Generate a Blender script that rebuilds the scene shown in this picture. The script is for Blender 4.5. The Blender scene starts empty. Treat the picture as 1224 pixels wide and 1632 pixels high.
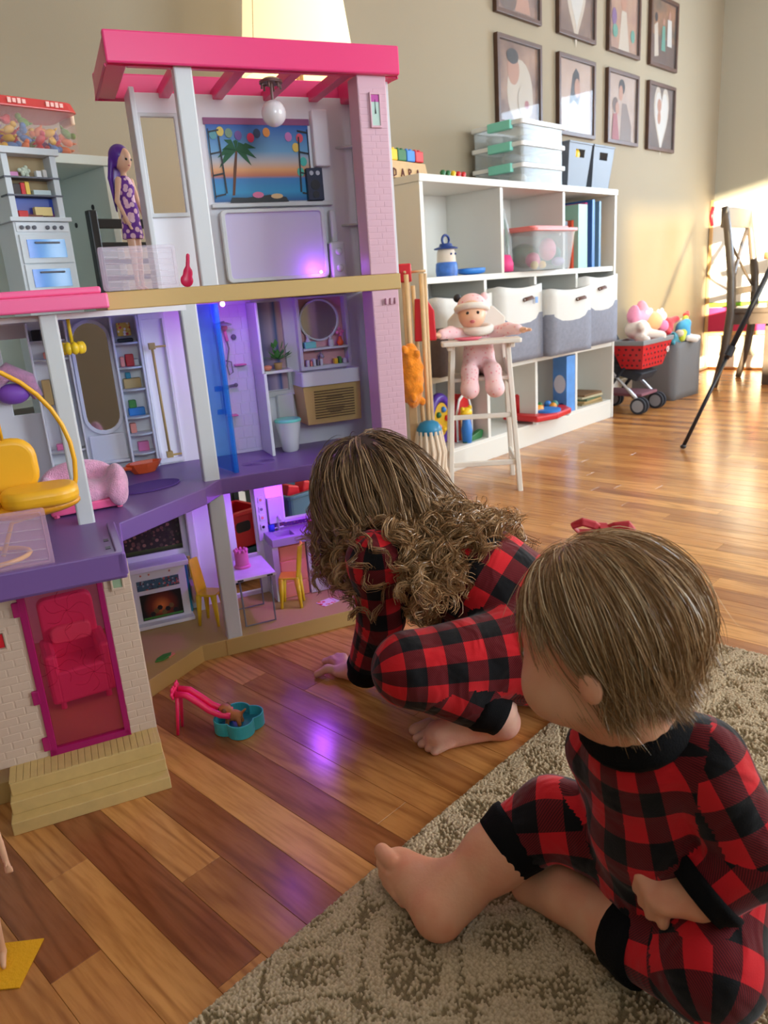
import bpy, bmesh, math, random
import numpy as np
from mathutils import Vector, Matrix, Euler

scene = bpy.context.scene
COL = scene.collection
PI = math.pi
rnd = random.Random(7)
nrg = np.random.default_rng(11)

# ------------------------------------------------------------------ camera, light, exposure
FPX = 1195.0
PITCH, ROLL, AZ = math.radians(16.6), math.radians(-4.15), math.radians(44.6)
CAMH = 0.70
fw = Vector((math.cos(AZ)*math.cos(PITCH), math.sin(AZ)*math.cos(PITCH), -math.sin(PITCH)))
rt = Vector((math.sin(AZ), -math.cos(AZ), 0))
up = rt.cross(fw)
rt2 = rt*math.cos(ROLL) + up*math.sin(ROLL)
up2 = -rt*math.sin(ROLL) + up*math.cos(ROLL)
cam_data = bpy.data.cameras.new('camera')
cam = bpy.data.objects.new('camera', cam_data)
COL.objects.link(cam)
m3 = Matrix((rt2, up2, -fw)).transposed()
cam.matrix_world = Matrix.Translation((0, 0, CAMH)) @ m3.to_4x4()
cam_data.sensor_fit = 'VERTICAL'
cam_data.sensor_height = 32.0
cam_data.lens = 32.0*FPX/1632.0
cam_data.clip_start = 0.02
cam_data.dof.use_dof = True
cam_data.dof.focus_distance = 1.05
cam_data.dof.aperture_fstop = cam_data.lens/2.6
scene.camera = cam

scene.view_settings.view_transform = 'Standard'
scene.view_settings.look = 'None'
scene.view_settings.gamma = 1.0
scene.view_settings.exposure = 0.08
scene.view_settings.use_curve_mapping = False

world = bpy.data.worlds.new('sky')
scene.world = world
world.use_nodes = True
world.node_tree.nodes['Background'].inputs[0].default_value = (0.50, 0.68, 1.0, 1)
world.node_tree.nodes['Background'].inputs[1].default_value = 1.5

def light(name, kind, loc, energy, color=(1, 1, 1), direction=None, **kw):
    ld = bpy.data.lights.new(name, kind)
    ld.energy = energy
    ld.color = color
    for k, v in kw.items():
        setattr(ld, k, v)
    o = bpy.data.objects.new(name, ld)
    COL.objects.link(o)
    o.location = loc
    if direction is not None:
        o.rotation_euler = Vector(direction).to_track_quat('-Z', 'Y').to_euler()
    return o

# low sun through the windows of the wall behind the camera, and daylight in each window opening
SUN_DIR = Vector((0.80, 0.585, -0.115))
light('sun', 'SUN', (-4, -5, 3), 42.0, (1.0, 0.86, 0.60), SUN_DIR, angle=0.02)
light('daylight_window_1', 'AREA', (-1.80, -2.66, 1.62), 28, (0.76, 0.91, 1.0), (0, 1, -0.1), shape='RECTANGLE', size=1.0, size_y=0.66)
light('daylight_window_2', 'AREA', (-0.62, -2.66, 1.40), 46, (0.76, 0.91, 1.0), (0, 1, -0.1), shape='RECTANGLE', size=1.0, size_y=1.2)
light('daylight_window_3', 'AREA', (5.48, 0.62, 1.40), 75, (0.62, 0.80, 1.0), (-1, 0, -0.05), shape='RECTANGLE', size=1.1, size_y=1.1)
light('daylight_window_4', 'AREA', (3.10, -2.66, 1.35), 122, (0.84, 0.94, 1.0), (0, 1, -0.1), shape='RECTANGLE', size=2.2, size_y=1.5)

# ------------------------------------------------------------------ helpers
def lin(c):
    c = c/255.0
    return c/12.92 if c <= 0.04045 else ((c+0.055)/1.055)**2.4

def S(r, g, b, a=1.0):
    return (lin(r), lin(g), lin(b), a)

MATS = {}

def mat(name, col=None, rough=0.5, metal=0.0, spec=0.5, trans=0.0, alpha=1.0, emit=None, emit_s=0.0,
        sheen=0.0, bump=None, noise=None, coat=0.0, ior=None, sss=0.0, objvar=0.0):
    """a principled material; noise=(scale, amount) mottles the colour, bump=(scale, strength) adds fine relief"""
    if name in MATS:
        return MATS[name]
    m = bpy.data.materials.new(name)
    m.use_nodes = True
    nt = m.node_tree
    b = nt.nodes['Principled BSDF']
    if col is not None:
        b.inputs['Base Color'].default_value = col
    b.inputs['Roughness'].default_value = rough
    b.inputs['Metallic'].default_value = metal
    b.inputs['Specular IOR Level'].default_value = spec
    b.inputs['Transmission Weight'].default_value = trans
    b.inputs['Alpha'].default_value = alpha
    b.inputs['Coat Weight'].default_value = coat
    if ior:
        b.inputs['IOR'].default_value = ior
    if sheen:
        b.inputs['Sheen Weight'].default_value = sheen
    if sss:
        b.inputs['Subsurface Weight'].default_value = sss
        b.inputs['Subsurface Radius'].default_value = (0.012, 0.005, 0.003)
        b.inputs['Subsurface Scale'].default_value = 0.6
    if emit is not None:
        b.inputs['Emission Color'].default_value = emit
        b.inputs['Emission Strength'].default_value = emit_s
    tc = None
    if noise or bump or objvar:
        tc = nt.nodes.new('ShaderNodeTexCoord')
    if noise:
        n = nt.nodes.new('ShaderNodeTexNoise')
        n.inputs['Scale'].default_value = noise[0]
        n.inputs['Detail'].default_value = 4
        nt.links.new(tc.outputs['Object'], n.inputs['Vector'])
        mr = nt.nodes.new('ShaderNodeMapRange')
        mr.inputs['From Min'].default_value = 0.3
        mr.inputs['From Max'].default_value = 0.7
        mr.inputs['To Min'].default_value = 1-noise[1]
        mr.inputs['To Max'].default_value = 1+noise[1]
        nt.links.new(n.outputs['Fac'], mr.inputs['Value'])
        mx = nt.nodes.new('ShaderNodeVectorMath')
        mx.operation = 'SCALE'
        mx.inputs[0].default_value = col[:3]
        nt.links.new(mr.outputs['Result'], mx.inputs['Scale'])
        nt.links.new(mx.outputs[0], b.inputs['Base Color'])
    if bump:
        n2 = nt.nodes.new('ShaderNodeTexNoise')
        n2.inputs['Scale'].default_value = bump[0]
        n2.inputs['Detail'].default_value = 3
        nt.links.new(tc.outputs['Object'], n2.inputs['Vector'])
        bp = nt.nodes.new('ShaderNodeBump')
        bp.inputs['Strength'].default_value = bump[1]
        bp.inputs['Distance'].default_value = 0.003
        nt.links.new(n2.outputs['Fac'], bp.inputs['Height'])
        nt.links.new(bp.outputs['Normal'], b.inputs['Normal'])
    MATS[name] = m
    return m

def tag(o, label=None, cat=None, group=None, kind=None):
    if label:
        o['label'] = label
    if cat:
        o['category'] = cat
    if group:
        o['group'] = group
    if kind:
        o['kind'] = kind
    return o

def empty(name, loc=(0, 0, 0), rz=0.0, label=None, cat=None, group=None, parent=None, rot=None):
    o = bpy.data.objects.new(name, None)
    o.empty_display_size = 0.05
    COL.objects.link(o)
    o.location = loc
    o.rotation_euler = rot if rot else (0, 0, rz)
    if parent:
        o.parent = parent
    return tag(o, label, cat, group)

def copy_tree(o, parent=None):
    c = o.copy()
    COL.objects.link(c)
    c.parent = parent
    for ch in list(o.children):
        copy_tree(ch, c)
    return c

class MB:
    """collects simple shapes; build() links them as one mesh object"""
    def __init__(self):
        self.v = []
        self.f = []

    def add(self, vs, fs, M=None):
        n = len(self.v)
        if M is not None:
            vs = [M @ Vector(p) for p in vs]
        self.v += [tuple(p) for p in vs]
        self.f += [tuple(i+n for i in f) for f in fs]
        return self

    def box(self, x0, x1, y0, y1, z0, z1, M=None):
        vs = [(x0, y0, z0), (x1, y0, z0), (x1, y1, z0), (x0, y1, z0), (x0, y0, z1), (x1, y0, z1), (x1, y1, z1), (x0, y1, z1)]
        return self.add(vs, [(0, 3, 2, 1), (4, 5, 6, 7), (0, 1, 5, 4), (1, 2, 6, 5), (2, 3, 7, 6), (3, 0, 4, 7)], M)

    def cbox(self, c, s, M=None):
        return self.box(c[0]-s[0]/2, c[0]+s[0]/2, c[1]-s[1]/2, c[1]+s[1]/2, c[2]-s[2]/2, c[2]+s[2]/2, M)

    def prism(self, poly, z0, z1, M=None, top=None):
        n = len(poly)
        tp = top or poly
        vs = [(p[0], p[1], z0) for p in poly] + [(p[0], p[1], z1) for p in tp]
        fs = [tuple(range(n-1, -1, -1)), tuple(range(n, 2*n))] + [(i, (i+1) % n, (i+1) % n+n, i+n) for i in range(n)]
        return self.add(vs, fs, M)

    def ring(self, outer, inner, z0, z1, M=None):
        """flat frame between two loops of equal length"""
        n = len(outer)
        vs = [(p[0], p[1], z) for z in (z0, z1) for p in outer] + [(p[0], p[1], z) for z in (z0, z1) for p in inner]
        fs = []
        for i in range(n):
            j = (i+1) % n
            fs += [(i, j, j+n, i+n), (2*n+j, 2*n+i, 3*n+i, 3*n+j), (n+i, n+j, 3*n+j, 3*n+i), (j, i, 2*n+i, 2*n+j)]
        return self.add(vs, fs, M)

    def tube(self, path, r, seg=8, M=None, cap=True, flat=1.0):
        pts = [Vector(p) for p in path]
        n = len(pts)
        rs = r if isinstance(r, (list, tuple)) else [r]*n
        vs, fs = [], []
        ref = None
        for i, p in enumerate(pts):
            t = (pts[min(i+1, n-1)]-pts[max(i-1, 0)]).normalized()
            if ref is None:
                ref = t.orthogonal().normalized()
            ref = (ref-t*ref.dot(t)).normalized()
            bn = t.cross(ref)
            for k in range(seg):
                a = 2*PI*k/seg
                vs.append(p+ref*math.cos(a)*rs[i]+bn*math.sin(a)*rs[i]*flat)
        for i in range(n-1):
            for k in range(seg):
                k2 = (k+1) % seg
                fs.append((i*seg+k, i*seg+k2, (i+1)*seg+k2, (i+1)*seg+k))
        if cap:
            fs.append(tuple(range(seg-1, -1, -1)))
            fs.append(tuple((n-1)*seg+k for k in range(seg)))
        return self.add(vs, fs, M)

    def lathe(self, prof, seg=24, M=None, cap=True, sx=1.0, sy=1.0):
        n = len(prof)
        vs = [(r*math.cos(2*PI*k/seg)*sx, r*math.sin(2*PI*k/seg)*sy, z) for r, z in prof for k in range(seg)]
        fs = []
        for i in range(n-1):
            for k in range(seg):
                k2 = (k+1) % seg
                fs.append((i*seg+k, i*seg+k2, (i+1)*seg+k2, (i+1)*seg+k))
        if cap:
            if prof[0][0] > 1e-6:
                fs.append(tuple(range(seg-1, -1, -1)))
            if prof[-1][0] > 1e-6:
                fs.append(tuple((n-1)*seg+k for k in range(seg)))
        return self.add(vs, fs, M)

    def ball(self, c, r, seg=14, rings=8, M=None):
        rr = r if hasattr(r, "__len__") else (r, r, r)
        rr = [float(q) for q in rr]
        prof = [(math.sin(PI*i/rings), -math.cos(PI*i/rings)) for i in range(rings+1)]
        T = Matrix.Translation(c) @ Matrix.Diagonal((rr[0], rr[1], rr[2], 1))
        return self.lathe(prof, seg, (M @ T) if M is not None else T, cap=False)

    def mesh(self, name, smooth=False):
        me = bpy.data.meshes.new(name)
        me.from_pydata(self.v, [], self.f)
        me.validate()
        if smooth:
            me.shade_smooth()
        me.update()
        return me

    def build(self, name, material, parent=None, smooth=False, bevel=0.0, seg=2, loc=None, rot=None, auto=None):
        bm = bmesh.new()
        me0 = self.mesh(name, False)
        bm.from_mesh(me0)
        bmesh.ops.remove_doubles(bm, verts=bm.verts, dist=1e-6)
        bmesh.ops.recalc_face_normals(bm, faces=bm.faces)
        bm.to_mesh(me0)
        bm.free()
        me = me0
        if smooth or auto:
            me.shade_smooth()
        if auto:
            me.set_sharp_from_angle(angle=math.radians(auto))
        me.materials.append(material)
        o = bpy.data.objects.new(name, me)
        COL.objects.link(o)
        if parent:
            o.parent = parent
        if loc is not None:
            o.location = loc
        if rot is not None:
            o.rotation_euler = rot
        if bevel:
            md = o.modifiers.new('bevel', 'BEVEL')
            md.width = bevel
            md.segments = seg
            md.limit_method = 'ANGLE'
            md.angle_limit = math.radians(40)
            md.harden_normals = False
        return o

def pts_obj(name, verts, faces, material, parent=None, smooth=True):
    me = bpy.data.meshes.new(name)
    me.from_pydata([tuple(v) for v in verts], [], faces)
    if smooth:
        me.shade_smooth()
    me.materials.append(material)
    o = bpy.data.objects.new(name, me)
    COL.objects.link(o)
    if parent:
        o.parent = parent
    return o

def np_mesh(name, V, F, material, parent=None, smooth=True):
    """fast mesh from numpy arrays; F has 3 or 4 columns"""
    me = bpy.data.meshes.new(name)
    V = np.ascontiguousarray(V, np.float32)
    F = np.ascontiguousarray(F, np.int32)
    k = F.shape[1]
    me.vertices.add(len(V))
    me.vertices.foreach_set('co', V.ravel())
    me.loops.add(F.size)
    me.loops.foreach_set('vertex_index', F.ravel())
    me.polygons.add(len(F))
    me.polygons.foreach_set('loop_start', np.arange(0, F.size, k, dtype=np.int32))
    me.update(calc_edges=True)
    me.validate()
    if smooth:
        me.shade_smooth()
    me.materials.append(material)
    o = bpy.data.objects.new(name, me)
    COL.objects.link(o)
    if parent:
        o.parent = parent
    return o

def circle(r, n, cx=0, cy=0, ry=None, a0=0):
    ry = r if ry is None else ry
    return [(cx+r*math.cos(2*PI*i/n+a0), cy+ry*math.sin(2*PI*i/n+a0)) for i in range(n)]

def rrect(x0, x1, y0, y1, r, k=5):
    out = []
    for cx, cy, a in ((x1-r, y1-r, 0), (x0+r, y1-r, PI/2), (x0+r, y0+r, PI), (x1-r, y0+r, 1.5*PI)):
        for i in range(k):
            t = a+PI/2*i/(k-1)
            out.append((cx+r*math.cos(t), cy+r*math.sin(t)))
    return out

# frame that lays an x/y outline upright: local x -> x, local y -> z, thickness -> -y (towards the viewer of a front)
UPR = Matrix(((1, 0, 0, 0), (0, 0, -1, 0), (0, 1, 0, 0), (0, 0, 0, 1)))

def upright(x, y, z):
    return Matrix.Translation((x, y, z)) @ UPR

# ------------------------------------------------------------------ the room
XL, XR, YF, YB, ZC = -2.6, 5.42, -2.6, 2.065, 2.45

def wood_floor_mat():
    m = bpy.data.materials.new('oak_strip')
    m.use_nodes = True
    nt = m.node_tree
    N, L = nt.nodes, nt.links
    b = N['Principled BSDF']
    oi = N.new('ShaderNodeObjectInfo')
    ge = N.new('ShaderNodeNewGeometry')
    ad = N.new('ShaderNodeMath'); ad.operation = 'ADD'
    oc = N.new('ShaderNodeSeparateColor'); L.new(oi.outputs['Color'], oc.inputs[0])
    isl = N.new('ShaderNodeMath'); isl.operation = 'MULTIPLY'
    L.new(ge.outputs['Random Per Island'], isl.inputs[0]); L.new(oc.outputs[1], isl.inputs[1])
    L.new(oc.outputs[0], ad.inputs[0]); L.new(isl.outputs[0], ad.inputs[1])
    fr = N.new('ShaderNodeMath'); fr.operation = 'MINIMUM'; fr.inputs[1].default_value = 0.999
    L.new(ad.outputs[0], fr.inputs[0])
    sp = N.new('ShaderNodeSeparateXYZ'); L.new(ge.outputs['Position'], sp.inputs[0])
    cmb = N.new('ShaderNodeCombineXYZ')
    def math_node(op, a, bb):
        n = N.new('ShaderNodeMath'); n.operation = op
        for k, v in ((0, a), (1, bb)):
            if hasattr(v, 'links'):
                L.new(v, n.inputs[k])
            else:
                n.inputs[k].default_value = v
        return n.outputs[0]
    off = math_node('MULTIPLY', fr.outputs[0], 37.0)
    L.new(math_node('ADD', math_node('MULTIPLY', sp.outputs['X'], 1.0), off), cmb.inputs['X'])
    L.new(math_node('ADD', math_node('MULTIPLY', sp.outputs['Y'], 0.09), off), cmb.inputs['Y'])
    # broad figure (cathedral grain): distorted bands
    n0 = N.new('ShaderNodeTexNoise'); n0.inputs['Scale'].default_value = 9; n0.inputs['Detail'].default_value = 2
    L.new(cmb.outputs[0], n0.inputs['Vector'])
    bands = math_node('SINE', math_node('MULTIPLY', n0.outputs['Fac'], 75.0), 0.0)
    n1 = N.new('ShaderNodeTexNoise'); n1.inputs['Scale'].default_value = 160; n1.inputs['Detail'].default_value = 3
    L.new(cmb.outputs[0], n1.inputs['Vector'])
    n2 = N.new('ShaderNodeTexNoise'); n2.inputs['Scale'].default_value = 14; n2.inputs['Detail'].default_value = 3
    L.new(cmb.outputs[0], n2.inputs['Vector'])
    base = N.new('ShaderNodeValToRGB')
    el = base.color_ramp.elements
    el[0].position = 0.0; el[0].color = S(148, 88, 53)
    el[1].position = 1.0; el[1].color = S(224, 164, 96)
    for p, c in ((0.2, S(164, 104, 58)), (0.45, S(192, 132, 74)), (0.7, S(210, 148, 84)), (0.85, S(218, 158, 90))):
        e = el.new(p); e.color = c
    L.new(fr.outputs[0], base.inputs['Fac'])
    def mult(colsock, fac_sock, amt_dark):
        mx = N.new('ShaderNodeMix'); mx.data_type = 'RGBA'; mx.blend_type = 'MULTIPLY'
        L.new(fac_sock, mx.inputs['Factor'])
        L.new(colsock, mx.inputs['A'])
        mx.inputs['B'].default_value = amt_dark
        return mx.outputs['Result']
    bf = math_node('MULTIPLY', math_node('POWER', math_node('MULTIPLY', math_node('ADD', bands, 1.0), 0.5), 3.0), 0.48)
    c1 = mult(base.outputs['Color'], bf, (0.45, 0.33, 0.26, 1))
    gr = N.new('ShaderNodeMapRange'); gr.inputs['From Min'].default_value = 0.42; gr.inputs['From Max'].default_value = 0.7
    gr.inputs['To Max'].default_value = 0.55
    L.new(n1.outputs['Fac'], gr.inputs['Value'])
    c2 = mult(c1, gr.outputs[0], (0.62, 0.5, 0.42, 1))
    dk = N.new('ShaderNodeMapRange'); dk.inputs['From Min'].default_value = 0.58; dk.inputs['From Max'].default_value = 0.78
    dk.inputs['To Max'].default_value = 0.6
    L.new(n2.outputs['Fac'], dk.inputs['Value'])
    c3 = mult(c2, dk.outputs[0], (0.42, 0.34, 0.3, 1))
    L.new(c3, b.inputs['Base Color'])
    b.inputs['Roughness'].default_value = 0.22
    b.inputs['Specular IOR Level'].default_value = 0.5
    wv = N.new('ShaderNodeTexNoise'); wv.inputs['Scale'].default_value = 22; wv.inputs['Detail'].default_value = 2
    wp = N.new('ShaderNodeVectorMath'); wp.operation = 'MULTIPLY'; wp.inputs[1].default_value = (1.0, 0.35, 1.0)
    L.new(ge.outputs['Position'], wp.inputs[0]); L.new(wp.outputs[0], wv.inputs['Vector'])
    bp = N.new('ShaderNodeBump'); bp.inputs['Strength'].default_value = 0.14; bp.inputs['Distance'].default_value = 0.004
    L.new(wv.outputs['Fac'], bp.inputs['Height'])
    bp2 = N.new('ShaderNodeBump'); bp2.inputs['Strength'].default_value = 0.10; bp2.inputs['Distance'].default_value = 0.0006
    L.new(n1.outputs['Fac'], bp2.inputs['Height']); L.new(bp.outputs[0], bp2.inputs['Normal'])
    L.new(bp2.outputs[0], b.inputs['Normal'])
    return m

M_OAK = wood_floor_mat()
M_GAP = mat('floor_gap', S(38, 20, 12), 0.8)
M_WALL = mat('wall_paint', S(150, 137, 115), 0.85, noise=(1.2, 0.03), bump=(220, 0.05))
M_WALL_R = mat('wall_paint_grey', S(176, 170, 152), 0.85, noise=(1.2, 0.02), bump=(220, 0.05))
M_CEIL = mat('ceiling_paint', S(238, 236, 230), 0.9)
M_TRIM = mat('trim_white', S(228, 226, 220), 0.45)
M_QUARTER = mat('quarter_round', S(165, 110, 62), 0.4)

floor = MB().box(XL, XR, YF, YB, -0.05, -0.0145).build('floor', M_GAP)
tag(floor, kind='structure')

BW = 0.0582
def board_mesh(w, l):
    t, e = 0.0145, 0.0004
    mb = MB()
    a, b2 = w/2-0.0002, l/2-0.00025
    lo = [(-a, -b2), (a, -b2), (a, b2), (-a, b2)]
    hi = [(-a+e, -b2+e), (a-e, -b2+e), (a-e, b2-e), (-a+e, b2-e)]
    mb.prism(lo, -t, -e)
    mb.prism(lo, -e, 0.0, top=hi)
    return mb
boards = []
i0 = 0.178-BW*10
nb = int((XR-i0)/BW)+1
for i in range(nb):
    xc = i0+BW*(i+0.5)
    # joints measured on the nearest strips, the others staggered
    fixed = {9: [0.3], 10: [0.737, -0.1], 11: [0.891, 0.1], 12: [0.59, -0.2], 13: [0.753, 0.2], 14: [1.4, 0.3], 15: [1.2, 0.3], 16: [1.45, 0.2]}.get(i-0)
    cuts = [YF]
    if fixed:
        cuts += sorted(fixed)
        y = cuts[-1]+rnd.uniform(0.6, 0.9)
        while y < YB-0.2:
            cuts.append(y); y += rnd.uniform(0.5, 1.1)
        y = cuts[1]-rnd.uniform(0.5, 1.0)
    else:
        y = -0.9+rnd.uniform(0, 0.9)
        while y < YB-0.15:
            cuts.append(y); y += rnd.uniform(0.45, 1.25)
    cuts.append(YB)
    cuts = sorted(cuts)
    for a, b2 in zip(cuts[:-1], cuts[1:]):
        boards.append((xc, (a+b2)/2, b2-a))
def board_rank(bd):
    x, y, l = bd
    d = math.hypot(x-0.3, y-0.8)
    vis = (x > 0.0 and y+l/2 > -0.2)
    return d + (0 if vis else 50)
boards.sort(key=board_rank)
cache = {}
# tones of the strips that can be told apart in the foreground
CUT = {10: 0.737, 11: 0.891, 12: 0.59, 13: 0.753, 14: 0.3, 15: 0.3, 16: 0.2}
TONE = {(9, False): 0.5, (10, True): 0.08, (10, False): 0.62, (11, True): 0.55, (11, False): 0.82, (12, True): 0.05, (12, False): 0.6, (13, True): 0.66, (13, False): 0.38, (14, True): 0.14, (15, True): 0.74, (16, True): 0.12, (17, False): 0.42}
for k, (x, y, l) in enumerate(boards[:290]):
    lk = round(l, 2)
    if lk not in cache:
        o = board_mesh(BW, lk).build('board', M_OAK, floor)
        cache[lk] = o.data
    else:
        o = bpy.data.objects.new('board', cache[lk]); COL.objects.link(o); o.parent = floor
    o.location = (x, y, 0)
    o.scale = (1, l/lk, 1)
    bi_ = int(round((x-i0)/BW-0.5))
    o.color = (TONE.get((bi_, y > CUT.get(bi_, 9)), 0.22+0.62*rnd.random()), 0, 0, 1)
far = MB()
for x, y, l in boards[290:]:
    far.add(board_mesh(BW, l).v, board_mesh(BW, l).f, Matrix.Translation((x, y, 0)))
fb_ = tag(far.build('far_boards', M_OAK, floor), kind='stuff')
fb_.color = (0.34, 0.5, 0, 1)

# walls with the window openings that light the room
tag(MB().box(XL-0.1, XR+0.1, YB, YB+0.1, 0, ZC).build('wall_back', M_WALL), kind='structure')
tag(MB().box(XL-0.1, XL, YF, YB, 0, ZC).build('wall_left', M_WALL), kind='structure')
tag(MB().box(XL-0.1, XR+0.1, YF-0.1, YB+0.1, ZC, ZC+0.1).build('ceiling', M_CEIL), kind='structure')
def wall_with_holes(name, a0, a1, holes, place, m):
    mb = MB()
    zs = sorted({0, ZC} | {h[2] for h in holes} | {h[3] for h in holes})
    xs = sorted({a0, a1} | {h[0] for h in holes} | {h[1] for h in holes})
    for i in range(len(xs)-1):
        for j in range(len(zs)-1):
            cx, cz = (xs[i]+xs[i+1])/2, (zs[j]+zs[j+1])/2
            if not any(h[0] < cx < h[1] and h[2] < cz < h[3] for h in holes):
                place(mb, xs[i], xs[i+1], zs[j], zs[j+1])
    return tag(mb.build(name, m), kind='structure')
W12 = [(-2.32, -1.28, 1.28, 1.96), (-1.14, -0.10, 0.78, 2.00), (2.0, 4.2, 0.6, 2.1)]
wall_with_holes('wall_front', XL-0.1, XR+0.1, W12, lambda mb, a, b2, c, d: mb.box(a, b2, YF-0.1, YF, c, d), M_WALL)
W3 = [(0.05, 1.20, 0.85, 1.95)]
wall_with_holes('wall_right', YF, YB, W3, lambda mb, a, b2, c, d: mb.box(XR, XR+0.1, a, b2, c, d), M_WALL_R)
def window(name, rect, place):
    a, b2, c, d = rect
    mb = MB()
    w = 0.05
    for r in ((a-w, b2+w, d, d+w), (a-w, b2+w, c-w, c), (a-w, a, c, d), (b2, b2+w, c, d)):
        place(mb, *r)
    return tag(mb.build(name, M_TRIM), kind='structure')
window('window_1', W12[0], lambda mb, a, b2, c, d: mb.box(a, b2, YF-0.06, YF+0.015, c, d))
def sun_dimmer_mat():
    m = bpy.data.materials.new('sun_dimmer_sheet'); m.use_nodes = True
    nt = m.node_tree; t = nt.nodes.new('ShaderNodeBsdfTransparent'); t.inputs[0].default_value = (0.46, 0.45, 0.40, 1)
    nt.links.new(t.outputs[0], nt.nodes['Material Output'].inputs[0])
    return m
sc_ = MB().box(-2.36, -1.24, YF+0.03, YF+0.034, 1.2, 2.0).build('sun_dimmer', sun_dimmer_mat())  # added unseen sheet that dims the sun coming through this window
tag(sc_, kind='structure')
window('window_2', W12[1], lambda mb, a, b2, c, d: mb.box(a, b2, YF-0.06, YF+0.015, c, d))
window('window_4', W12[2], lambda mb, a, b2, c, d: mb.box(a, b2, YF-0.06, YF+0.015, c, d))
window('window_3', W3[0], lambda mb, a, b2, c, d: mb.box(XR-0.015, XR+0.06, a, b2, c, d))
# skirting: a white board with a wooden quarter round
def skirting(name, p0, p1, nx, ny):
    (x0, y0), (x1, y1) = p0, p1
    b = MB().box(min(x0, x1, x0+nx*0.014, x1+nx*0.014), max(x0, x1, x0+nx*0.014, x1+nx*0.014), min(y0, y1, y0+ny*0.014, y1+ny*0.014),
                 max(y0, y1, y0+ny*0.014, y1+ny*0.014), 0.0, 0.095).build(name, M_TRIM, bevel=0.003)
    tag(b, kind='structure')
    q = MB().tube([(x0+nx*0.020, y0+ny*0.020, 0.008), (x1+nx*0.020, y1+ny*0.020, 0.008)], 0.009, 8).build('quarter_round', M_QUARTER, b, smooth=True)
    return b
skirting('baseboard_back', (XL, YB), (XR, YB), 0, -1)
skirting('baseboard_right', (XR, YF), (XR, YB), -1, 0)

# ------------------------------------------------------------------ rug: low loops, carved pattern, one object
def hash2(i, j, s):
    h = np.sin(i*127.1+j*311.7+s*74.7)*43758.5453
    return h-np.floor(h)
RX0, RX1, RY0, RY1 = -0.9, 1.352, -1.6, 0.575
def rug_mesh():
    gx = np.unique(np.concatenate([np.linspace(RX0, 0.18, 30), np.arange(0.18, 0.86, 0.0013), np.arange(0.86, RX1, 0.0021), [RX1]]))
    gy = np.unique(np.concatenate([np.linspace(RY0, -0.12, 30), np.arange(-0.12, 0.06, 0.0021), np.arange(0.06, RY1, 0.0013), [RY1]]))
    X, Y = np.meshgrid(gx, gy)
    c = 0.0031
    ci, cj = np.floor(X/c), np.floor(Y/c)
    best = np.full(X.shape, 9.0); bi = np.zeros_like(X); bj = np.zeros_like(X)
    for di in (-1, 0, 1):
        for dj in (-1, 0, 1):
            ii, jj = ci+di, cj+dj
            px = (ii+0.15+0.7*hash2(ii, jj, 1))*c; py = (jj+0.15+0.7*hash2(ii, jj, 2))*c
            d = np.hypot(X-px, Y-py)
            k = d < best
            best = np.where(k, d, best); bi = np.where(k, ii, bi); bj = np.where(k, jj, bj)
    wob = 0.012*np.sin(X*37+Y*11)+0.010*np.sin(Y*43-X*9)
    P = 0.15
    fx, fy = (X+wob)/P*2*PI, (Y+wob*0.8)/P*2*PI
    f = np.cos(fx)+np.cos(fy)
    lines = np.exp(-(f/0.22)**2)
    blobs = np.clip((np.abs(f)-1.0)/0.4, 0, 1)*0.80
    pat = np.clip(np.maximum(lines*0.78, blobs), 0, 1)
    rc = hash2(bi, bj, 3)
    low = (rc < pat*0.72).astype(float)
    dome = np.clip(1-(best/(c*0.62))**2, 0, 1)
    h = 0.0080+0.0028*dome*(1-0.75*low)+0.0008*hash2(bi, bj, 4)-0.0012*low
    edge = np.minimum(np.minimum(X-RX0, RX1-X), np.minimum(Y-RY0, RY1-Y))
    h = h*np.clip(0.35+edge/0.006, 0, 1)
    fine = (X > 0.17) & (Y > -0.13)
    h = np.where(fine, h, 0.010)
    ny, nx = X.shape
    V = np.stack([X, Y, h], -1).reshape(-1, 3)
    idx = np.arange(nx*ny).reshape(ny, nx)
    F = np.stack([idx[:-1, :-1], idx[:-1, 1:], idx[1:, 1:], idx[1:, :-1]], -1).reshape(-1, 4)
    # border skirt down to the floor
    loop = np.concatenate([idx[0, :], idx[1:, -1], idx[-1, -2::-1], idx[-2:0:-1, 0]])
    n0 = len(V)
    low_v = V[loop].copy(); low_v[:, 2] = 0.0
    V = np.concatenate([V, low_v])
    k = np.arange(len(loop)); k2 = (k+1) % len(loop)
    F = np.concatenate([F, np.stack([loop[k], n0+k, n0+k2, loop[k2]], -1)])
    tone = np.clip(0.30+0.30*hash2(bi, bj, 5)+0.45*dome, 0, 1)*(1-0.80*low)  # loop edges coloured darker: shade in the gaps put into the tone
    tone = np.concatenate([tone.ravel(), np.full(len(loop), 0.4)])
    return V, F, tone
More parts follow.
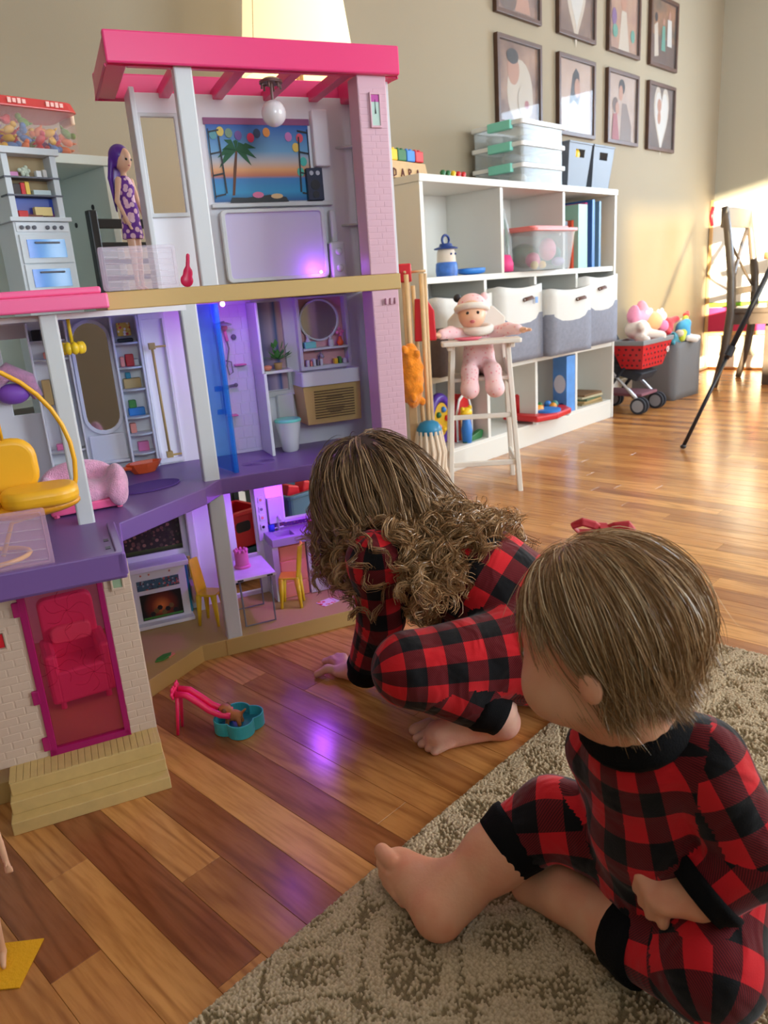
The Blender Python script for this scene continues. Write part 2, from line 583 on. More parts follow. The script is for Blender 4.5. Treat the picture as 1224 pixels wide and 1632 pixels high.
def rug_mat():
    m = bpy.data.materials.new('loop_rug'); m.use_nodes = True
    nt = m.node_tree; b = nt.nodes['Principled BSDF']
    at = nt.nodes.new('ShaderNodeAttribute'); at.attribute_name = 'tone'
    cr = nt.nodes.new('ShaderNodeValToRGB')
    e = cr.color_ramp.elements
    e[0].position = 0.0; e[0].color = S(88, 78, 56)
    e[1].position = 1.0; e[1].color = S(214, 194, 164)
    k = e.new(0.25); k.color = S(150, 130, 100)
    nt.links.new(at.outputs['Fac'], cr.inputs['Fac'])
    nt.links.new(cr.outputs['Color'], b.inputs['Base Color'])
    b.inputs['Roughness'].default_value = 0.95
    b.inputs['Specular IOR Level'].default_value = 0.1
    tc = nt.nodes.new('ShaderNodeTexCoord'); n = nt.nodes.new('ShaderNodeTexNoise'); n.inputs['Scale'].default_value = 900
    bp = nt.nodes.new('ShaderNodeBump'); bp.inputs['Strength'].default_value = 0.5; bp.inputs['Distance'].default_value = 0.001
    nt.links.new(tc.outputs['Object'], n.inputs['Vector']); nt.links.new(n.outputs['Fac'], bp.inputs['Height'])
    nt.links.new(bp.outputs[0], b.inputs['Normal'])
    return m
V, F, tone = rug_mesh()
rug = np_mesh('rug', V, F, rug_mat())
at = rug.data.attributes.new('tone', 'FLOAT', 'POINT')
at.data.foreach_set('value', tone.astype(np.float32))
tag(rug, 'beige and olive loop pile rug with a carved trellis pattern', 'rug')
RUGZ = 0.0105

# ------------------------------------------------------------------ white cube bookcase by the back wall
M_BC = mat('white_laminate', S(224, 222, 214), 0.4)
M_CLEAR = mat('clear_plastic', S(214, 222, 224), 0.12, alpha=0.30)
M_LIDW = mat('lid_white', S(228, 230, 230), 0.35)
M_LATCH = mat('latch_aqua', S(130, 214, 196), 0.4)
M_CANVAS = mat('canvas_white', S(214, 212, 206), 0.9, bump=(300, 0.4))
M_FELT = mat('fabric_grey', S(132, 134, 146), 0.95, bump=(300, 0.5), noise=(60, 0.08))
M_FELT2 = mat('fabric_taupe', S(112, 98, 96), 0.95, bump=(300, 0.5), noise=(60, 0.08))
M_LEATH = mat('leather_brown', S(92, 52, 34), 0.6)
M_BASKET = mat('basket_grey', S(112, 118, 128), 0.5)

BX0, BX1, BY0, BY1 = 2.085, 3.492, 1.778, 2.055
bc = empty('bookcase', ((BX0+BX1)/2, BY1, 0), 0, 'white open cube bookcase along the wall under the framed photos', 'bookcase')
def bpart(name, x0, x1, y0, y1, z0, z1, m=M_BC):
    o = MB().box(x0, x1, y0, y1, z0, z1).build(name, m, bc, bevel=0.0012)
    o.matrix_parent_inverse = bc.matrix_basis.inverted()
    return o
for x in (BX0, BX1-0.018):
    bpart('side_panel', x, x+0.018, BY0, BY1, 0, 1.036)
bpart('top_panel', BX0-0.003, BX1+0.003, BY0-0.004, BY1, 1.036, 1.060)
bpart('shelf', BX0+0.018, BX1-0.018, BY0+0.004, BY1, 0.702, 0.724)
bpart('shelf', BX0+0.018, BX1-0.018, BY0+0.004, BY1, 0.352, 0.374)
bpart('shelf', BX0+0.018, BX1-0.018, BY0+0.004, BY1, 0.072, 0.090)
bpart('plinth', BX0+0.018, BX1-0.018, BY0+0.002, BY0+0.018, 0, 0.078)
bpart('back_panel', BX0+0.018, BX1-0.018, BY1-0.006, BY1, 0.09, 1.036)
for x in (2.572, 3.030):
    bpart('divider', x-0.009, x+0.009, BY0+0.006, BY1-0.006, 0.724, 1.036)
for x in (2.452, 2.803, 3.140):
    bpart('divider', x-0.009, x+0.009, BY0+0.006, BY1-0.006, 0.374, 0.702)
    bpart('divider', x-0.009, x+0.009, BY0+0.006, BY1-0.006, 0.090, 0.352)

# fabric bins in the middle tier
def soft_box(x0, x1, y0, y1, z0, z1, bulge, slump=0.0, n=6):
    """open topped soft box with slightly bulging sides, as one surface with thickness"""
    mb = MB()
    rows = []
    for k in range(9):
        t = k/8
        b = bulge*math.sin(PI*t)-0.004*(1-t)
        ring = []
        for cx, cy, dx, dy in ((x0, y0, 1, 0), (x1, y0, 0, 1), (x1, y1, -1, 0), (x0, y1, 0, -1)):
            L_ = (x1-x0) if dx else (y1-y0)
            for i in range(n):
                s = i/n
                px, py = cx+dx*L_*s, cy+dy*L_*s
                o = b*math.sin(PI*s)
                sag = slump*math.sin(PI*s)*(t if k == 8 else 0)
                ring.append((px+(o if dy > 0 else -o if dy < 0 else 0), py+(-o if dx > 0 else o if dx < 0 else 0), z0+(z1-z0)*t-sag))
        rows.append(ring)
    m = len(rows[0])
    inner = [[(x0+x1)/2+(p[0]-(x0+x1)/2)*0.965, (y0+y1)/2+(p[1]-(y0+y1)/2)*0.965, p[2]] for p in rows[-1]]
    low = [[p[0], p[1], z0+0.12*(z1-z0)+0.5*(z1-z0)] for p in inner]
    vs = [p for r in rows for p in r]+inner+low
    fs = []
    for k in range(len(rows)+1):
        for i in range(m):
            j = (i+1) % m
            fs.append((k*m+i, k*m+j, (k+1)*m+j, (k+1)*m+i))
    fs.append(tuple(range(m-1, -1, -1)))
    fs.append(tuple((len(rows)+1)*m+i for i in range(m)))
    return vs, fs
def fabric_bin(x0, x1, y0, y1, z0, z1, label, lower, tilt=0.0, handle_x=0.5, handle=True):
    root = empty('fabric_bin', ((x0+x1)/2, (y0+y1)/2, z0), tilt, label, 'storage bin', 'fabric bins in the bookcase')
    w, d, hh = x1-x0, y1-y0, z1-z0
    zb = hh*0.62
    vs, fs = soft_box(-w/2, w/2, -d/2, d/2, 0, hh, 0.010, 0.012)
    MB().add(vs, fs).build('band', M_CANVAS, root, smooth=True)
    vs, fs = soft_box(-w/2-0.002, w/2+0.002, -d/2-0.002, d/2+0.002, 0, zb, 0.012)
    MB().add(vs, fs[:-1]).build('lower_fabric', lower, root, smooth=True)
    if handle:
        hx = -w/2+w*handle_x
        MB().tube([(hx-0.035, -d/2-0.008, hh*0.80), (hx-0.02, -d/2-0.016, hh*0.815), (hx+0.02, -d/2-0.016, hh*0.825), (hx+0.035, -d/2-0.008, hh*0.83)], 0.009, 8, flat=0.35).build('handle', M_LEATH, root, smooth=True)
        for s in (-1, 1):
            MB().ball((hx+0.033*s, -d/2-0.013, hh*(0.802 if s < 0 else 0.83)), 0.004, 8, 6).build('rivet', P_SILVER_, root, smooth=True)
    return root
P_SILVER_ = mat('rivet_steel', S(190, 190, 190), 0.3, metal=0.9)
fabric_bin(2.108, 2.438, 1.745, 2.03, 0.376, 0.655, 'beige fabric bin behind the doll high chair', M_FELT2, handle=False)
fabric_bin(2.464, 2.775, 1.735, 2.03, 0.376, 0.674, 'white and grey fabric bin beside the high chair with a tag on its handle', M_FELT, 0.02, 0.62)
fabric_bin(2.80, 3.108, 1.700, 1.99, 0.376, 0.650, 'white and grey fabric bin pulled forward between two other bins', M_FELT, -0.05, 0.7)
fabric_bin(3.145, 3.462, 1.750, 2.03, 0.376, 0.688, 'white and grey fabric bin at the end of the bookcase by the wall', M_FELT, 0.03, 0.45)
tagk = MB().cbox((0, 0, 0), (0.018, 0.003, 0.024)).build('bin_tag', mat('tag_blue', S(120, 160, 220), 0.5), bpy.data.objects['fabric_bin.001'], bevel=0.001)
tagk.location = (0.085, -0.165, 0.235)

# clear latch boxes stacked on top
def latch_box(z0, label, seed, x0=2.735, x1=3.06, y0=1.792, y1=2.045, hh=0.075):
    root = empty('storage_box', ((x0+x1)/2, (y0+y1)/2, z0), 0, label, 'storage box', 'clear latch boxes on the bookcase')
    w, d = x1-x0, y1-y0
    mb = MB()
    mb.ring(rrect(-w/2+0.008, w/2-0.008, -d/2+0.008, d/2-0.008, 0.012, 4), rrect(-w/2+0.0105, w/2-0.0105, -d/2+0.0105, d/2-0.0105, 0.01, 4), 0, hh-0.014)
    mb.prism(rrect(-w/2+0.009, w/2-0.009, -d/2+0.009, d/2-0.009, 0.012, 4), 0, 0.003)
    mb.build('body', M_CLEAR, root)
    MB().ring(rrect(-w/2, w/2, -d/2, d/2, 0.012, 4), rrect(-w/2+0.016, w/2-0.016, -d/2+0.016, d/2-0.016, 0.01, 4), hh-0.016, hh).build('lid_rim', M_LIDW, root, bevel=0.001)
    MB().prism(rrect(-w/2+0.014, w/2-0.014, -d/2+0.014, d/2-0.014, 0.012, 4), hh-0.008, hh-0.004).build('lid', M_CLEAR, root)
    for s in (-1,):
        MB().box(-w/2-0.010, -w/2+0.012, -0.075, 0.035, hh-0.030, hh+0.003).build('latch', M_LATCH, root, bevel=0.003)
    r = random.Random(seed)
    cols = [S(190, 196, 200), S(170, 176, 184), S(206, 196, 190), S(150, 158, 168)]
    for i in range(9):
        sx, sy = r.uniform(0.03, 0.05), r.uniform(0.03, 0.05)
        c = (r.uniform(-w/2+0.075, w/2-0.075), r.uniform(-d/2+0.07, d/2-0.07), 0.026)
        MB().ball(c, (sx, sy, 0.021), 10, 6).build('folded_cloth', mat('cloth_%d' % (i % 4), cols[i % 4], 0.9, bump=(120, 0.5)), root, smooth=True)
    return root
for i, nm in enumerate(('bottom', 'middle', 'top')):
    latch_box(1.0615+i*0.0785, 'clear storage box with aqua latch on the bookcase, %s one of three' % nm, 20+i)

def hole_basket(x0, x1, y0, y1, z0, z1, label, fill):
    root = empty('basket', ((x0+x1)/2, (y0+y1)/2, z0), 0, label, 'basket', 'grey baskets on the bookcase')
    w, d, hh = x1-x0, y1-y0, z1-z0
    t = 0.82
    lo = [(-w/2*t, -d/2*t), (w/2*t, -d/2*t), (w/2*t, d/2*t), (-w/2*t, d/2*t)]
    hi = [(-w/2, -d/2), (w/2, -d/2), (w/2, d/2), (-w/2, d/2)]
    def at(k, f):      # point on the wall between corner k and k+1 at fraction f and height z
        return lambda z: tuple((lo[k][i]+(hi[k][i]-lo[k][i])*z/hh)*(1-f)+(lo[(k+1) % 4][i]+(hi[(k+1) % 4][i]-lo[(k+1) % 4][i])*z/hh)*f for i in range(2))+(z,)
    for k in range(4):
        cells = [(0, 1, 0, 0.68), (0, 0.3, 0.68, 0.86), (0.7, 1, 0.68, 0.86), (0, 1, 0.86, 1)] if k in (0, 2) else [(0, 1, 0, 1)]
        mb = MB()
        nx, ny = ((0, -1), (1, 0), (0, 1), (-1, 0))[k]
        for f0, f1, a, b in cells:
            q = [at(k, f0)(a*hh), at(k, f1)(a*hh), at(k, f1)(b*hh), at(k, f0)(b*hh)]
            q2 = [(p[0]-nx*0.003, p[1]-ny*0.003, p[2]) for p in q]
            mb.add(q+q2, [(0, 1, 2, 3), (7, 6, 5, 4), (0, 4, 5, 1), (1, 5, 6, 2), (2, 6, 7, 3), (3, 7, 4, 0)])
        mb.build('wall', M_BASKET, root)
    MB().ring([(p[0]*1.03, p[1]*1.03) for p in hi], [(p[0]*0.98, p[1]*0.98) for p in hi], hh-0.004, hh+0.004).build('rim', M_BASKET, root, bevel=0.0015)
    MB().prism(lo, 0, 0.003).build('bottom', M_BASKET, root)
    for m_, c, r_ in fill:
        MB().ball(c, r_, 12, 8).build('toy', m_, root, smooth=True)
    return root
M_BALLY = mat('toy_yellow', S(240, 196, 30), 0.35)
M_SKINT = mat('doll_skin', S(236, 190, 164), 0.45)
hole_basket(3.090, 3.285, 1.792, 2.03, 1.0615, 1.238, 'grey basket with a yellow toy showing through its handle hole', [(M_BALLY, (0, -0.072, 0.135), 0.036), (M_FELT, (0, 0.02, 0.075), (0.06, 0.07, 0.06))])
hole_basket(3.300, 3.490, 1.792, 2.03, 1.0615, 1.238, 'grey basket with dolls on the corner of the bookcase', [(M_SKINT, (-0.02, -0.05, 0.135), 0.024), (M_SKINT, (0.02, -0.03, 0.165), 0.028), (M_BALLY, (-0.05, 0.0, 0.165), (0.03, 0.03, 0.022)), (M_FELT, (0, 0.02, 0.07), (0.06, 0.07, 0.06))])

# wooden name puzzle and blocks at the near end of the top
M_PINE = mat('pine', S(206, 168, 116), 0.55, noise=(30, 0.06))
T_RED, T_BLUE, T_GREEN, T_YEL = (mat('toy_red', S(206, 36, 40), 0.4), mat('toy_blue', S(52, 130, 214), 0.4), mat('toy_green', S(40, 110, 60), 0.4), M_BALLY)
M_TAUPE = mat('letter_brown', S(96, 40, 34), 0.6)
npz = empty('wooden_stand', (2.155, 1.90, 1.0615), 0, 'wooden toy stand with cut out brown letters on the bookcase', 'toy')
MB().prism([(-0.09, -0.0), (0.095, 0.0), (0.108, 0.012), (0.095, 0.052), (-0.09, 0.056)], 0, 0.03, upright(0, 0.015, 0)).build('board', M_PINE, npz, bevel=0.002)
def letter(ch, x, z, s):
    mb = MB()
    st = {'D': [((0, 0), (0, 1)), ((0, 1), (0.5, 0.8)), ((0.5, 0.8), (0.5, 0.2)), ((0.5, 0.2), (0, 0))], 'A': [((0, 0), (0.3, 1)), ((0.3, 1), (0.6, 0)), ((0.12, 0.4), (0.48, 0.4))],
          'B': [((0, 0), (0, 1)), ((0, 1), (0.45, 0.85)), ((0.45, 0.85), (0.1, 0.5)), ((0.1, 0.5), (0.5, 0.2)), ((0.5, 0.2), (0, 0))], 'R': [((0, 0), (0, 1)), ((0, 1), (0.45, 0.9)), ((0.45, 0.9), (0.45, 0.6)), ((0.45, 0.6), (0, 0.5)), ((0.1, 0.5), (0.5, 0))], 'Y': [((0.3, 0), (0.3, 0.5)), ((0.3, 0.5), (0, 1)), ((0.3, 0.5), (0.6, 1))]}[ch]
    for (ax, az), (bx, bz) in st:
        mb.tube([(x+ax*s, -0.0165, z+az*s), (x+bx*s, -0.0165, z+bz*s)], 0.0022, 5)
    return mb.build('letter', M_TAUPE, npz)
for i, ch in enumerate('DARA'):
    letter(ch, -0.078+0.04*i, 0.004, 0.026)
for i, (m_, c, lb) in enumerate(((T_YEL, 'yellow', 'yellow toy block on the wooden stand beside the green one'), (T_GREEN, 'green', 'green toy block on the wooden stand'), (T_BLUE, 'blue', 'blue toy block on the wooden stand between green and red'), (T_RED, 'red', 'red toy block at the end of the wooden stand'))):
    t = empty('toy_block', (2.085+0.046*i, 1.90, 1.1175), 0, lb, 'toy block', 'blocks on the wooden stand')
    MB().box(-0.021, 0.021, -0.014, 0.014, 0.0, 0.036).build('cube_body', m_, t, bevel=0.003)
    for s in (-0.010, 0.010):
        MB().lathe([(0.006, 0.036), (0.006, 0.042), (0, 0.042)], 10, Matrix.Translation((s, 0, 0))).build('stud', m_, t)
for i, (m_, c) in enumerate(((T_GREEN, 'pale green'), (T_GREEN, 'green'), (T_YEL, 'yellow'), (T_RED, 'red'), (T_RED, 'red'))):
    lb = ['small green toy peg nearest the wooden stand', 'small green toy peg beside the yellow one', 'small yellow toy peg on the bookcase', 'small red toy peg beside the yellow one', 'small red toy peg at the end of the row'][i]
    t = tag(MB().lathe([(0.010, 0), (0.012, 0.006), (0.008, 0.014), (0.011, 0.020), (0.006, 0.028), (0, 0.029)], 14).build('toy_peg', m_, None, smooth=True, loc=(2.285+0.030*i, 1.835, 1.0605)), lb, 'toy peg', 'pegs on the bookcase')

# upper tier contents
T_NAVY = mat('toy_navy', S(30, 60, 130), 0.4)
M_CREAMT = mat('toy_cream', S(224, 206, 186), 0.5)
ln = empty('toy_figure', (2.315, 1.86, 0.7255), 0, 'toy figure with a blue ring hat and blue base in the bookcase', 'toy figure')
MB().lathe([(0.040, 0), (0.042, 0.02), (0.040, 0.045), (0.036, 0.05)], 24).build('base', mat('toy_blue_print', S(60, 110, 190), 0.4, noise=(40, 0.3)), ln, auto=40)
MB().lathe([(0.036, 0.05), (0.034, 0.085), (0.030, 0.096), (0, 0.096)], 24).build('jar', M_CREAMT, ln, auto=40)
MB().lathe([(0.044, 0.096), (0.045, 0.100), (0.026, 0.106), (0.022, 0.116), (0, 0.117)], 24).build('hat', T_NAVY, ln, auto=40)
MB().tube([(0.020*math.cos(a), 0, 0.128+0.018*math.sin(a)) for a in [2*PI*i/16 for i in range(17)]], 0.0045, 8).build('ring', T_NAVY, ln, smooth=True)
for s in (-1, 1):
    MB().ball((0.012*s, -0.034, 0.078), 0.004, 8, 6).build('eye', T_NAVY, ln, smooth=True)
tag(MB().lathe([(0.030, 0), (0.058, 0.006), (0.062, 0.022), (0.058, 0.024), (0.052, 0.010), (0, 0.008)], 24, sx=1.1, sy=0.75).build('toy_dish', T_BLUE, None, smooth=True, loc=(2.455, 1.85, 0.7255)), 'shallow blue toy dish in the bookcase beside the figure', 'toy dish')
bg = empty('flower_bag', (2.622, 1.815, 0.7255), 0, 'clear bag of artificial flowers in the bookcase', 'bag')
MB().lathe([(0.045, 0), (0.055, 0.03), (0.050, 0.12), (0.022, 0.20), (0.014, 0.235)], 14, sx=0.62, sy=0.7).build('bag_film', M_CLEAR, bg, smooth=True)
for i in range(7):
    a = i*0.9
    MB().tube([(0.018*math.cos(a), 0.012*math.sin(a), 0.05), (0.02*math.cos(a+0.4), 0.016*math.sin(a), 0.12), (0.008*math.cos(a), 0.008*math.sin(a), 0.20)], [0.004, 0.009, 0.002], 6, flat=0.3).build('leaf', mat('leaf_green', S(96, 140, 104), 0.6), bg, smooth=True)
MB().lathe([(0.034, 0.0), (0.036, 0.03), (0.024, 0.062), (0, 0.066)], 14, Matrix.Translation((-0.012, -0.012, 0.002))).build('blossom', mat('toy_hotpink', S(236, 70, 140), 0.5), bg, smooth=True)
cb = empty('storage_box', (2.830, 1.812, 0.7255), 0.0, 'clear box with a coral lid and pink toys inside the bookcase', 'storage box')
cw, cd = 0.160, 0.112
lo_, hi_ = rrect(-cw*0.86, cw*0.86, -cd*0.86, cd*0.86, 0.015, 4), rrect(-cw, cw, -cd, cd, 0.018, 4)
lo2, hi2 = rrect(-cw*0.84, cw*0.84, -cd*0.83, cd*0.83, 0.015, 4), rrect(-cw*0.985, cw*0.985, -cd*0.975, cd*0.975, 0.018, 4)
n_ = len(lo_)
vs = [(p[0], p[1], 0) for p in lo_]+[(p[0], p[1], 0.15) for p in hi_]+[(p[0], p[1], 0.15) for p in hi2]+[(p[0], p[1], 0.003) for p in lo2]
fs = [(k*n_+i, k*n_+(i+1) % n_, (k+1)*n_+(i+1) % n_, (k+1)*n_+i) for k in range(3) for i in range(n_)]+[tuple(range(n_-1, -1, -1)), tuple(3*n_+i for i in range(n_))]
MB().add(vs, fs).build('body', M_CLEAR, cb, smooth=False)
M_CORAL = mat('lid_coral', S(226, 120, 112), 0.4)
MB().prism(rrect(-cw-0.008, cw+0.008, -cd-0.008, cd+0.008, 0.02, 5), 0.147, 0.160).prism(rrect(-cw+0.02, cw-0.02, -cd+0.02, cd-0.02, 0.02, 5), 0.160, 0.168).build('lid', M_CORAL, cb, bevel=0.002)
MB().cbox((cw+0.006, 0, 0.15), (0.012, 0.06, 0.03)).build('latch', M_LIDW, cb, bevel=0.003)
for c, r_, m_ in (((0.03, -0.05, 0.08), (0.05, 0.03, 0.045), mat('toy_pink', S(236, 140, 170), 0.5)), ((-0.08, -0.05, 0.04), (0.03, 0.03, 0.03), MATS['toy_hotpink']), ((-0.10, -0.07, 0.02), 0.016, T_YEL), ((-0.05, -0.075, 0.02), 0.016, T_YEL), ((0.10, -0.02, 0.06), (0.03, 0.05, 0.04), mat('toy_teal', S(70, 140, 130), 0.5)), ((-0.02, 0.03, 0.06), (0.09, 0.05, 0.05), T_GREEN), ((0.08, -0.07, 0.03), (0.04, 0.02, 0.018), mat('toy_lilac', S(190, 180, 220), 0.5))):
    MB().ball(c, r_, 14, 9).build('toy', m_, cb, smooth=True)
# picture books, spines out, leaning in the end cube
bk_specs = [(0.016, 0.205, 0.19, (52, 150, 190), 'teal'), (0.010, 0.18, 0.17, (226, 90, 70), 'orange red'), (0.012, 0.185, 0.17, (230, 224, 216), 'white'), (0.020, 0.20, 0.18, (24, 24, 28), 'black'), (0.010, 0.19, 0.18, (200, 190, 170), 'beige'), (0.012, 0.20, 0.18, (120, 190, 200), 'pale blue'), (0.012, 0.205, 0.19, (214, 80, 50), 'rust red'), (0.070, 0.270, 0.21, (150, 190, 170), 'thick mint green'), (0.014, 0.28, 0.22, (214, 70, 130), 'pink'), (0.016, 0.290, 0.23, (40, 110, 180), 'blue'), (0.012, 0.285, 0.22, (214, 210, 200), 'off white'), (0.014, 0.280, 0.22, (170, 140, 50), 'mustard'), (0.012, 0.285, 0.22, (96, 140, 180), 'slate blue'), (0.010, 0.27, 0.22, (200, 200, 205), 'silver'), (0.016, 0.275, 0.22, (226, 180, 60), 'golden')]
bx = 3.062
for i, (w, hh, dp, c, nm) in enumerate(bk_specs):
    w *= 1.42 if i != 7 else 1.15
    y0 = 1.800+0.012*(i % 3)+(0.035 if i < 7 else 0)
    b = empty('book', (bx+w/2, y0+dp/2, 0.7255), 0, '%s picture book standing in the end cube of the bookcase' % nm, 'book', 'picture books in the bookcase')
    cm = mat('book_%d' % i, S(*c), 0.45)
    MB().box(-w/2, -w/2+0.0015, -dp/2, dp/2, 0, hh).box(w/2-0.0015, w/2, -dp/2, dp/2, 0, hh).box(-w/2, w/2, -dp/2, -dp/2+0.0015, 0, hh).build('cover', cm, b, bevel=0.0006)
    MB().box(-w/2+0.0015, w/2-0.0015, -dp/2+0.0015, dp/2-0.004, 0.003, hh-0.003).build('pages', mat('paper', S(236, 232, 222), 0.8), b)
    bx += w+0.0012
bx = 3.048

# lower tier toys
T_PURP = mat('toy_purple', S(84, 50, 160), 0.35)
rt_ = empty('activity_ring', (2.225, 1.86, 0.0905), 0.25, 'round purple and yellow toy wheel in the bookcase', 'toy')
MB().tube([(0.085*math.cos(a), 0, 0.105+0.085*math.sin(a)) for a in [2*PI*i/24 for i in range(25)]], 0.019, 10).build('ring', T_PURP, rt_, smooth=True)
MB().lathe([(0.0, -0.012), (0.066, -0.012), (0.066, 0.012), (0, 0.012)], 24, upright(0, 0, 0.105)).build('disc', mat('toy_gold', S(214, 170, 40), 0.4), rt_)
for i in range(5):
    a = i*1.25
    MB().ball((0.04*math.cos(a), -0.016, 0.105+0.04*math.sin(a)), 0.012, 10, 7).build('bead', [T_RED, T_BLUE, T_GREEN, MATS['toy_pink'], T_YEL][i], rt_, smooth=True)
bn = empty('toy_barn', (2.362, 1.875, 0.0905), 0.1, 'red and white toy barn with blue and yellow figures in the bookcase', 'toy barn')
MB().prism([(-0.055, 0), (0.055, 0), (0.055, 0.115), (0.035, 0.165), (0, 0.185), (-0.035, 0.165), (-0.055, 0.115)], 0, 0.06, upright(0, 0.03, 0)).build('body', T_RED, bn, bevel=0.002)
MB().ring([(-0.060, 0), (0.060, 0), (0.060, 0.118), (0.038, 0.170), (0, 0.192), (-0.038, 0.170), (-0.060, 0.118)], [(-0.050, 0.004), (0.050, 0.004), (0.050, 0.112), (0.031, 0.160), (0, 0.178), (-0.031, 0.160), (-0.050, 0.112)], 0, 0.004, upright(0, -0.030, 0)).build('trim', M_LIDW, bn)
MB().box(-0.03, 0.03, -0.034, -0.03, 0, 0.09).build('door', mat('toy_tanwood', S(210, 170, 120), 0.5), bn)
MB().prism([(-0.05, 0), (0.07, 0), (0.085, 0.028), (0.07, 0.036), (-0.04, 0.012)], 0, 0.02, upright(-0.01, -0.055, 0)).build('ramp', T_GREEN, bn, bevel=0.003)
fg = empty('toy_animal', (2.330, 1.806, 0.0905), 0, 'blue toy with a yellow head in front of the toy barn', 'toy animal')
MB().lathe([(0.018, 0), (0.022, 0.05), (0.016, 0.09), (0.012, 0.10)], 14).build('body', T_BLUE, fg, smooth=True)
MB().ball((0, 0, 0.118), (0.028, 0.022, 0.022), 14, 9).build('head', T_YEL, fg, smooth=True)
for s in (-1, 1):
    MB().ball((0.024*s, 0, 0.136), 0.009, 8, 6).build('ear', T_YEL, fg, smooth=True)
wk = empty('activity_table', (2.905, 1.83, 0.0905), 0.0, 'red toy activity tray with a lion panel on the lowest shelf', 'toy')
MB().prism([(-0.17, -0.09), (-0.06, -0.125), (0.09, -0.105), (0.155, -0.03), (0.15, 0.06), (-0.17, 0.09)], 0.012, 0.038).build('tray', T_RED, wk, bevel=0.008, seg=3)
MB().lathe([(0.0, 0.038), (0.062, 0.038), (0.062, 0.048), (0.04, 0.052), (0.0, 0.046)], 24, Matrix.Translation((-0.03, -0.05, 0))).build('blue_disc', T_BLUE, wk, auto=40)
MB().lathe([(0.0, 0.038), (0.04, 0.038), (0.036, 0.062), (0, 0.066)], 20, Matrix.Translation((-0.06, -0.01, 0))).build('dial', mat('toy_amber', S(230, 150, 40), 0.4), wk, smooth=True)
MB().tube([(-0.10, 0.05, 0.03), (-0.10, 0.05, 0.11), (-0.06, 0.05, 0.155), (-0.02, 0.05, 0.14), (-0.005, 0.05, 0.09), (-0.005, 0.05, 0.03)], 0.017, 10).build('arch', T_RED, wk, smooth=True)
MB().lathe([(0, -0.01), (0.042, -0.01), (0.042, 0.01), (0, 0.01)], 20, upright(-0.055, 0.04, 0.095)).build('lion_face', MATS['toy_amber'], wk)
MB().tube([(-0.055+0.045*math.cos(a), 0.035, 0.095+0.045*math.sin(a)) for a in [-1.4+2.8*i/10 for i in range(11)]], 0.007, 8).build('mane', mat('toy_lime', S(150, 190, 50), 0.45), wk, smooth=True)
for c, m_ in (((0.06, 0.0, 0.052), T_BLUE), ((0.085, -0.02, 0.05), MATS['toy_teal']), ((0.04, -0.04, 0.048), MATS['toy_amber']), ((0.02, 0.02, 0.05), T_GREEN)):
    MB().ball(c, 0.017, 12, 8).build('knob', m_, wk, smooth=True)
for x, y in ((-0.15, -0.07), (0.10, -0.08), (0.12, 0.04), (-0.15, 0.07)):
    MB().lathe([(0.011, 0), (0.013, 0.013)], 10, Matrix.Translation((x, y, 0))).build('foot', M_LIDW, wk)
bb = empty('toy_carton', (3.098, 1.822, 0.0905), 0.0, 'tall blue carton standing on the lowest shelf', 'box')
MB().box(-0.042, 0.042, -0.036, 0.036, 0, 0.255).build('carton', mat('carton_blue', S(90, 150, 220), 0.4, noise=(18, 0.12)), bb, bevel=0.001)
MB().prism(circle(0.030, 20, 0.0, 0.13, 0.042), 0, 0.0008, Matrix.Translation((-0.042, 0, 0)) @ Matrix.Rotation(-PI/2, 4, 'Z') @ UPR).build('oval_print', mat('print_pale', S(220, 228, 240), 0.4), bb)
MB().prism(circle(0.014, 20, 0.0, 0.03), 0, 0.0008, Matrix.Translation((-0.042, -0.01, 0)) @ Matrix.Rotation(-PI/2, 4, 'Z') @ UPR).build('dot_print', T_NAVY, bb)
for i in range(5):
    tag(MB().box(-0.085, 0.085, -0.07, 0.07, 0, 0.010).build('board_book', mat('flat_book_%d' % i, [S(150, 130, 90), S(180, 150, 100), S(90, 110, 80), S(190, 180, 150), S(120, 90, 60)][i], 0.6), None, bevel=0.001, loc=(3.33, 1.87, 0.0905+0.0105*i), rot=(0, 0, 0.1*(i % 3)-0.1)),
        '%s flat book in the low pile on the lowest shelf' % ['tan', 'ochre', 'olive green', 'cream', 'brown'][i], 'book', 'flat books on the lowest shelf')

# ------------------------------------------------------------------ framed photographs on the wall
M_FRAME = mat('frame_walnut', S(84, 58, 46), 0.45, noise=(24, 0.15))
M_GLASS = mat('picture_glass', S(120, 120, 120), 0.03, alpha=0.12, spec=1.0)
def print_mat(i, base, dark, scale=9):
    m = bpy.data.materials.new('photo_%d' % i); m.use_nodes = True
    nt = m.node_tree; b = nt.nodes['Principled BSDF']
    tc = nt.nodes.new('ShaderNodeTexCoord'); n = nt.nodes.new('ShaderNodeTexNoise'); n.inputs['Scale'].default_value = scale; n.inputs['Detail'].default_value = 3
    nt.links.new(tc.outputs['Object'], n.inputs['Vector'])
    cr = nt.nodes.new('ShaderNodeValToRGB'); e = cr.color_ramp.elements
    e[0].position = 0.35; e[0].color = dark; e[1].position = 0.65; e[1].color = base
    nt.links.new(n.outputs['Fac'], cr.inputs['Fac']); nt.links.new(cr.outputs['Color'], b.inputs['Base Color']); b.inputs['Roughness'].default_value = 0.5
    return m
PM = {k: mat('photo_'+k, S(*c), 0.5) for k, c in dict(cream=(196, 180, 162), skin=(180, 130, 106), dark=(46, 34, 34), rose=(160, 78, 80), brown=(100, 74, 62), taupe=(126, 106, 96), gold=(176, 130, 86), mint=(96, 150, 132), white=(204, 198, 190), violet=(124, 88, 136)).items()}
def blob(cx, cz, rx, rz, n=18):
    return circle(rx, n, cx, cz, rz)
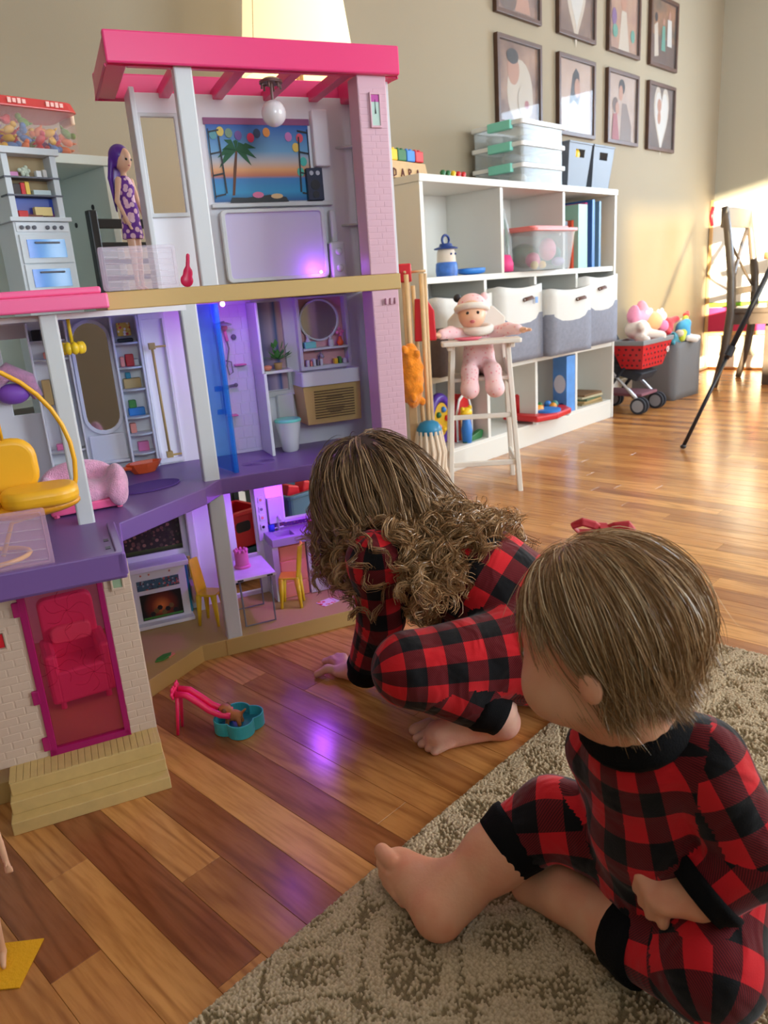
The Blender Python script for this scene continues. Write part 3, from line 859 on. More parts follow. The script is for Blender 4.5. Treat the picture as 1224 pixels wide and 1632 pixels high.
HEART = [(0.62*16*math.sin(t)**3/16, (13*math.cos(t)-5*math.cos(2*t)-2*math.cos(3*t)-math.cos(4*t))/17) for t in [2*PI*i/28 for i in range(28)]]
def heart(cx, cz, s, sy=1.35):
    return [(cx+p[0]*s, cz+p[1]*s*sy) for p in HEART]
def photo(x0, z0, label, base, dark, shapes, idx, w=0.345, hh=0.345):
    root = empty('picture_frame', (x0+w/2, YB-0.0015, z0), 0, label, 'picture', 'framed photographs on the wall')
    f = 0.018
    MB().ring([(-w/2, 0), (w/2, 0), (w/2, hh), (-w/2, hh)], [(-w/2+f, f), (w/2-f, f), (w/2-f, hh-f), (-w/2+f, hh-f)], 0, 0.020, upright(0, 0, 0)).build('frame', M_FRAME, root, bevel=0.002)
    p = MB().prism([(-w/2+f, f), (w/2-f, f), (w/2-f, hh-f), (-w/2+f, hh-f)], 0, 0.002, upright(0, -0.004, 0)).build('photo', print_mat(idx, base, dark), root)
    for k, (m_, poly) in enumerate(shapes):
        MB().prism(poly, 0, 0.0004, upright(0, -0.0062-0.0005*k, 0)).build('photo_shape', PM[m_], p)
    MB().box(-w/2+f, w/2-f, -0.0150, -0.0140, f, hh-f).build('glass', M_GLASS, root)
    return root
FX = [2.943, 3.432, 3.905, 4.370]
zl, zu = 1.338, 1.758
photo(FX[0], zl, 'framed photo of a swaddled newborn, lower row behind the clear boxes', S(170, 132, 108), S(112, 80, 66), [('cream', blob(0.01, 0.14, 0.10, 0.13)), ('skin', blob(-0.04, 0.225, 0.045, 0.06)), ('dark', blob(-0.045, 0.275, 0.045, 0.03)), ('cream', blob(0.05, 0.11, 0.06, 0.07)), ('rose', blob(0.06, 0.095, 0.018, 0.018))], 0)
photo(FX[1], zl, 'framed photo of a dark haired person looking down, lower row', S(192, 164, 146), S(180, 150, 132), [('dark', [(-0.06, 0.14), (-0.03, 0.27), (0.0, 0.30), (0.03, 0.28), (0.04, 0.18), (0.02, 0.14)]), ('skin', blob(0.012, 0.215, 0.026, 0.042)), ('white', [(-0.07, 0.02), (-0.07, 0.13), (-0.02, 0.16), (0.04, 0.13), (0.06, 0.02)])], 1)
photo(FX[2], zl, 'framed photo of two people close together, lower row', S(188, 164, 148), S(172, 146, 130), [('taupe', [(-0.02, 0.02), (0.0, 0.2), (0.05, 0.2), (0.11, 0.1), (0.11, 0.02)]), ('dark', blob(-0.005, 0.275, 0.034, 0.036)), ('skin', blob(-0.016, 0.245, 0.022, 0.036)), ('brown', blob(-0.075, 0.185, 0.03, 0.036)), ('skin', blob(-0.055, 0.17, 0.02, 0.03)), ('rose', [(-0.11, 0.02), (-0.10, 0.14), (-0.06, 0.15), (-0.03, 0.02)])], 2)
photo(FX[3], zl, 'framed photo of a baby on a heart shaped white blanket, lower row', S(116, 96, 86), S(96, 78, 70), [('cream', heart(0.01, 0.185, 0.155)), ('white', heart(0.01, 0.18, 0.13)), ('skin', blob(-0.02, 0.235, 0.026, 0.034)), ('skin', blob(-0.02, 0.175, 0.020, 0.035))], 3)
photo(FX[0], zu, 'framed photo of a reclining person, upper row above the clear boxes', S(160, 124, 106), S(108, 78, 68), [('skin', [(-0.02, 0.03), (0.10, 0.03), (0.06, 0.16), (0.02, 0.12)]), ('brown', blob(-0.07, 0.06, 0.06, 0.04)), ('cream', blob(0.0, 0.22, 0.09, 0.07))], 4)
photo(FX[1], zu, 'framed photo of a large pale heart shape, upper row', S(146, 116, 98), S(116, 88, 76), [('cream', heart(0.0, 0.17, 0.15)), ('white', heart(0.005, 0.17, 0.10))], 5)
photo(FX[2], zu, 'framed photo of a child in a pale dress among flowers, upper row', S(182, 144, 118), S(164, 124, 106), [('cream', [(-0.05, 0.02), (-0.02, 0.2), (0.03, 0.2), (0.07, 0.02)]), ('skin', blob(0.0, 0.24, 0.03, 0.038)), ('gold', blob(0.0, 0.28, 0.035, 0.025)), ('violet', blob(-0.10, 0.16, 0.025, 0.04)), ('mint', blob(-0.09, 0.10, 0.028, 0.03)), ('mint', blob(0.10, 0.10, 0.022, 0.03))], 6)
photo(FX[3], zu, 'framed photo of a standing group in white and mint, upper row', S(164, 112, 76), S(92, 78, 60), [('brown', [(-0.15, 0.02), (0.15, 0.02), (0.15, 0.14), (-0.15, 0.16)]), ('cream', [(-0.10, 0.05), (-0.11, 0.2), (-0.07, 0.22), (-0.05, 0.06)]), ('dark', blob(-0.09, 0.24, 0.018, 0.022)), ('mint', [(-0.02, 0.09), (-0.01, 0.21), (0.02, 0.21), (0.03, 0.09)]), ('skin', blob(0.005, 0.23, 0.014, 0.018)), ('white', [(0.05, 0.12), (0.05, 0.25), (0.10, 0.25), (0.11, 0.12)]), ('skin', blob(0.075, 0.27, 0.015, 0.02))], 7)

# ------------------------------------------------------------------ the dollhouse (local x along its front, y into it)
HO, HA = (0.758, 1.223, 0.0), math.radians(-22.75)
HM = Matrix.Translation(HO) @ Matrix.Rotation(HA, 4, 'Z')
def HW(x, y, z):
    return tuple(HM @ Vector((x, y, z)))

P_WHITE = mat('plastic_lilac_white', S(210, 211, 214), 0.38, spec=0.5)
P_WALL = mat('plastic_wall', S(240, 237, 244), 0.42)
P_TAN = mat('plastic_tan', S(196, 162, 100), 0.45)
P_TANB = mat('plastic_tan_wood', S(200, 168, 108), 0.5, noise=(60, 0.06))
P_PURPLE = mat('plastic_purple', S(116, 84, 148), 0.4)
P_HOT = mat('plastic_hot_pink', S(236, 58, 122), 0.32)
P_EAVE = mat('plastic_pink', S(255, 104, 160), 0.35)
P_COL = mat('plastic_light_pink', S(214, 170, 184), 0.42)
P_CREAM = mat('plastic_cream', S(204, 178, 158), 0.5)
P_GREY = mat('plastic_grey', S(120, 118, 128), 0.4)
P_DARK = mat('plastic_dark', S(26, 24, 30), 0.4)
P_AQUA = mat('plastic_aqua', S(120, 214, 200), 0.35)
P_TEAL = mat('plastic_teal', S(40, 130, 150), 0.4)
P_YEL = mat('plastic_yellow', S(240, 200, 40), 0.32)
P_EGG = mat('plastic_golden', S(240, 176, 34), 0.38)
P_ORANGE = mat('plastic_orange', S(240, 96, 44), 0.35)
P_SALMON = mat('print_salmon', S(232, 140, 124), 0.5)
P_SILVER = mat('plastic_silver', S(190, 190, 200), 0.3, metal=0.6)
P_RED = mat('plastic_red', S(206, 30, 44), 0.35)
P_GREEN = mat('plastic_green', S(70, 140, 60), 0.5)
P_PINKM = mat('plastic_mid_pink', S(232, 120, 168), 0.4)
P_MIRROR = mat('mirror_foil', S(200, 196, 196), 0.06, metal=1.0)
def tint_mat(name, tint, col, body):
    """clear coloured plastic: tinted see-through with a little surface colour and gloss"""
    m = bpy.data.materials.new(name); m.use_nodes = True
    nt = m.node_tree; b = nt.nodes['Principled BSDF']
    b.inputs['Base Color'].default_value = col; b.inputs['Roughness'].default_value = 0.12
    t = nt.nodes.new('ShaderNodeBsdfTransparent'); t.inputs[0].default_value = tint
    mx = nt.nodes.new('ShaderNodeMixShader'); mx.inputs[0].default_value = body
    nt.links.new(t.outputs[0], mx.inputs[1]); nt.links.new(b.outputs[0], mx.inputs[2])
    nt.links.new(mx.outputs[0], nt.nodes['Material Output'].inputs[0])
    return m
P_BLUET = tint_mat('clear_blue', (0.48, 0.78, 1.0, 1), S(56, 140, 232), 0.30)
P_PINKT = tint_mat('clear_pink', (0.92, 0.58, 0.66, 1), S(190, 50, 100), 0.16)
P_FROST = mat('clear_frosted', S(236, 230, 240), 0.25, alpha=0.20)
P_FROSTP = mat('clear_frosted_pink', S(238, 190, 214), 0.25, alpha=0.28)
P_FROSTL = mat('clear_frosted_lilac', S(226, 206, 226), 0.25, alpha=0.24)
P_FUZZ = mat('pink_fleece', S(238, 170, 204), 0.95, sheen=0.6, bump=(420, 0.9), noise=(90, 0.12))
P_PRUG = mat('purple_fleece', S(96, 62, 140), 0.95, bump=(500, 0.8))

def ramp_mat(name, axis, lo, hi, stops, rough=0.35):
    """a flat print: colours ramp along one object axis"""
    m = bpy.data.materials.new(name); m.use_nodes = True
    nt = m.node_tree; b = nt.nodes['Principled BSDF']
    tc = nt.nodes.new('ShaderNodeTexCoord'); sp = nt.nodes.new('ShaderNodeSeparateXYZ')
    nt.links.new(tc.outputs['Object'], sp.inputs[0])
    mr = nt.nodes.new('ShaderNodeMapRange'); mr.inputs['From Min'].default_value = lo; mr.inputs['From Max'].default_value = hi
    nt.links.new(sp.outputs[axis], mr.inputs['Value'])
    cr = nt.nodes.new('ShaderNodeValToRGB'); e = cr.color_ramp.elements
    e[0].position, e[0].color = stops[0]; e[1].position, e[1].color = stops[-1]
    for p, c in stops[1:-1]:
        k = e.new(p); k.color = c
    nt.links.new(mr.outputs[0], cr.inputs['Fac']); nt.links.new(cr.outputs['Color'], b.inputs['Base Color'])
    b.inputs['Roughness'].default_value = rough
    return m

def spots_mat(name, base, cols, scale, rough=0.5, thr=0.42):
    """a small printed pattern of coloured blobs"""
    m = bpy.data.materials.new(name); m.use_nodes = True
    nt = m.node_tree; b = nt.nodes['Principled BSDF']
    tc = nt.nodes.new('ShaderNodeTexCoord'); v = nt.nodes.new('ShaderNodeTexVoronoi'); v.inputs['Scale'].default_value = scale
    nt.links.new(tc.outputs['Object'], v.inputs['Vector'])
    sp = nt.nodes.new('ShaderNodeSeparateColor'); nt.links.new(v.outputs['Color'], sp.inputs[0])
    cr = nt.nodes.new('ShaderNodeValToRGB'); cr.color_ramp.interpolation = 'CONSTANT'
    e = cr.color_ramp.elements
    e[0].position = 0; e[0].color = cols[0]; e[1].position = 1.0/len(cols); e[1].color = cols[1 % len(cols)]
    for i, c in enumerate(cols[2:]):
        k = e.new((i+2)/len(cols)); k.color = c
    nt.links.new(sp.outputs[0], cr.inputs['Fac'])
    lt = nt.nodes.new('ShaderNodeMath'); lt.operation = 'LESS_THAN'; lt.inputs[1].default_value = thr
    nt.links.new(v.outputs['Distance'], lt.inputs[0])
    mx = nt.nodes.new('ShaderNodeMix'); mx.data_type = 'RGBA'
    nt.links.new(lt.outputs[0], mx.inputs['Factor']); mx.inputs['A'].default_value = base; nt.links.new(cr.outputs['Color'], mx.inputs['B'])
    nt.links.new(mx.outputs['Result'], b.inputs['Base Color'])
    b.inputs['Roughness'].default_value = rough
    return m

house = empty('dollhouse', HO, HA, 'three storey pink and purple plastic dollhouse with open front', 'dollhouse')
def part(name, m, mb, parent=None, bevel=0.0015, **kw):
    return mb.build(name, m, parent or house, bevel=bevel, **kw)
def panel_holes(s0, s1, z0, z1, d0, d1, holes):
    mb = MB()
    xs = sorted({s0, s1} | {h[0] for h in holes} | {h[1] for h in holes})
    zs = sorted({z0, z1} | {h[2] for h in holes} | {h[3] for h in holes})
    for i in range(len(xs)-1):
        for j in range(len(zs)-1):
            cx, cz = (xs[i]+xs[i+1])/2, (zs[j]+zs[j+1])/2
            if not any(h[0] < cx < h[1] and h[2] < cz < h[3] for h in holes):
                mb.box(xs[i], xs[i+1], d0, d1, zs[j], zs[j+1])
    return mb
def up_ring(outer, inner, d_front, th):
    return MB().ring(outer, inner, 0, th, upright(0, d_front+th, 0))
def up_shape(poly, d_front, th):
    return MB().prism(poly, 0, th, upright(0, d_front+th, 0))
def rect4(x0, x1, z0, z1):
    return [(x0, z0), (x1, z0), (x1, z1), (x0, z1)]

# floors
part('base', P_TAN, MB().prism([(0.455, 0), (0.455, 0.235), (-0.42, 0.235), (-0.42, -0.30), (-0.185, -0.30), (-0.165, -0.09), (-0.05, 0.002), (-0.002, 0.002), (-0.002, 0)], 0, 0.035), bevel=0.002)
part('middle_floor', P_PURPLE, MB().prism([(0.445, 0), (0.445, 0.235), (-0.42, 0.235), (-0.42, -0.372), (-0.182, -0.372), (-0.172, -0.193), (-0.008, -0.052), (0.03, 0)], 0.338, 0.370), bevel=0.002)
part('balcony_rim', P_PURPLE, MB().box(-0.42, -0.182, -0.378, -0.366, 0.342, 0.378).box(-0.192, -0.180, -0.378, -0.2, 0.345, 0.376), bevel=0.002)
for x0, x1 in ((-0.40, -0.315), (-0.305, -0.195)):
    part('rim_slot', P_DARK, MB().box(x0, x1, -0.3635, -0.355, 0.366, 0.3708), bevel=0)
for y in (-0.325, -0.285):
    part('floor_socket', P_DARK, MB().box(-0.203, -0.196, y, y+0.012, 0.365, 0.3706), bevel=0)
part('upper_floor', P_TAN, MB().box(-0.122, 0.440, 0.0, 0.235, 0.696, 0.726).box(-0.122, 0.1, 0.234, 0.32, 0.696, 0.726), bevel=0.002)
# back walls, one per storey, with their openings
part('upper_wall', P_WALL, panel_holes(-0.004, 0.448, 0.726, 1.088, 0.216, 0.226, [(0.009, 0.075, 0.871, 1.046)]), bevel=0.001)
part('middle_wall', P_WALL, panel_holes(-0.42, 0.455, 0.370, 0.696, 0.216, 0.226, [(-0.312, -0.262, 0.510, 0.655)]), bevel=0.001)
part('ground_wall', P_WALL, panel_holes(-0.42, 0.455, 0.035, 0.338, 0.206, 0.216, [(0.085, 0.131, 0.135, 0.30), (0.205, 0.30, 0.205, 0.30), (0.055, 0.132, 0.045, 0.125), (-0.03, -0.012, 0.06, 0.16)]), bevel=0.001)
part('side_wall', P_WHITE, MB().box(0.443, 0.451, 0.03, 0.226, 0.726, 1.08).box(0.443, 0.451, 0.05, 0.226, 0.035, 0.696), bevel=0.001)
part('wall_edge', P_WHITE, MB().box(-0.012, -0.002, 0.150, 0.226, 0.726, 1.082), bevel=0.002)
part('window_frame', P_WHITE, up_ring(rect4(0.003, 0.081, 0.864, 1.052), rect4(0.010, 0.074, 0.872, 1.045), 0.208, 0.008))
part('ceiling_strip', P_WALL, MB().box(-0.42, -0.012, -0.14, 0.216, 0.688, 0.696), bevel=0)
# posts
def post(x0, x1, y0, y1, z0, z1, lean=0.0, m=P_WHITE):
    mb = MB().prism(rrect(x0, x1, y0, y1, 0.003, 3), z0, z1, top=rrect(x0+lean, x1+lean, y0, y1, 0.003, 3))
    return part('post', m, mb, bevel=0)
post(0.003, 0.034, 0.003, 0.028, 0.035, 0.338)
post(0.000, 0.030, -0.004, 0.024, 0.370, 0.696)
post(0.045, 0.076, 0.000, 0.024, 0.726, 1.078)
post(-0.233, -0.207, -0.165, -0.142, 0.370, 0.696)
post(-0.022, -0.004, 0.185, 0.206, 0.035, 0.338, m=P_WALL)
# front column, light pink with brick courses
colm = part('column', P_COL, MB().box(0.376, 0.434, 0.002, 0.055, 0.035, 0.696).box(0.376, 0.434, 0.002, 0.05, 0.726, 1.078), bevel=0.002)
brick = MB().box(-0.0130, 0.0130, -0.00035, 0.001, -0.0050, 0.0050).build('brick', P_COL, colm, bevel=0.0005, seg=1)
brick.location = (0.391, 0.002, 0.05)
def more(o, loc, scale=None, parent=None):
    c = o.copy(); COL.objects.link(c); c.location = loc
    if parent:
        c.parent = parent
    if scale:
        c.scale = scale
    return c
k = 0
z = 0.05
while z < 1.06:
    if not (0.68 < z < 0.74):
        for x in ((0.391, 0.4190) if k % 2 else (0.3865, 0.4050, 0.4235)):
            if not (x == 0.391 and z == 0.05):
                more(brick, (x, 0.002, z), (1, 1, 1) if k % 2 else (0.66, 1, 1))
    z += 0.0115; k += 1
plq = part('plaque', P_COL, up_ring(rect4(0.397, 0.419, 0.988, 1.048), rect4(0.400, 0.416, 0.992, 1.044), -0.003, 0.005), bevel=0.0008)
part('plaque_print', mat('print_mint', S(190, 214, 204), 0.3), up_shape(rect4(0.400, 0.416, 0.992, 1.032), -0.001, 0.002), plq, bevel=0)
part('plaque_lamp', mat('print_magenta', S(190, 70, 160), 0.4), up_shape(rect4(0.400, 0.416, 1.032, 1.044), -0.001, 0.002), plq, bevel=0)
part('plaque_figure', P_DARK, up_shape([(0.4065, 1.012), (0.4095, 1.012), (0.4085, 1.022), (0.4083, 1.036), (0.4077, 1.036), (0.4075, 1.022)], -0.0018, 0.002), plq, bevel=0)
for i in range(3):
    part('bracket', P_COL, up_shape([(0.402+0.010*i, 0.668), (0.406+0.010*i, 0.668), (0.409+0.010*i, 0.680), (0.402+0.010*i, 0.680)], -0.006, 0.009), colm, bevel=0.0006)
# roof: hot pink frame with rafters
roof = part('roof', P_HOT, MB().box(-0.062, 0.458, -0.012, 0.004, 1.076, 1.124).box(-0.062, 0.458, 0.225, 0.24, 1.076, 1.122)
            .box(-0.062, -0.028, 0.004, 0.225, 1.076, 1.118).box(0.425, 0.458, 0.004, 0.225, 1.076, 1.118), bevel=0.003)
part('roof_lip', P_HOT, MB().box(-0.028, 0.425, 0.004, 0.016, 1.076, 1.084), roof, bevel=0.001)
for x in (0.062, 0.165, 0.268, 0.365):
    part('rafter', P_HOT, MB().box(x-0.010, x+0.010, 0.004, 0.225, 1.079, 1.098), roof, bevel=0.0015)
part('eave', P_EAVE, MB().box(-0.42, -0.132, -0.19, 0.06, 0.700, 0.722).box(-0.42, -0.140, -0.183, 0.05, 0.722, 0.732), bevel=0.003)
# the front door wing: steps, brick wall, clear pink door
part('step', P_TANB, MB().box(-0.392, -0.174, -0.388, -0.30, 0.0, 0.020), bevel=0.0012)
part('step', P_TANB, MB().box(-0.390, -0.175, -0.368, -0.30, 0.020, 0.040), bevel=0.0012)
part('step', P_TANB, MB().box(-0.388, -0.176, -0.352, -0.30, 0.040, 0.060), bevel=0.0012)
for i in range(22):
    x = -0.384+i*0.0094
    part('deck_plank', P_TANB, MB().box(x-0.0044, x+0.0044, -0.351, -0.303, 0.060, 0.0612), bevel=0.0005, seg=1)
dw = part('door_wall', P_CREAM, panel_holes(-0.42, -0.176, 0.060, 0.343, -0.306, -0.294, [(-0.331, -0.216, 0.060, 0.338)]), bevel=0.0012)
part('wing_side', P_CREAM, MB().box(-0.186, -0.176, -0.294, -0.10, 0.035, 0.06), bevel=0.001)
bk = MB().box(-0.0125, 0.0125, -0.0005, 0.001, -0.0056, 0.0056).build('brick', P_CREAM, dw, bevel=0.0005, seg=1)
bk.location = (-0.203, -0.306, 0.068)
for r in range(21):
    z = 0.068+r*0.0128
    xs = (-0.203, -0.1835) if r % 2 else (-0.209, -0.1895)
    for n_, x in enumerate(xs):
        if r == 0 and n_ == 0 and not r % 2:
            bk.location = (x, -0.306, z); bk.scale = (0.55, 1, 1); continue
        more(bk, (x, -0.306, z), (0.95 if (r % 2) == (n_ == 0) else 0.5, 1, 1))
    for x in ((-0.404, -0.377, -0.350) if r % 2 else (-0.392, -0.365, -0.343)):
        more(bk, (x, -0.306, z), (1, 1, 1) if x < -0.345 or r % 2 else (0.6, 1, 1))
door = part('front_door', P_PINKT, MB().box(-0.329, -0.218, -0.306, -0.302, 0.064, 0.337), bevel=0.001)
P_PINKE = tint_mat('clear_pink_edge', (0.8, 0.25, 0.5, 1), S(190, 36, 116), 0.6)
part('door_frame', P_PINKE, MB().box(-0.331, -0.321, -0.309, -0.299, 0.062, 0.338).box(-0.224, -0.216, -0.309, -0.299, 0.062, 0.338).box(-0.331, -0.216, -0.309, -0.299, 0.062, 0.072), door, bevel=0.001)
for z0 in (0.072, 0.15, 0.29):
    part('door_hinge', P_PINKE, MB().box(-0.339, -0.329, -0.310, -0.300, z0, z0+0.022), door, bevel=0.001)
for cx, cz, n_ in ((-0.270, 0.285, 7), (-0.300, 0.20, 6), (-0.25, 0.18, 7), (-0.275, 0.235, 5)):
    fl = MB()
    for i in range(n_):
        a = 2*PI*i/n_
        c0 = (cx, cz); r0 = 0.026
        ptsl = []
        for j in range(7):
            t = j/6
            ptsl.append((c0[0]+math.cos(a+0.5*math.sin(PI*t))*r0*t*1.2, -0.307, c0[1]+math.sin(a+0.5*math.sin(PI*t))*r0*t*1.2))
        fl.tube(ptsl, 0.0004, 4)
    part('door_engraving', P_PINKT, fl, door, bevel=0)
pl2 = part('plaque', P_CREAM, up_ring(rect4(-0.205, -0.186, 0.300, 0.340), rect4(-0.202, -0.189, 0.304, 0.336), -0.310, 0.006), bevel=0.0008)
part('plaque_print', mat('print_mint_dark', S(150, 170, 140), 0.4), up_shape(rect4(-0.202, -0.189, 0.304, 0.336), -0.3085, 0.002), pl2, bevel=0)
pl3 = part('plaque', P_CREAM, up_ring(rect4(-0.374, -0.354, 0.245, 0.275), rect4(-0.371, -0.357, 0.248, 0.272), -0.310, 0.006), bevel=0.0008)
part('plaque_print', P_RED, up_shape(rect4(-0.370, -0.358, 0.250, 0.270), -0.3085, 0.002), pl3, bevel=0)
# railings: frosted panels with wavy strips
def railing(x0, x1, y, z0, z1, m, strip_m, n):
    o = part('railing', m, up_ring(rrect(x0, x1, z0, z1, 0.004, 3), rrect(x0+0.006, x1-0.006, z0+0.006, z1-0.006, 0.003, 3), y-0.002, 0.004), bevel=0.0006)
    part('railing_panel', m, up_shape(rect4(x0+0.005, x1-0.005, z0+0.005, z1-0.005), y-0.0008, 0.0016), o, bevel=0)
    for i in range(n):
        zc = z0+(z1-z0)*(0.16+0.7*i/max(n-1, 1))
        w = 0.0032 if strip_m is not P_FROST else 0.0008
        part('railing_strip', strip_m, up_shape([(x0+0.008, zc-w+0.004), (x0+(x1-x0)*0.5, zc-w*0.3), (x1-0.008, zc-w-0.003), (x1-0.008, zc-0.003), (x0+(x1-x0)*0.5, zc+w), (x0+0.008, zc+w+0.004)], y-0.0018, 0.0036), o, bevel=0)
    return o
railing(-0.123, 0.006, -0.001, 0.727, 0.799, P_FROSTL, P_FROST, 6)
railing(-0.41, -0.270, -0.352, 0.371, 0.452, P_FROSTP, P_FROST, 5)

# ---- upper storey fittings
sunset = ramp_mat('print_sunset', 'Z', 0.890, 1.034, [(0.0, S(24, 84, 150)), (0.12, S(40, 150, 205)), (0.30, S(50, 130, 200)), (0.34, S(208, 120, 90)), (0.42, S(236, 170, 110)), (0.52, S(200, 190, 190)), (0.66, S(110, 170, 215)), (1.0, S(28, 90, 180))])
po = part('window_print', sunset, up_shape(rect4(0.134, 0.346, 0.890, 1.034), 0.213, 0.003), bevel=0)
part('print_border', mat('print_mauve', S(150, 80, 130), 0.4), up_shape(rect4(0.130, 0.350, 1.034, 1.046), 0.212, 0.004), po, bevel=0)
part('print_sill', P_WHITE, MB().box(0.125, 0.385, 0.200, 0.216, 0.878, 0.886), po)
P_LEAF = mat('print_leaf', S(34, 96, 60), 0.6)
palm = MB().prism([(0.172, 0.902), (0.177, 0.902), (0.186, 0.95), (0.192, 0.985), (0.188, 0.986), (0.180, 0.952)], 0, 0.0008, upright(0, 0.213, 0))
part('palm_trunk', mat('print_trunk', S(110, 70, 50), 0.6), palm, po, bevel=0)
for i in range(9):
    a = math.radians(-35+i*31)
    L_ = 0.034+0.006*(i % 3)
    c0 = Vector((0.190, 0.986))
    d2 = Vector((math.cos(a), math.sin(a)*0.8)); nrm = Vector((-d2.y, d2.x))
    tip = c0+d2*L_+Vector((0, -0.012)); md = c0+d2*L_*0.55
    part('palm_leaf', P_LEAF, MB().prism([tuple(c0), tuple(md+nrm*0.006), tuple(tip), tuple(md-nrm*0.006)], 0, 0.001, upright(0, 0.2125, 0)), po, bevel=0)
for x0, sg in ((0.136, 1), (0.344, -1)):
    x1 = x0+sg*0.026
    cs = part('casement', P_DARK, MB().prism([(x0, 0.896), (x0+sg*0.0015, 0.896), (x0+sg*0.0015, 1.026), (x0, 1.026)][::sg], 0, 0.002, upright(0, 0.212, 0))
              .prism([(x1-sg*0.003, 0.906), (x1, 0.906), (x1-sg*0.004, 1.012), (x1-sg*0.007, 1.012)][::sg], 0, 0.002, upright(0, 0.212, 0)), po, bevel=0)
    for zz in (0.899, 0.938, 0.978, 1.018):
        part('casement_bar', P_DARK, MB().prism([(x0, zz), (x1-sg*0.004, zz+0.004), (x1-sg*0.004, zz+0.007), (x0, zz+0.003)][::sg], 0, 0.0018, upright(0, 0.2118, 0)), po, bevel=0)
bal = [(0.146, 1.015, (90, 160, 170)), (0.161, 1.021, (222, 196, 90)), (0.178, 1.018, (120, 150, 120)), (0.197, 1.014, (120, 80, 160)), (0.222, 1.010, (230, 60, 110)), (0.236, 1.018, (40, 60, 100)), (0.256, 1.020, (230, 150, 60)), (0.302, 1.012, (200, 120, 190)), (0.326, 1.010, (225, 80, 100)), (0.316, 0.992, (235, 200, 90)), (0.330, 0.965, (70, 190, 180)), (0.322, 0.945, (80, 190, 170))]
for i, (bx, bz, bc_) in enumerate(bal):
    part('balloon', mat('print_balloon_%d' % i, S(*bc_), 0.4), MB().prism(circle(0.0075, 14, bx, bz, 0.0088), 0, 0.001, upright(0, 0.2118, 0)), po, bevel=0)
part('sofa_print', P_DARK, MB().prism([(0.165, 0.888), (0.29, 0.888), (0.285, 0.897), (0.25, 0.902), (0.20, 0.897), (0.17, 0.898)], 0, 0.001, upright(0, 0.2115, 0)), po, bevel=0)
part('cushion_print', P_PINKM, MB().prism(circle(0.012, 12, 0.225, 0.902, 0.006), 0, 0.001, upright(0, 0.2108, 0)), po, bevel=0)
part('food_print', mat('print_cream', S(226, 190, 140), 0.5), MB().prism(circle(0.013, 12, 0.265, 0.899, 0.005), 0, 0.001, upright(0, 0.2108, 0)), po, bevel=0)
sp_ = part('speaker_print', mat('print_navy', S(30, 36, 66), 0.4), MB().box(0.331, 0.366, 0.200, 0.212, 0.888, 0.951), bevel=0.001)
for bx, bz, br in ((0.341, 0.941, 0.0045), (0.355, 0.941, 0.0045), (0.348, 0.918, 0.010), (0.348, 0.899, 0.007)):
    part('speaker_cone', P_SILVER if br < 0.006 else P_DARK, MB().prism(circle(br, 16, bx, bz), 0, 0.0015, upright(0, 0.2, 0)), sp_, bevel=0)
part('cupboard', P_WALL, MB().box(0.352, 0.386, 0.196, 0.216, 0.954, 1.062), bevel=0.003)
for z in (0.990, 0.835):
    part('corner_shelf', P_WHITE, MB().prism([(0.405, 0.216), (0.443, 0.216), (0.443, 0.185)], z, z+0.004), bevel=0.0008)
fp = part('fold_down_panel', P_WHITE, up_ring(rrect(0.136, 0.358, 0.731, 0.873, 0.010, 5), rrect(0.145, 0.350, 0.739, 0.866, 0.007, 5), 0.186, 0.014), bevel=0.002)
part('panel_screen', mat('frosted_lilac', S(206, 192, 226), 0.3), up_shape(rrect(0.144, 0.351, 0.738, 0.867, 0.007, 5), 0.194, 0.004), fp, bevel=0)
sw = part('shower_column', P_WHITE, MB().box(0.372, 0.386, 0.19, 0.206, 0.800, 0.868).box(0.363, 0.396, 0.178, 0.206, 0.728, 0.802), bevel=0.004)
for z in (0.748, 0.782):
    part('shower_knob', P_WHITE, MB().lathe([(0.007, 0), (0.0075, 0.004), (0.005, 0.008), (0, 0.008)], 16, upright(0.3795, 0.178, z)), sw, bevel=0, smooth=True)
P_BRONZE = mat('plastic_bronze', S(120, 90, 84), 0.35)
pend = part('pendant_lamp', P_BRONZE, MB().lathe([(0.021, 0), (0.021, 0.004), (0.012, 0.009), (0.004, 0.011)], 20, Matrix.Translation((0.2265, 0.05, 1.069)))
            .tube([(0.2265, 0.05, 1.075), (0.2265, 0.05, 1.040)], 0.0028, 8), bevel=0, auto=40)
for i in range(6):
    a = 2*PI*i/6
    part('lamp_claw', P_BRONZE, MB().tube([(0.2265+0.006*math.cos(a), 0.05+0.006*math.sin(a), 1.072), (0.2265+0.017*math.cos(a), 0.05+0.017*math.sin(a), 1.068), (0.2265+0.018*math.cos(a), 0.05+0.018*math.sin(a), 1.060)], 0.0022, 6), pend, bevel=0, smooth=True)
part('lamp_globe', mat('pearl_globe', S(226, 218, 222), 0.25, coat=0.4), MB().ball((0.2265, 0.05, 1.020), 0.0225, 24, 14), pend, bevel=0, smooth=True)

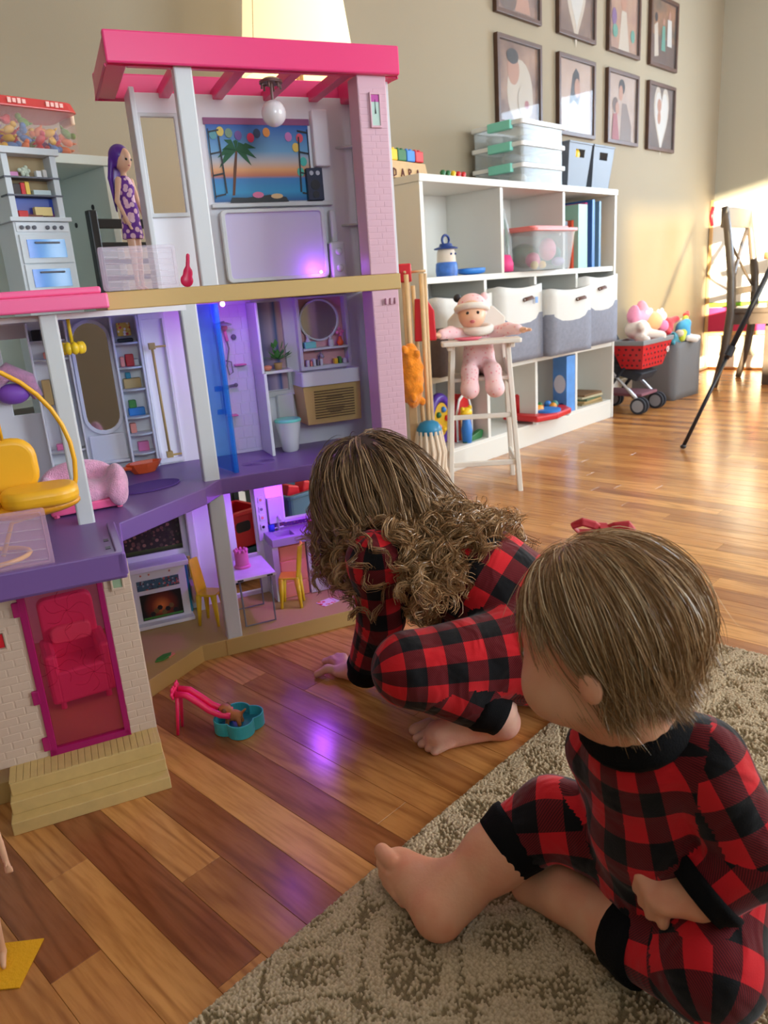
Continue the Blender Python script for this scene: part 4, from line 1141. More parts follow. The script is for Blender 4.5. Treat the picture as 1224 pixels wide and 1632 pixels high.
# ---- bathroom
P_TILE = mat('bath_wall_tile', S(232, 228, 240), 0.3)
for r in range(12):
    for c in range(4):
        x0 = 0.095+c*0.0198+(0.0 if r % 2 else 0.004)
        z0 = 0.378+r*0.0259
        part('tile', P_TILE, MB().box(x0, min(x0+0.0192, 0.172), 0.2148, 0.2165, z0, z0+0.0252), bevel=0.0005, seg=1)
part('partition', P_WHITE, MB().box(0.172, 0.179, 0.13, 0.216, 0.370, 0.545).box(0.172, 0.178, 0.140, 0.216, 0.545, 0.690), bevel=0.0015)
part('shower_bar', P_GREY, MB().tube([(0.098, 0.205, 0.655), (0.101, 0.202, 0.520), (0.106, 0.202, 0.515)], 0.0022, 8).tube([(0.098, 0.205, 0.652), (0.112, 0.17, 0.656)], 0.0022, 8), bevel=0, smooth=True)
part('shower_head', P_GREY, MB().lathe([(0.0, 0), (0.013, 0.0), (0.013, 0.003), (0.003, 0.007)], 16, Matrix.Translation((0.113, 0.165, 0.648))), bevel=0, smooth=True)
part('shower_hose', P_GREY, MB().tube([(0.118, 0.2, 0.628), (0.121, 0.196, 0.60), (0.113, 0.198, 0.565), (0.116, 0.198, 0.545), (0.124, 0.198, 0.550), (0.123, 0.198, 0.572), (0.112, 0.2, 0.575)], 0.0015, 6), bevel=0, smooth=True)
part('shower_handset', P_PINKM, MB().tube([(0.117, 0.2, 0.64), (0.12, 0.198, 0.615)], 0.0035, 8).ball((0.117, 0.197, 0.643), 0.007), bevel=0, smooth=True)
part('shower_valve', P_GREY, MB().tube([(0.096, 0.205, 0.518), (0.128, 0.205, 0.522)], 0.003, 8).ball((0.107, 0.203, 0.519), 0.006).ball((0.128, 0.203, 0.522), 0.0045), bevel=0, smooth=True)
part('wall_spout', P_GREY, MB().ball((0.137, 0.21, 0.622), (0.006, 0.006, 0.006)), bevel=0, smooth=True)
for x, z in ((0.143, 0.562), (0.112, 0.456)):
    part('soap_shelf', P_PINKM, MB().box(x-0.012, x+0.012, 0.196, 0.216, z, z+0.003), bevel=0.001)
bd = [(0.046, 0.108), (0.050, 0.1085), (0.071, 0.0225), (0.067, 0.0215)]
bdo = part('shower_door', P_BLUET, MB().prism(bd, 0.3715, 0.694), bevel=0.0008)
part('door_rim', P_BLUET, MB().prism([(0.063, 0.0365), (0.071, 0.0385), (0.074, 0.022), (0.064, 0.0195)], 0.3715, 0.694), bdo, bevel=0.0008)
part('door_handle', P_BLUET, MB().prism([(0.060, 0.044), (0.064, 0.045), (0.066, 0.030), (0.062, 0.029)], 0.485, 0.540).box(0.052, 0.066, 0.05, 0.055, 0.53, 0.54).box(0.052, 0.066, 0.05, 0.055, 0.485, 0.495), bdo, bevel=0.0008)
wn = part('window_print', ramp_mat('print_bath_window', 'X', 0.186, 0.25, [(0.0, S(96, 110, 136)), (0.25, S(120, 110, 160)), (0.55, S(190, 168, 200)), (0.72, S(70, 100, 170)), (0.8, S(196, 160, 176)), (1.0, S(206, 170, 176))]), up_shape(rect4(0.186, 0.248, 0.500, 0.690), 0.2145, 0.002), bevel=0)
part('window_border', P_WHITE, up_ring(rect4(0.181, 0.279, 0.486, 0.694), rect4(0.188, 0.247, 0.498, 0.688), 0.206, 0.010), wn, bevel=0.001)
part('plant_shelf', P_WHITE, MB().box(0.186, 0.248, 0.168, 0.216, 0.540, 0.546), bevel=0.001)
P_NICHE = mat('niche_pink', S(232, 168, 176), 0.5)
nc = part('niche_back', P_NICHE, up_shape(rect4(0.281, 0.388, 0.543, 0.690), 0.2145, 0.002), bevel=0)
part('niche_frame', P_WHITE, up_ring(rect4(0.274, 0.395, 0.536, 0.694), rect4(0.282, 0.387, 0.545, 0.689), 0.190, 0.025), nc, bevel=0.0015)
part('niche_shelf', P_WHITE, MB().box(0.281, 0.388, 0.182, 0.216, 0.579, 0.584), nc, bevel=0.001)
mr_ = part('round_mirror', P_WHITE, up_ring(circle(0.0465, 36, 0.331, 0.642, 0.0455), circle(0.042, 36, 0.331, 0.642, 0.041), 0.206, 0.006), bevel=0.001)
part('mirror_glass', mat('bath_mirror', S(196, 196, 190), 0.12, metal=0.85), up_shape(circle(0.0425, 36, 0.331, 0.642, 0.0415), 0.209, 0.002), mr_, bevel=0)
part('tissue_box', P_AQUA, MB().box(0.286, 0.312, 0.184, 0.205, 0.584, 0.598), nc, bevel=0.002)
part('tissue', P_WHITE, MB().lathe([(0.006, 0), (0.003, 0.008), (0.005, 0.014), (0, 0.013)], 7, Matrix.Translation((0.297, 0.195, 0.598))), nc, bevel=0)
part('bottle', P_WHITE, MB().lathe([(0.006, 0), (0.006, 0.014), (0.0025, 0.017), (0.0025, 0.022)], 12, Matrix.Translation((0.350, 0.195, 0.584))), nc, bevel=0, auto=40)
vs_ = part('vase', P_ORANGE, MB().lathe([(0.005, 0), (0.008, 0.007), (0.003, 0.016), (0.004, 0.019)], 14, Matrix.Translation((0.372, 0.195, 0.584))), nc, bevel=0, smooth=True)
for i in range(4):
    part('blossom', P_PINKM, MB().ball((0.372+0.006*math.cos(i*1.7), 0.193, 0.614+0.006*math.sin(i*1.7)), 0.0042, 8, 5).tube([(0.372, 0.195, 0.602), (0.372+0.006*math.cos(i*1.7), 0.193, 0.614)], 0.0006, 4), vs_, bevel=0, smooth=True)
for i, (x, w, hh) in enumerate(((0.287, 0.006, 0.014), (0.295, 0.005, 0.011), (0.302, 0.006, 0.016), (0.311, 0.004, 0.013), (0.318, 0.006, 0.014), (0.352, 0.008, 0.012), (0.363, 0.006, 0.015), (0.372, 0.009, 0.010))):
    part('toiletry', [P_WHITE, P_SALMON, P_WHITE, P_GREY, P_WHITE, P_YEL, P_GREEN, P_WHITE][i], MB().box(x, x+w, 0.186, 0.2, 0.545, 0.545+hh), nc, bevel=0.001)
van = part('vanity', P_TAN, MB().prism([(0.262, 0.140), (0.388, 0.140), (0.388, 0.216), (0.262, 0.216)], 0.423, 0.508, top=[(0.256, 0.136), (0.390, 0.136), (0.390, 0.216), (0.256, 0.216)]), bevel=0.0015)
P_SLOT = mat('slot_shadow', S(96, 72, 40), 0.6)  # colour of the strips painted as shade inside the vanity slots
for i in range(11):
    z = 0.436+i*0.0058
    part('vanity_slot_shade', P_SLOT, MB().box(0.280, 0.372, 0.1365-0.00030*i+0.0004, 0.139, z, z+0.0022), van, bevel=0)
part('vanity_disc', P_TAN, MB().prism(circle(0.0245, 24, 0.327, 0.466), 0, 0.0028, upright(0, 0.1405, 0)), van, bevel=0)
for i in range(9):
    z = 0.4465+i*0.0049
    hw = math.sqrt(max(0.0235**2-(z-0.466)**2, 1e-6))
    part('disc_slot_shade', P_SLOT, MB().box(0.327-hw, 0.327+hw, 0.1372, 0.1379, z-0.0008, z+0.0008), van, bevel=0)
bs = part('basin', P_WHITE, MB().ring(rrect(0.254, 0.389, 0.130, 0.216, 0.006, 4), rrect(0.262, 0.381, 0.138, 0.205, 0.006, 4), 0.508, 0.538).prism(rrect(0.262, 0.381, 0.138, 0.205, 0.006, 4), 0.508, 0.514), bevel=0.001)
part('faucet', P_SILVER, MB().tube([(0.322, 0.205, 0.536), (0.322, 0.205, 0.566), (0.322, 0.190, 0.570), (0.322, 0.178, 0.564)], 0.0035, 8).cbox((0.322, 0.205, 0.575), (0.016, 0.004, 0.003)), bs, bevel=0, smooth=True)
tl = part('toilet', P_WHITE, MB().lathe([(0.015, 0.0), (0.018, 0.004), (0.022, 0.03), (0.0265, 0.058), (0.028, 0.066)], 28, Matrix.Translation((0.222, 0.160, 0.370))), bevel=0, auto=50)
part('toilet_lid', P_AQUA, MB().lathe([(0.029, 0), (0.0295, 0.003), (0.027, 0.006), (0, 0.006)], 28, Matrix.Translation((0.222, 0.160, 0.436))), tl, bevel=0, auto=40)
part('toilet_tank', P_WHITE, MB().box(0.214, 0.252, 0.196, 0.216, 0.425, 0.490), tl, bevel=0.003)
for i in range(5):
    part('floor_engraving', P_PURPLE, MB().ring(circle(0.012+0.006*i, 24, 0.13, 0.09, 0.008+0.004*i), circle(0.011+0.006*i, 24, 0.13, 0.09, 0.0075+0.004*i), 0.370, 0.3706), bevel=0)

# ---- closet wall
def up_round(x0, x1, z0, z1, k=10):
    r = (x1-x0)/2
    return [((x0+x1)/2+r*math.cos(PI*i/k), z1-r+r*math.sin(PI*i/k)) for i in range(k+1)]+[((x0+x1)/2-r*math.cos(PI*i/k), z0+r-r*math.sin(PI*i/k)) for i in range(k+1)]
mrr = part('closet_mirror', P_WALL, up_ring(up_round(-0.188, -0.110, 0.452, 0.682), up_round(-0.181, -0.117, 0.460, 0.674), 0.206, 0.010), bevel=0.0015)
part('mirror_glass', P_MIRROR, up_shape(up_round(-0.182, -0.116, 0.459, 0.675), 0.211, 0.002), mrr, bevel=0)
part('mirror_ledge', P_WALL, MB().box(-0.186, -0.112, 0.196, 0.216, 0.392, 0.398).box(-0.184, -0.114, 0.204, 0.216, 0.398, 0.452), mrr, bevel=0.002)
def shelf_tower(x0, x1, zs, items):
    t = part('closet_shelves', P_WALL, MB().box(x0, x0+0.004, 0.180, 0.216, 0.376, 0.682).box(x1-0.004, x1, 0.180, 0.216, 0.376, 0.682), bevel=0.001)
    for z in zs:
        part('shelf', P_WHITE, MB().prism([(x0, 0.216), (x0, 0.188)]+[(x0+(x1-x0)*i/8, 0.188-0.016*math.sin(PI*i/8)) for i in range(1, 8)]+[(x1, 0.188), (x1, 0.216)], z, z+0.004), t, bevel=0.0008)
    for nm, m_, fx, w, z, hh in items:
        xx = x0+0.006+(x1-x0-0.012)*fx
        part(nm, m_, MB().box(xx-w/2, xx+w/2, 0.196, 0.212, z+0.004, z+0.004+hh), t, bevel=0.0018)
    return t
zs_ = [0.628, 0.580, 0.536, 0.480, 0.445, 0.405]
P_P1 = spots_mat('print_floral', S(230, 190, 60), [S(240, 220, 120), S(220, 80, 60), S(250, 240, 200)], 160)
shelf_tower(-0.110, -0.057, zs_, [('bouquet', P_P1, 0.5, 0.026, 0.640, 0.026), ('book_stack', P_DARK, 0.5, 0.030, 0.628, 0.007), ('shoe_box', P_RED, 0.55, 0.016, 0.580, 0.024), ('bottle', P_SALMON, 0.2, 0.008, 0.580, 0.020),
    ('box', P_WHITE, 0.85, 0.010, 0.580, 0.014), ('basket', P_TAN, 0.5, 0.034, 0.536, 0.020), ('jar', P_TEAL, 0.35, 0.010, 0.556, 0.012), ('blue_bag', mat('print_blue', S(50, 130, 200), 0.5), 0.5, 0.032, 0.480, 0.016), ('green_bag', P_GREEN, 0.35, 0.014, 0.496, 0.016),
    ('pink_print', P_SALMON, 0.2, 0.012, 0.445, 0.020), ('heart_print', P_PINKM, 0.55, 0.022, 0.405, 0.020)])
shelf_tower(-0.262, -0.190, [0.645, 0.610, 0.430, 0.400], [('book', P_DARK, 0.2, 0.018, 0.645, 0.020), ('shoe', P_SALMON, 0.45, 0.020, 0.610, 0.012), ('dress', mat('print_blue_dress', S(40, 100, 170), 0.6), 0.75, 0.014, 0.448, 0.135), ('coat', P_DARK, 0.5, 0.016, 0.440, 0.13), ('gold_bag', P_TAN, 0.2, 0.016, 0.52, 0.05), ('box', P_PINKM, 0.3, 0.018, 0.430, 0.012), ('hat_box', P_DARK, 0.8, 0.018, 0.376, 0.02)])
rod = part('clothes_rod', P_TAN, MB().tube([(-0.036, 0.186, 0.618), (-0.033, 0.186, 0.396)], 0.0028, 8), bevel=0, smooth=True)
for z in (0.620, 0.396):
    part('rod_bracket', P_TAN, MB().cbox((-0.036 if z > 0.5 else -0.033, 0.188, z), (0.013, 0.013, 0.013)), rod, bevel=0.001)
    part('rod_arm', P_TAN, MB().box(-0.036, -0.008, 0.188, 0.192, z-0.004, z), rod, bevel=0.0005)
part('closet_panel', P_WALL, up_ring(rect4(-0.052, 0.0, 0.374, 0.684), rect4(-0.046, -0.006, 0.384, 0.672), 0.209, 0.007), bevel=0.001)
part('arch_bed', P_FUZZ, MB().tube([(-0.345, 0.19, 0.545), (-0.335, 0.18, 0.58), (-0.305, 0.175, 0.598), (-0.275, 0.18, 0.58), (-0.262, 0.19, 0.545)], [0.010, 0.016, 0.018, 0.016, 0.010], 10), bevel=0, smooth=True)
part('arch_cushion', mat('plastic_violet', S(150, 90, 200), 0.5), MB().ball((-0.304, 0.19, 0.555), (0.030, 0.02, 0.020)), bevel=0, smooth=True)
yl = part('closet_lamp', P_YEL, MB().tube([(-0.191, -0.09, 0.696), (-0.191, -0.09, 0.650)], 0.0028, 8).lathe([(0.010, 0), (0.006, -0.004), (0.003, -0.010)], 14, Matrix.Translation((-0.191, -0.09, 0.696))), bevel=0, smooth=True)
for i in range(9):
    a = 2*PI*i/9
    part('lamp_petal', P_YEL, MB().ball((-0.191+0.014*math.cos(a), -0.09+0.014*math.sin(a), 0.642), (0.0065, 0.0065, 0.010)), yl, bevel=0, smooth=True)

# ---- kitchen
ks = part('kitchen_strip', P_WHITE, MB().box(0.136, 0.160, 0.196, 0.206, 0.165, 0.325), bevel=0.001)
for i, (z, m_) in enumerate(((0.262, P_TAN), (0.240, P_GREY), (0.220, P_SALMON), (0.198, P_DARK))):
    part('icon', P_WHITE, MB().box(0.142, 0.154, 0.1935, 0.196, z-0.007, z+0.007), ks, bevel=0.0006)
    part('icon_print', m_, MB().prism(circle(0.0035, 8, 0.148, z), 0, 0.0008, upright(0, 0.1935, 0)), ks, bevel=0)
LEDP = (0.36, 0.10, 1.0)
part('light_panel', mat('lit_panel', S(200, 130, 255), 0.4, emit=(0.42, 0.12, 1.0, 1), emit_s=1.6), MB().box(0.163, 0.196, 0.198, 0.206, 0.262, 0.300), bevel=0)
part('hood', P_WHITE, MB().box(0.163, 0.198, 0.19, 0.206, 0.202, 0.262), bevel=0.001)
part('backsplash', spots_mat('print_backsplash', S(150, 90, 190), [S(220, 70, 120), S(240, 200, 210), S(120, 60, 160), S(230, 120, 90)], 260), MB().box(0.160, 0.305, 0.203, 0.207, 0.187, 0.204), bevel=0)
part('window_sill', P_WHITE, MB().box(0.198, 0.305, 0.19, 0.208, 0.200, 0.207), bevel=0.001)
cab = part('kitchen_cabinet', P_SALMON, MB().box(0.160, 0.226, 0.142, 0.205, 0.036, 0.166), bevel=0.001)
for z0, z1 in ((0.042, 0.072), (0.076, 0.124), (0.128, 0.160)):
    part('cabinet_door', P_SALMON, MB().box(0.164, 0.222, 0.1395, 0.143, z0, z1), cab, bevel=0.001)
part('cabinet_side', P_WHITE, MB().box(0.146, 0.160, 0.130, 0.206, 0.036, 0.166), cab, bevel=0.001)
ct = part('countertop', mat('plastic_lilac_grey', S(168, 160, 178), 0.35), MB().ring([(0.148, 0.128), (0.312, 0.128), (0.312, 0.207), (0.148, 0.207)], [(0.165, 0.142), (0.205, 0.142), (0.205, 0.185), (0.165, 0.185)], 0.166, 0.184).prism([(0.165, 0.142), (0.205, 0.142), (0.205, 0.185), (0.165, 0.185)], 0.166, 0.172), bevel=0.001)
part('sink_tap', P_WHITE, MB().tube([(0.183, 0.194, 0.184), (0.183, 0.194, 0.215), (0.183, 0.18, 0.221), (0.183, 0.17, 0.214)], 0.003, 8).tube([(0.171, 0.194, 0.19), (0.195, 0.194, 0.19)], 0.0025, 6), ct, bevel=0, smooth=True)
part('soap_cup', mat('print_cobalt', S(40, 70, 200), 0.4), MB().lathe([(0.007, 0), (0.008, 0.014), (0.006, 0.016)], 14, Matrix.Translation((0.167, 0.196, 0.184))), ct, bevel=0, smooth=True)
ov = part('oven', P_WHITE, MB().box(0.229, 0.312, 0.138, 0.205, 0.036, 0.166), bevel=0.0015)
part('oven_window', mat('print_oven_red', S(92, 22, 20), 0.25), MB().box(0.236, 0.300, 0.1362, 0.139, 0.098, 0.152), ov, bevel=0.001)
part('oven_glass', P_DARK, MB().box(0.241, 0.295, 0.1352, 0.137, 0.106, 0.147), ov, bevel=0.0005)
part('oven_handle', P_RED, MB().box(0.245, 0.300, 0.131, 0.137, 0.092, 0.098), ov, bevel=0.001)
part('oven_display', P_DARK, MB().box(0.262, 0.286, 0.1365, 0.139, 0.157, 0.163), ov, bevel=0)
for i in range(4):
    part('oven_rack', mat('print_rust', S(150, 60, 30), 0.5), MB().box(0.243, 0.293, 0.1347, 0.1355, 0.110+0.003*i, 0.1112+0.003*i), ov, bevel=0)

# ---- lounge
tvf = part('screen', P_WALL, up_ring(rect4(-0.164, -0.026, 0.172, 0.30), rect4(-0.156, -0.034, 0.184, 0.292), 0.198, 0.008), bevel=0.001)
part('screen_print', spots_mat('print_crowd', S(46, 38, 34), [S(120, 84, 70), S(90, 70, 60), S(150, 110, 90), S(60, 62, 44), S(34, 30, 30)], 110), up_shape(rect4(-0.156, -0.034, 0.194, 0.292), 0.202, 0.003), tvf, bevel=0)
part('screen_ground', ramp_mat('print_ground', 'Z', 0.184, 0.194, [(0, S(30, 28, 22)), (1, S(74, 92, 40))]), up_shape(rect4(-0.156, -0.034, 0.184, 0.194), 0.2018, 0.003), tvf, bevel=0)
fpl = part('fireplace', P_WALL, MB().box(-0.158, -0.042, 0.160, 0.206, 0.036, 0.160).box(-0.164, -0.034, 0.150, 0.206, 0.160, 0.172).box(-0.160, -0.038, 0.140, 0.206, 0.036, 0.044), bevel=0.0015)
part('fireplace_print', spots_mat('print_village', S(60, 100, 110), [S(200, 90, 80), S(40, 70, 80), S(150, 170, 170), S(90, 60, 60)], 190), up_shape(rect4(-0.146, -0.058, 0.118, 0.140), 0.158, 0.003), fpl, bevel=0)
def fire_mat():
    m = bpy.data.materials.new('print_fire'); m.use_nodes = True
    nt = m.node_tree; b = nt.nodes['Principled BSDF']
    tc = nt.nodes.new('ShaderNodeTexCoord'); mp = nt.nodes.new('ShaderNodeMapping')
    mp.inputs['Location'].default_value = (0.102*26, 0, -0.078*26); mp.inputs['Scale'].default_value = (26, 0.0, 26)
    g = nt.nodes.new('ShaderNodeTexGradient'); g.gradient_type = 'SPHERICAL'
    nt.links.new(tc.outputs['Object'], mp.inputs['Vector']); nt.links.new(mp.outputs[0], g.inputs['Vector'])
    cr = nt.nodes.new('ShaderNodeValToRGB'); e = cr.color_ramp.elements
    e[0].color = S(14, 12, 16); e[1].color = S(240, 130, 60); k = e.new(0.45); k.color = S(120, 40, 24)
    nt.links.new(g.outputs['Fac'], cr.inputs['Fac']); nt.links.new(cr.outputs['Color'], b.inputs['Base Color']); b.inputs['Roughness'].default_value = 0.3
    return m
fr_ = part('fire_print', fire_mat(), up_shape(rect4(-0.144, -0.058, 0.050, 0.108), 0.158, 0.003), fpl, bevel=0)
for i in range(7):
    part('log_print', [P_DARK, mat('print_log', S(120, 90, 50), 0.6)][i % 2], MB().prism(circle(0.006, 6, -0.122+0.008*i, 0.062+0.006*(i % 3)), 0, 0.0006, upright(0, 0.158, 0)), fpl, bevel=0)
part('fire_ground', P_GREEN, up_shape(rect4(-0.142, -0.060, 0.052, 0.056), 0.1572, 0.001), fpl, bevel=0)
for x in (-0.165, -0.041):
    part('teal_side', P_TEAL, MB().box(x, x+0.005, 0.17, 0.206, 0.044, 0.160), fpl, bevel=0.0005)
part('hearth_panel', P_CREAM, MB().box(-0.035, -0.022, 0.15, 0.206, 0.07, 0.11), fpl, bevel=0.001)
for x in (-0.135, -0.118, -0.075):
    part('star_knob', P_SALMON, MB().ball((x, 0.159, 0.152), 0.0022, 8, 5), fpl, bevel=0)

# coloured lights inside the house
led1 = part('bathroom_led', mat('led_violet', S(200, 120, 255), 0.3, emit=(0.5, 0.14, 1.0, 1), emit_s=40), MB().ball((0.085, 0.035, 0.692), 0.0045, 12, 8), bevel=0, smooth=True)
led2 = part('kitchen_led', MATS['led_violet'], MB().ball((0.20, 0.075, 0.334), 0.0045, 12, 8), bevel=0, smooth=True)
light('bathroom_led_light', 'POINT', HW(0.085, 0.045, 0.680), 0.5, (0.40, 0.07, 1.0), shadow_soft_size=0.008)
light('kitchen_led_light', 'POINT', HW(0.20, 0.075, 0.322), 1.2, (0.40, 0.07, 1.0), shadow_soft_size=0.008)
part('upper_led', MATS['led_violet'], MB().ball((0.335, 0.176, 0.742), 0.003, 10, 7), bevel=0, smooth=True)
light('upper_led_light', 'POINT', HW(0.325, 0.170, 0.748), 0.09, (0.36, 0.08, 1.0), shadow_soft_size=0.004)

# ------------------------------------------------------------------ loose furniture in and around the dollhouse
def hthing(name, x, y, z, rz, label, cat, group=None):
    return empty(name, HW(x, y, z), HA+rz, label, cat, group)
def toy_chair(x, y, rz, label):
    """moulded yellow chair, its front towards local +x"""
    r = hthing('toy_chair', x, y, 0.0352, rz, label, 'toy chair', 'yellow dollhouse chairs')
    w, sz, dp = 0.021, 0.072, 0.046
    MB().prism(rrect(-dp/2, dp/2, -w, w, 0.006, 4), sz-0.005, sz).build('seat', P_YEL, r, bevel=0.0015)
    rows = []
    for k in range(7):
        t = k/6
        yw = w*(0.96+0.05*math.sin(PI*t)-0.12*t)
        xo = -dp/2+0.002-0.010*t
        rows.append([(xo+0.006*(s/3)**2-0.001, yw*s/3, sz+0.072*t) for s in (-3, -2, -1, 0, 1, 2, 3)])
    vs = [p for q in rows for p in q]+[(p[0]-0.003, p[1], p[2]) for q in rows for p in q]
    n = 7; m = 49; fs = []
    for k in range(6):
        for i in range(6):
            a = k*n+i
            fs += [(a, a+1, a+n+1, a+n), (m+a, m+a+n, m+a+n+1, m+a+1)]
        fs += [(k*n, k*n+n, m+k*n+n, m+k*n), (k*n+6, m+k*n+6, m+k*n+n+6, k*n+n+6)]
    for i in range(6):
        fs += [(i, m+i, m+i+1, i+1), (42+i, 42+i+1, m+42+i+1, m+42+i)]
    MB().add(vs, fs).build('backrest', P_YEL, r, smooth=True, bevel=0.001)
    for sx, sy in ((1, 1), (1, -1), (-1, 1), (-1, -1)):
        MB().tube([(sx*(dp/2-0.006), sy*(w-0.005), sz-0.003), (sx*(dp/2-0.001), sy*(w-0.001), 0.0004)], [0.0068, 0.0032], 8).build('leg', P_YEL, r, smooth=True)
    return r
toy_chair(0.172, 0.100, PI*0.86, 'yellow toy chair beside the toy oven')
toy_chair(-0.006, 0.105, -0.65, 'yellow toy chair beside the toy fireplace')
tb = hthing('toy_table', 0.078, 0.085, 0.0352, 0.0, 'small lilac toy table with thin metal legs in the toy kitchen', 'toy table')
MB().box(-0.047, 0.046, -0.06, 0.062, 0.107, 0.114).build('tabletop', mat('table_marble', S(226, 214, 226), 0.25, noise=(30, 0.08)), tb, bevel=0.0015)
for y in (-0.048, 0.05):
    MB().tube([(-0.030, y, 0.108), (-0.028, y, 0.003), (0.036, y, 0.003), (0.036, y, 0.108)], 0.0022, 6).build('leg_frame', P_GREY, tb, smooth=True)
for x in (-0.030, 0.032):
    MB().box(x-0.006, x+0.006, -0.062, -0.060, 0.109, 0.112).build('clip', P_DARK, tb)
ck = hthing('toy_cake', 0.070, 0.095, 0.1495, 0.0, 'pink toy cake with a crown rim on the toy table', 'toy cake')
MB().lathe([(0.018, 0), (0.0175, 0.004), (0.0145, 0.006), (0.0145, 0.034), (0.010, 0.036), (0, 0.035)], 24).build('cake', P_PINKM, ck, auto=45)
for i in range(9):
    a = 2*PI*i/9
    MB().ball((0.0125*math.cos(a), 0.0125*math.sin(a), 0.037), (0.0035, 0.0035, 0.0045), 8, 6).build('icing', P_PINKM, ck, smooth=True)
bw_ = hthing('toy_bowl', 0.262, 0.165, 0.1845, 0.0, 'red toy bowl with pink filling on the toy kitchen counter', 'toy bowl')
MB().lathe([(0.006, 0), (0.012, 0.006), (0.015, 0.016), (0.0135, 0.016), (0.010, 0.008)], 20).build('bowl', P_RED, bw_, smooth=True)
MB().ball((0, 0, 0.016), (0.013, 0.013, 0.006), 14, 8).build('filling', P_PINKM, bw_, smooth=True)
MB().tube([(0, 0, 0.018), (0.004, 0, 0.05), (0.010, 0, 0.075), (0.016, 0, 0.05), (0.012, 0.002, 0.02)], 0.0007, 5).build('wire', P_SILVER, bw_, smooth=True)
stk = tag(MB().box(-0.022, 0.022, -0.016, 0.016, 0, 0.0006).build('sticker', spots_mat('print_sticker', S(246, 220, 224), [S(236, 70, 70), S(240, 130, 60), S(236, 90, 120)], 90), None, loc=HW(0.245, 0.07, 0.0353), rot=(0, 0, HA+0.3)), 'pink and orange printed card on the toy kitchen floor', 'sticker')
lf = hthing('toy_leaf', -0.128, -0.012, 0.0354, 0.6, 'small green toy leaf lying on the dollhouse floor', 'toy')
MB().prism([(-0.022, 0), (-0.008, -0.009), (0.012, -0.008), (0.022, 0.002), (0.008, 0.010), (-0.010, 0.008)], 0, 0.003).build('leaf', P_GREEN, lf, bevel=0.001)
MB().prism([(0.004, -0.012), (0.022, -0.010), (0.024, 0.0), (0.008, -0.004)], 0.0, 0.002).build('petal', P_SALMON, lf, bevel=0.0005)
ob = hthing('toy_tray', -0.090, 0.165, 0.3705, 0.25, 'orange boat shaped toy tray on the purple floor', 'toy tray')
MB().lathe([(0.020, 0), (0.030, 0.014), (0.034, 0.022), (0.031, 0.022), (0.026, 0.012), (0.018, 0.004), (0, 0.004)], 8, sx=1.15, sy=0.62).build('hull', P_ORANGE, ob, bevel=0.0012)
MB().prism([(-0.044, -0.006), (-0.030, -0.012), (-0.030, 0.012), (-0.044, 0.006)], 0.012, 0.018).build('handle', P_ORANGE, ob, bevel=0.0015)
pr = hthing('toy_rug', -0.100, 0.025, 0.3705, 0.35, 'oval purple fleece toy rug on the dollhouse floor', 'toy rug')
MB().prism(circle(0.062, 32, 0, 0, 0.040), 0, 0.0025).build('pile', P_PRUG, pr, bevel=0.001)
# pink fleece couch on the balcony floor
so = hthing('toy_couch', -0.215, -0.085, 0.3705, 0.10, 'pink fleece covered toy couch behind the white post', 'toy couch')
def lump(prims, vox, name, m_, parent, it=1):
    V_, F_ = surface(prims, vox)
    return np_mesh(name, relax(V_, F_, it), F_, m_, parent)
# hanging egg chair with its arched stand
eg = hthing('toy_swing_chair', -0.287, -0.300, 0.3705, 0.0, 'yellow toy egg chair hanging from a curved stand on the balcony', 'toy chair')
arc = [(-0.075+0.141*math.cos(a), 0.02, 0.130+0.146*math.sin(a)) for a in [math.radians(-22+i*10.2) for i in range(15)]]
MB().tube(arc, 0.0032, 8).build('stand', P_EGG, eg, smooth=True)
MB().tube([(-0.075+0.06*math.cos(2*PI*i/20), 0.02+0.045*math.sin(2*PI*i/20), 0.0035) for i in range(21)], 0.0034, 8).build('base', P_EGG, eg, smooth=True)
MB().tube([arc[0], (0.03, 0.01, 0.062), (-0.03, 0.02, 0.05), (-0.05, 0.02, 0.004)], 0.0032, 8).build('stand_foot', P_EGG, eg, smooth=True)
MB().tube([(-0.02, 0.02, 0.166), (-0.021, 0.02, 0.255), (-0.05, 0.02, 0.274)], 0.0022, 6).build('hanger', P_EGG, eg, smooth=True)
# doll pool set on the floor
pl = empty('toy_pool', (0.612, 0.985, 0.0008), -0.5, 'small teal flower shaped toy pool on the wood floor', 'toy pool')
def clover(r, k=0.0):
    return [((r*(0.80+0.26*abs(math.cos(2*t)))+k)*math.cos(t), (r*(0.80+0.26*abs(math.cos(2*t)))+k)*math.sin(t)) for t in [2*PI*i/56 for i in range(56)]]
P_POOL = mat('plastic_pool', S(62, 178, 190), 0.3)
MB().ring(clover(0.040), clover(0.040, -0.0025), 0, 0.024).build('pool_wall', P_POOL, pl, bevel=0.0008)
MB().prism(clover(0.040, -0.001), 0, 0.003).build('pool_bottom', P_POOL, pl)
MB().prism(clover(0.040, -0.003), 0.0031, 0.007).build('pool_water', mat('pool_water', S(44, 120, 140), 0.08), pl)
sl = empty('toy_slide', (0.545, 1.055, 0.0008), math.radians(-48), 'hot pink toy slide with flower top leading into the pool', 'toy slide')
P_SLIDE = mat('plastic_neon_pink', S(250, 36, 100), 0.3)
prof = [(0.0, 0.073), (0.018, 0.070), (0.035, 0.056), (0.052, 0.040), (0.070, 0.030), (0.086, 0.027)]
for s in (-1, 1):
    MB().tube([(x, 0.0095*s, z+0.002) for x, z in prof], 0.0055, 10).build('rail', P_SLIDE, sl, smooth=True)
vs, fs = [], []
for x, z in prof:
    vs += [(x, -0.010, z-0.001), (x, 0.010, z-0.001), (x, 0.010, z-0.003), (x, -0.010, z-0.003)]
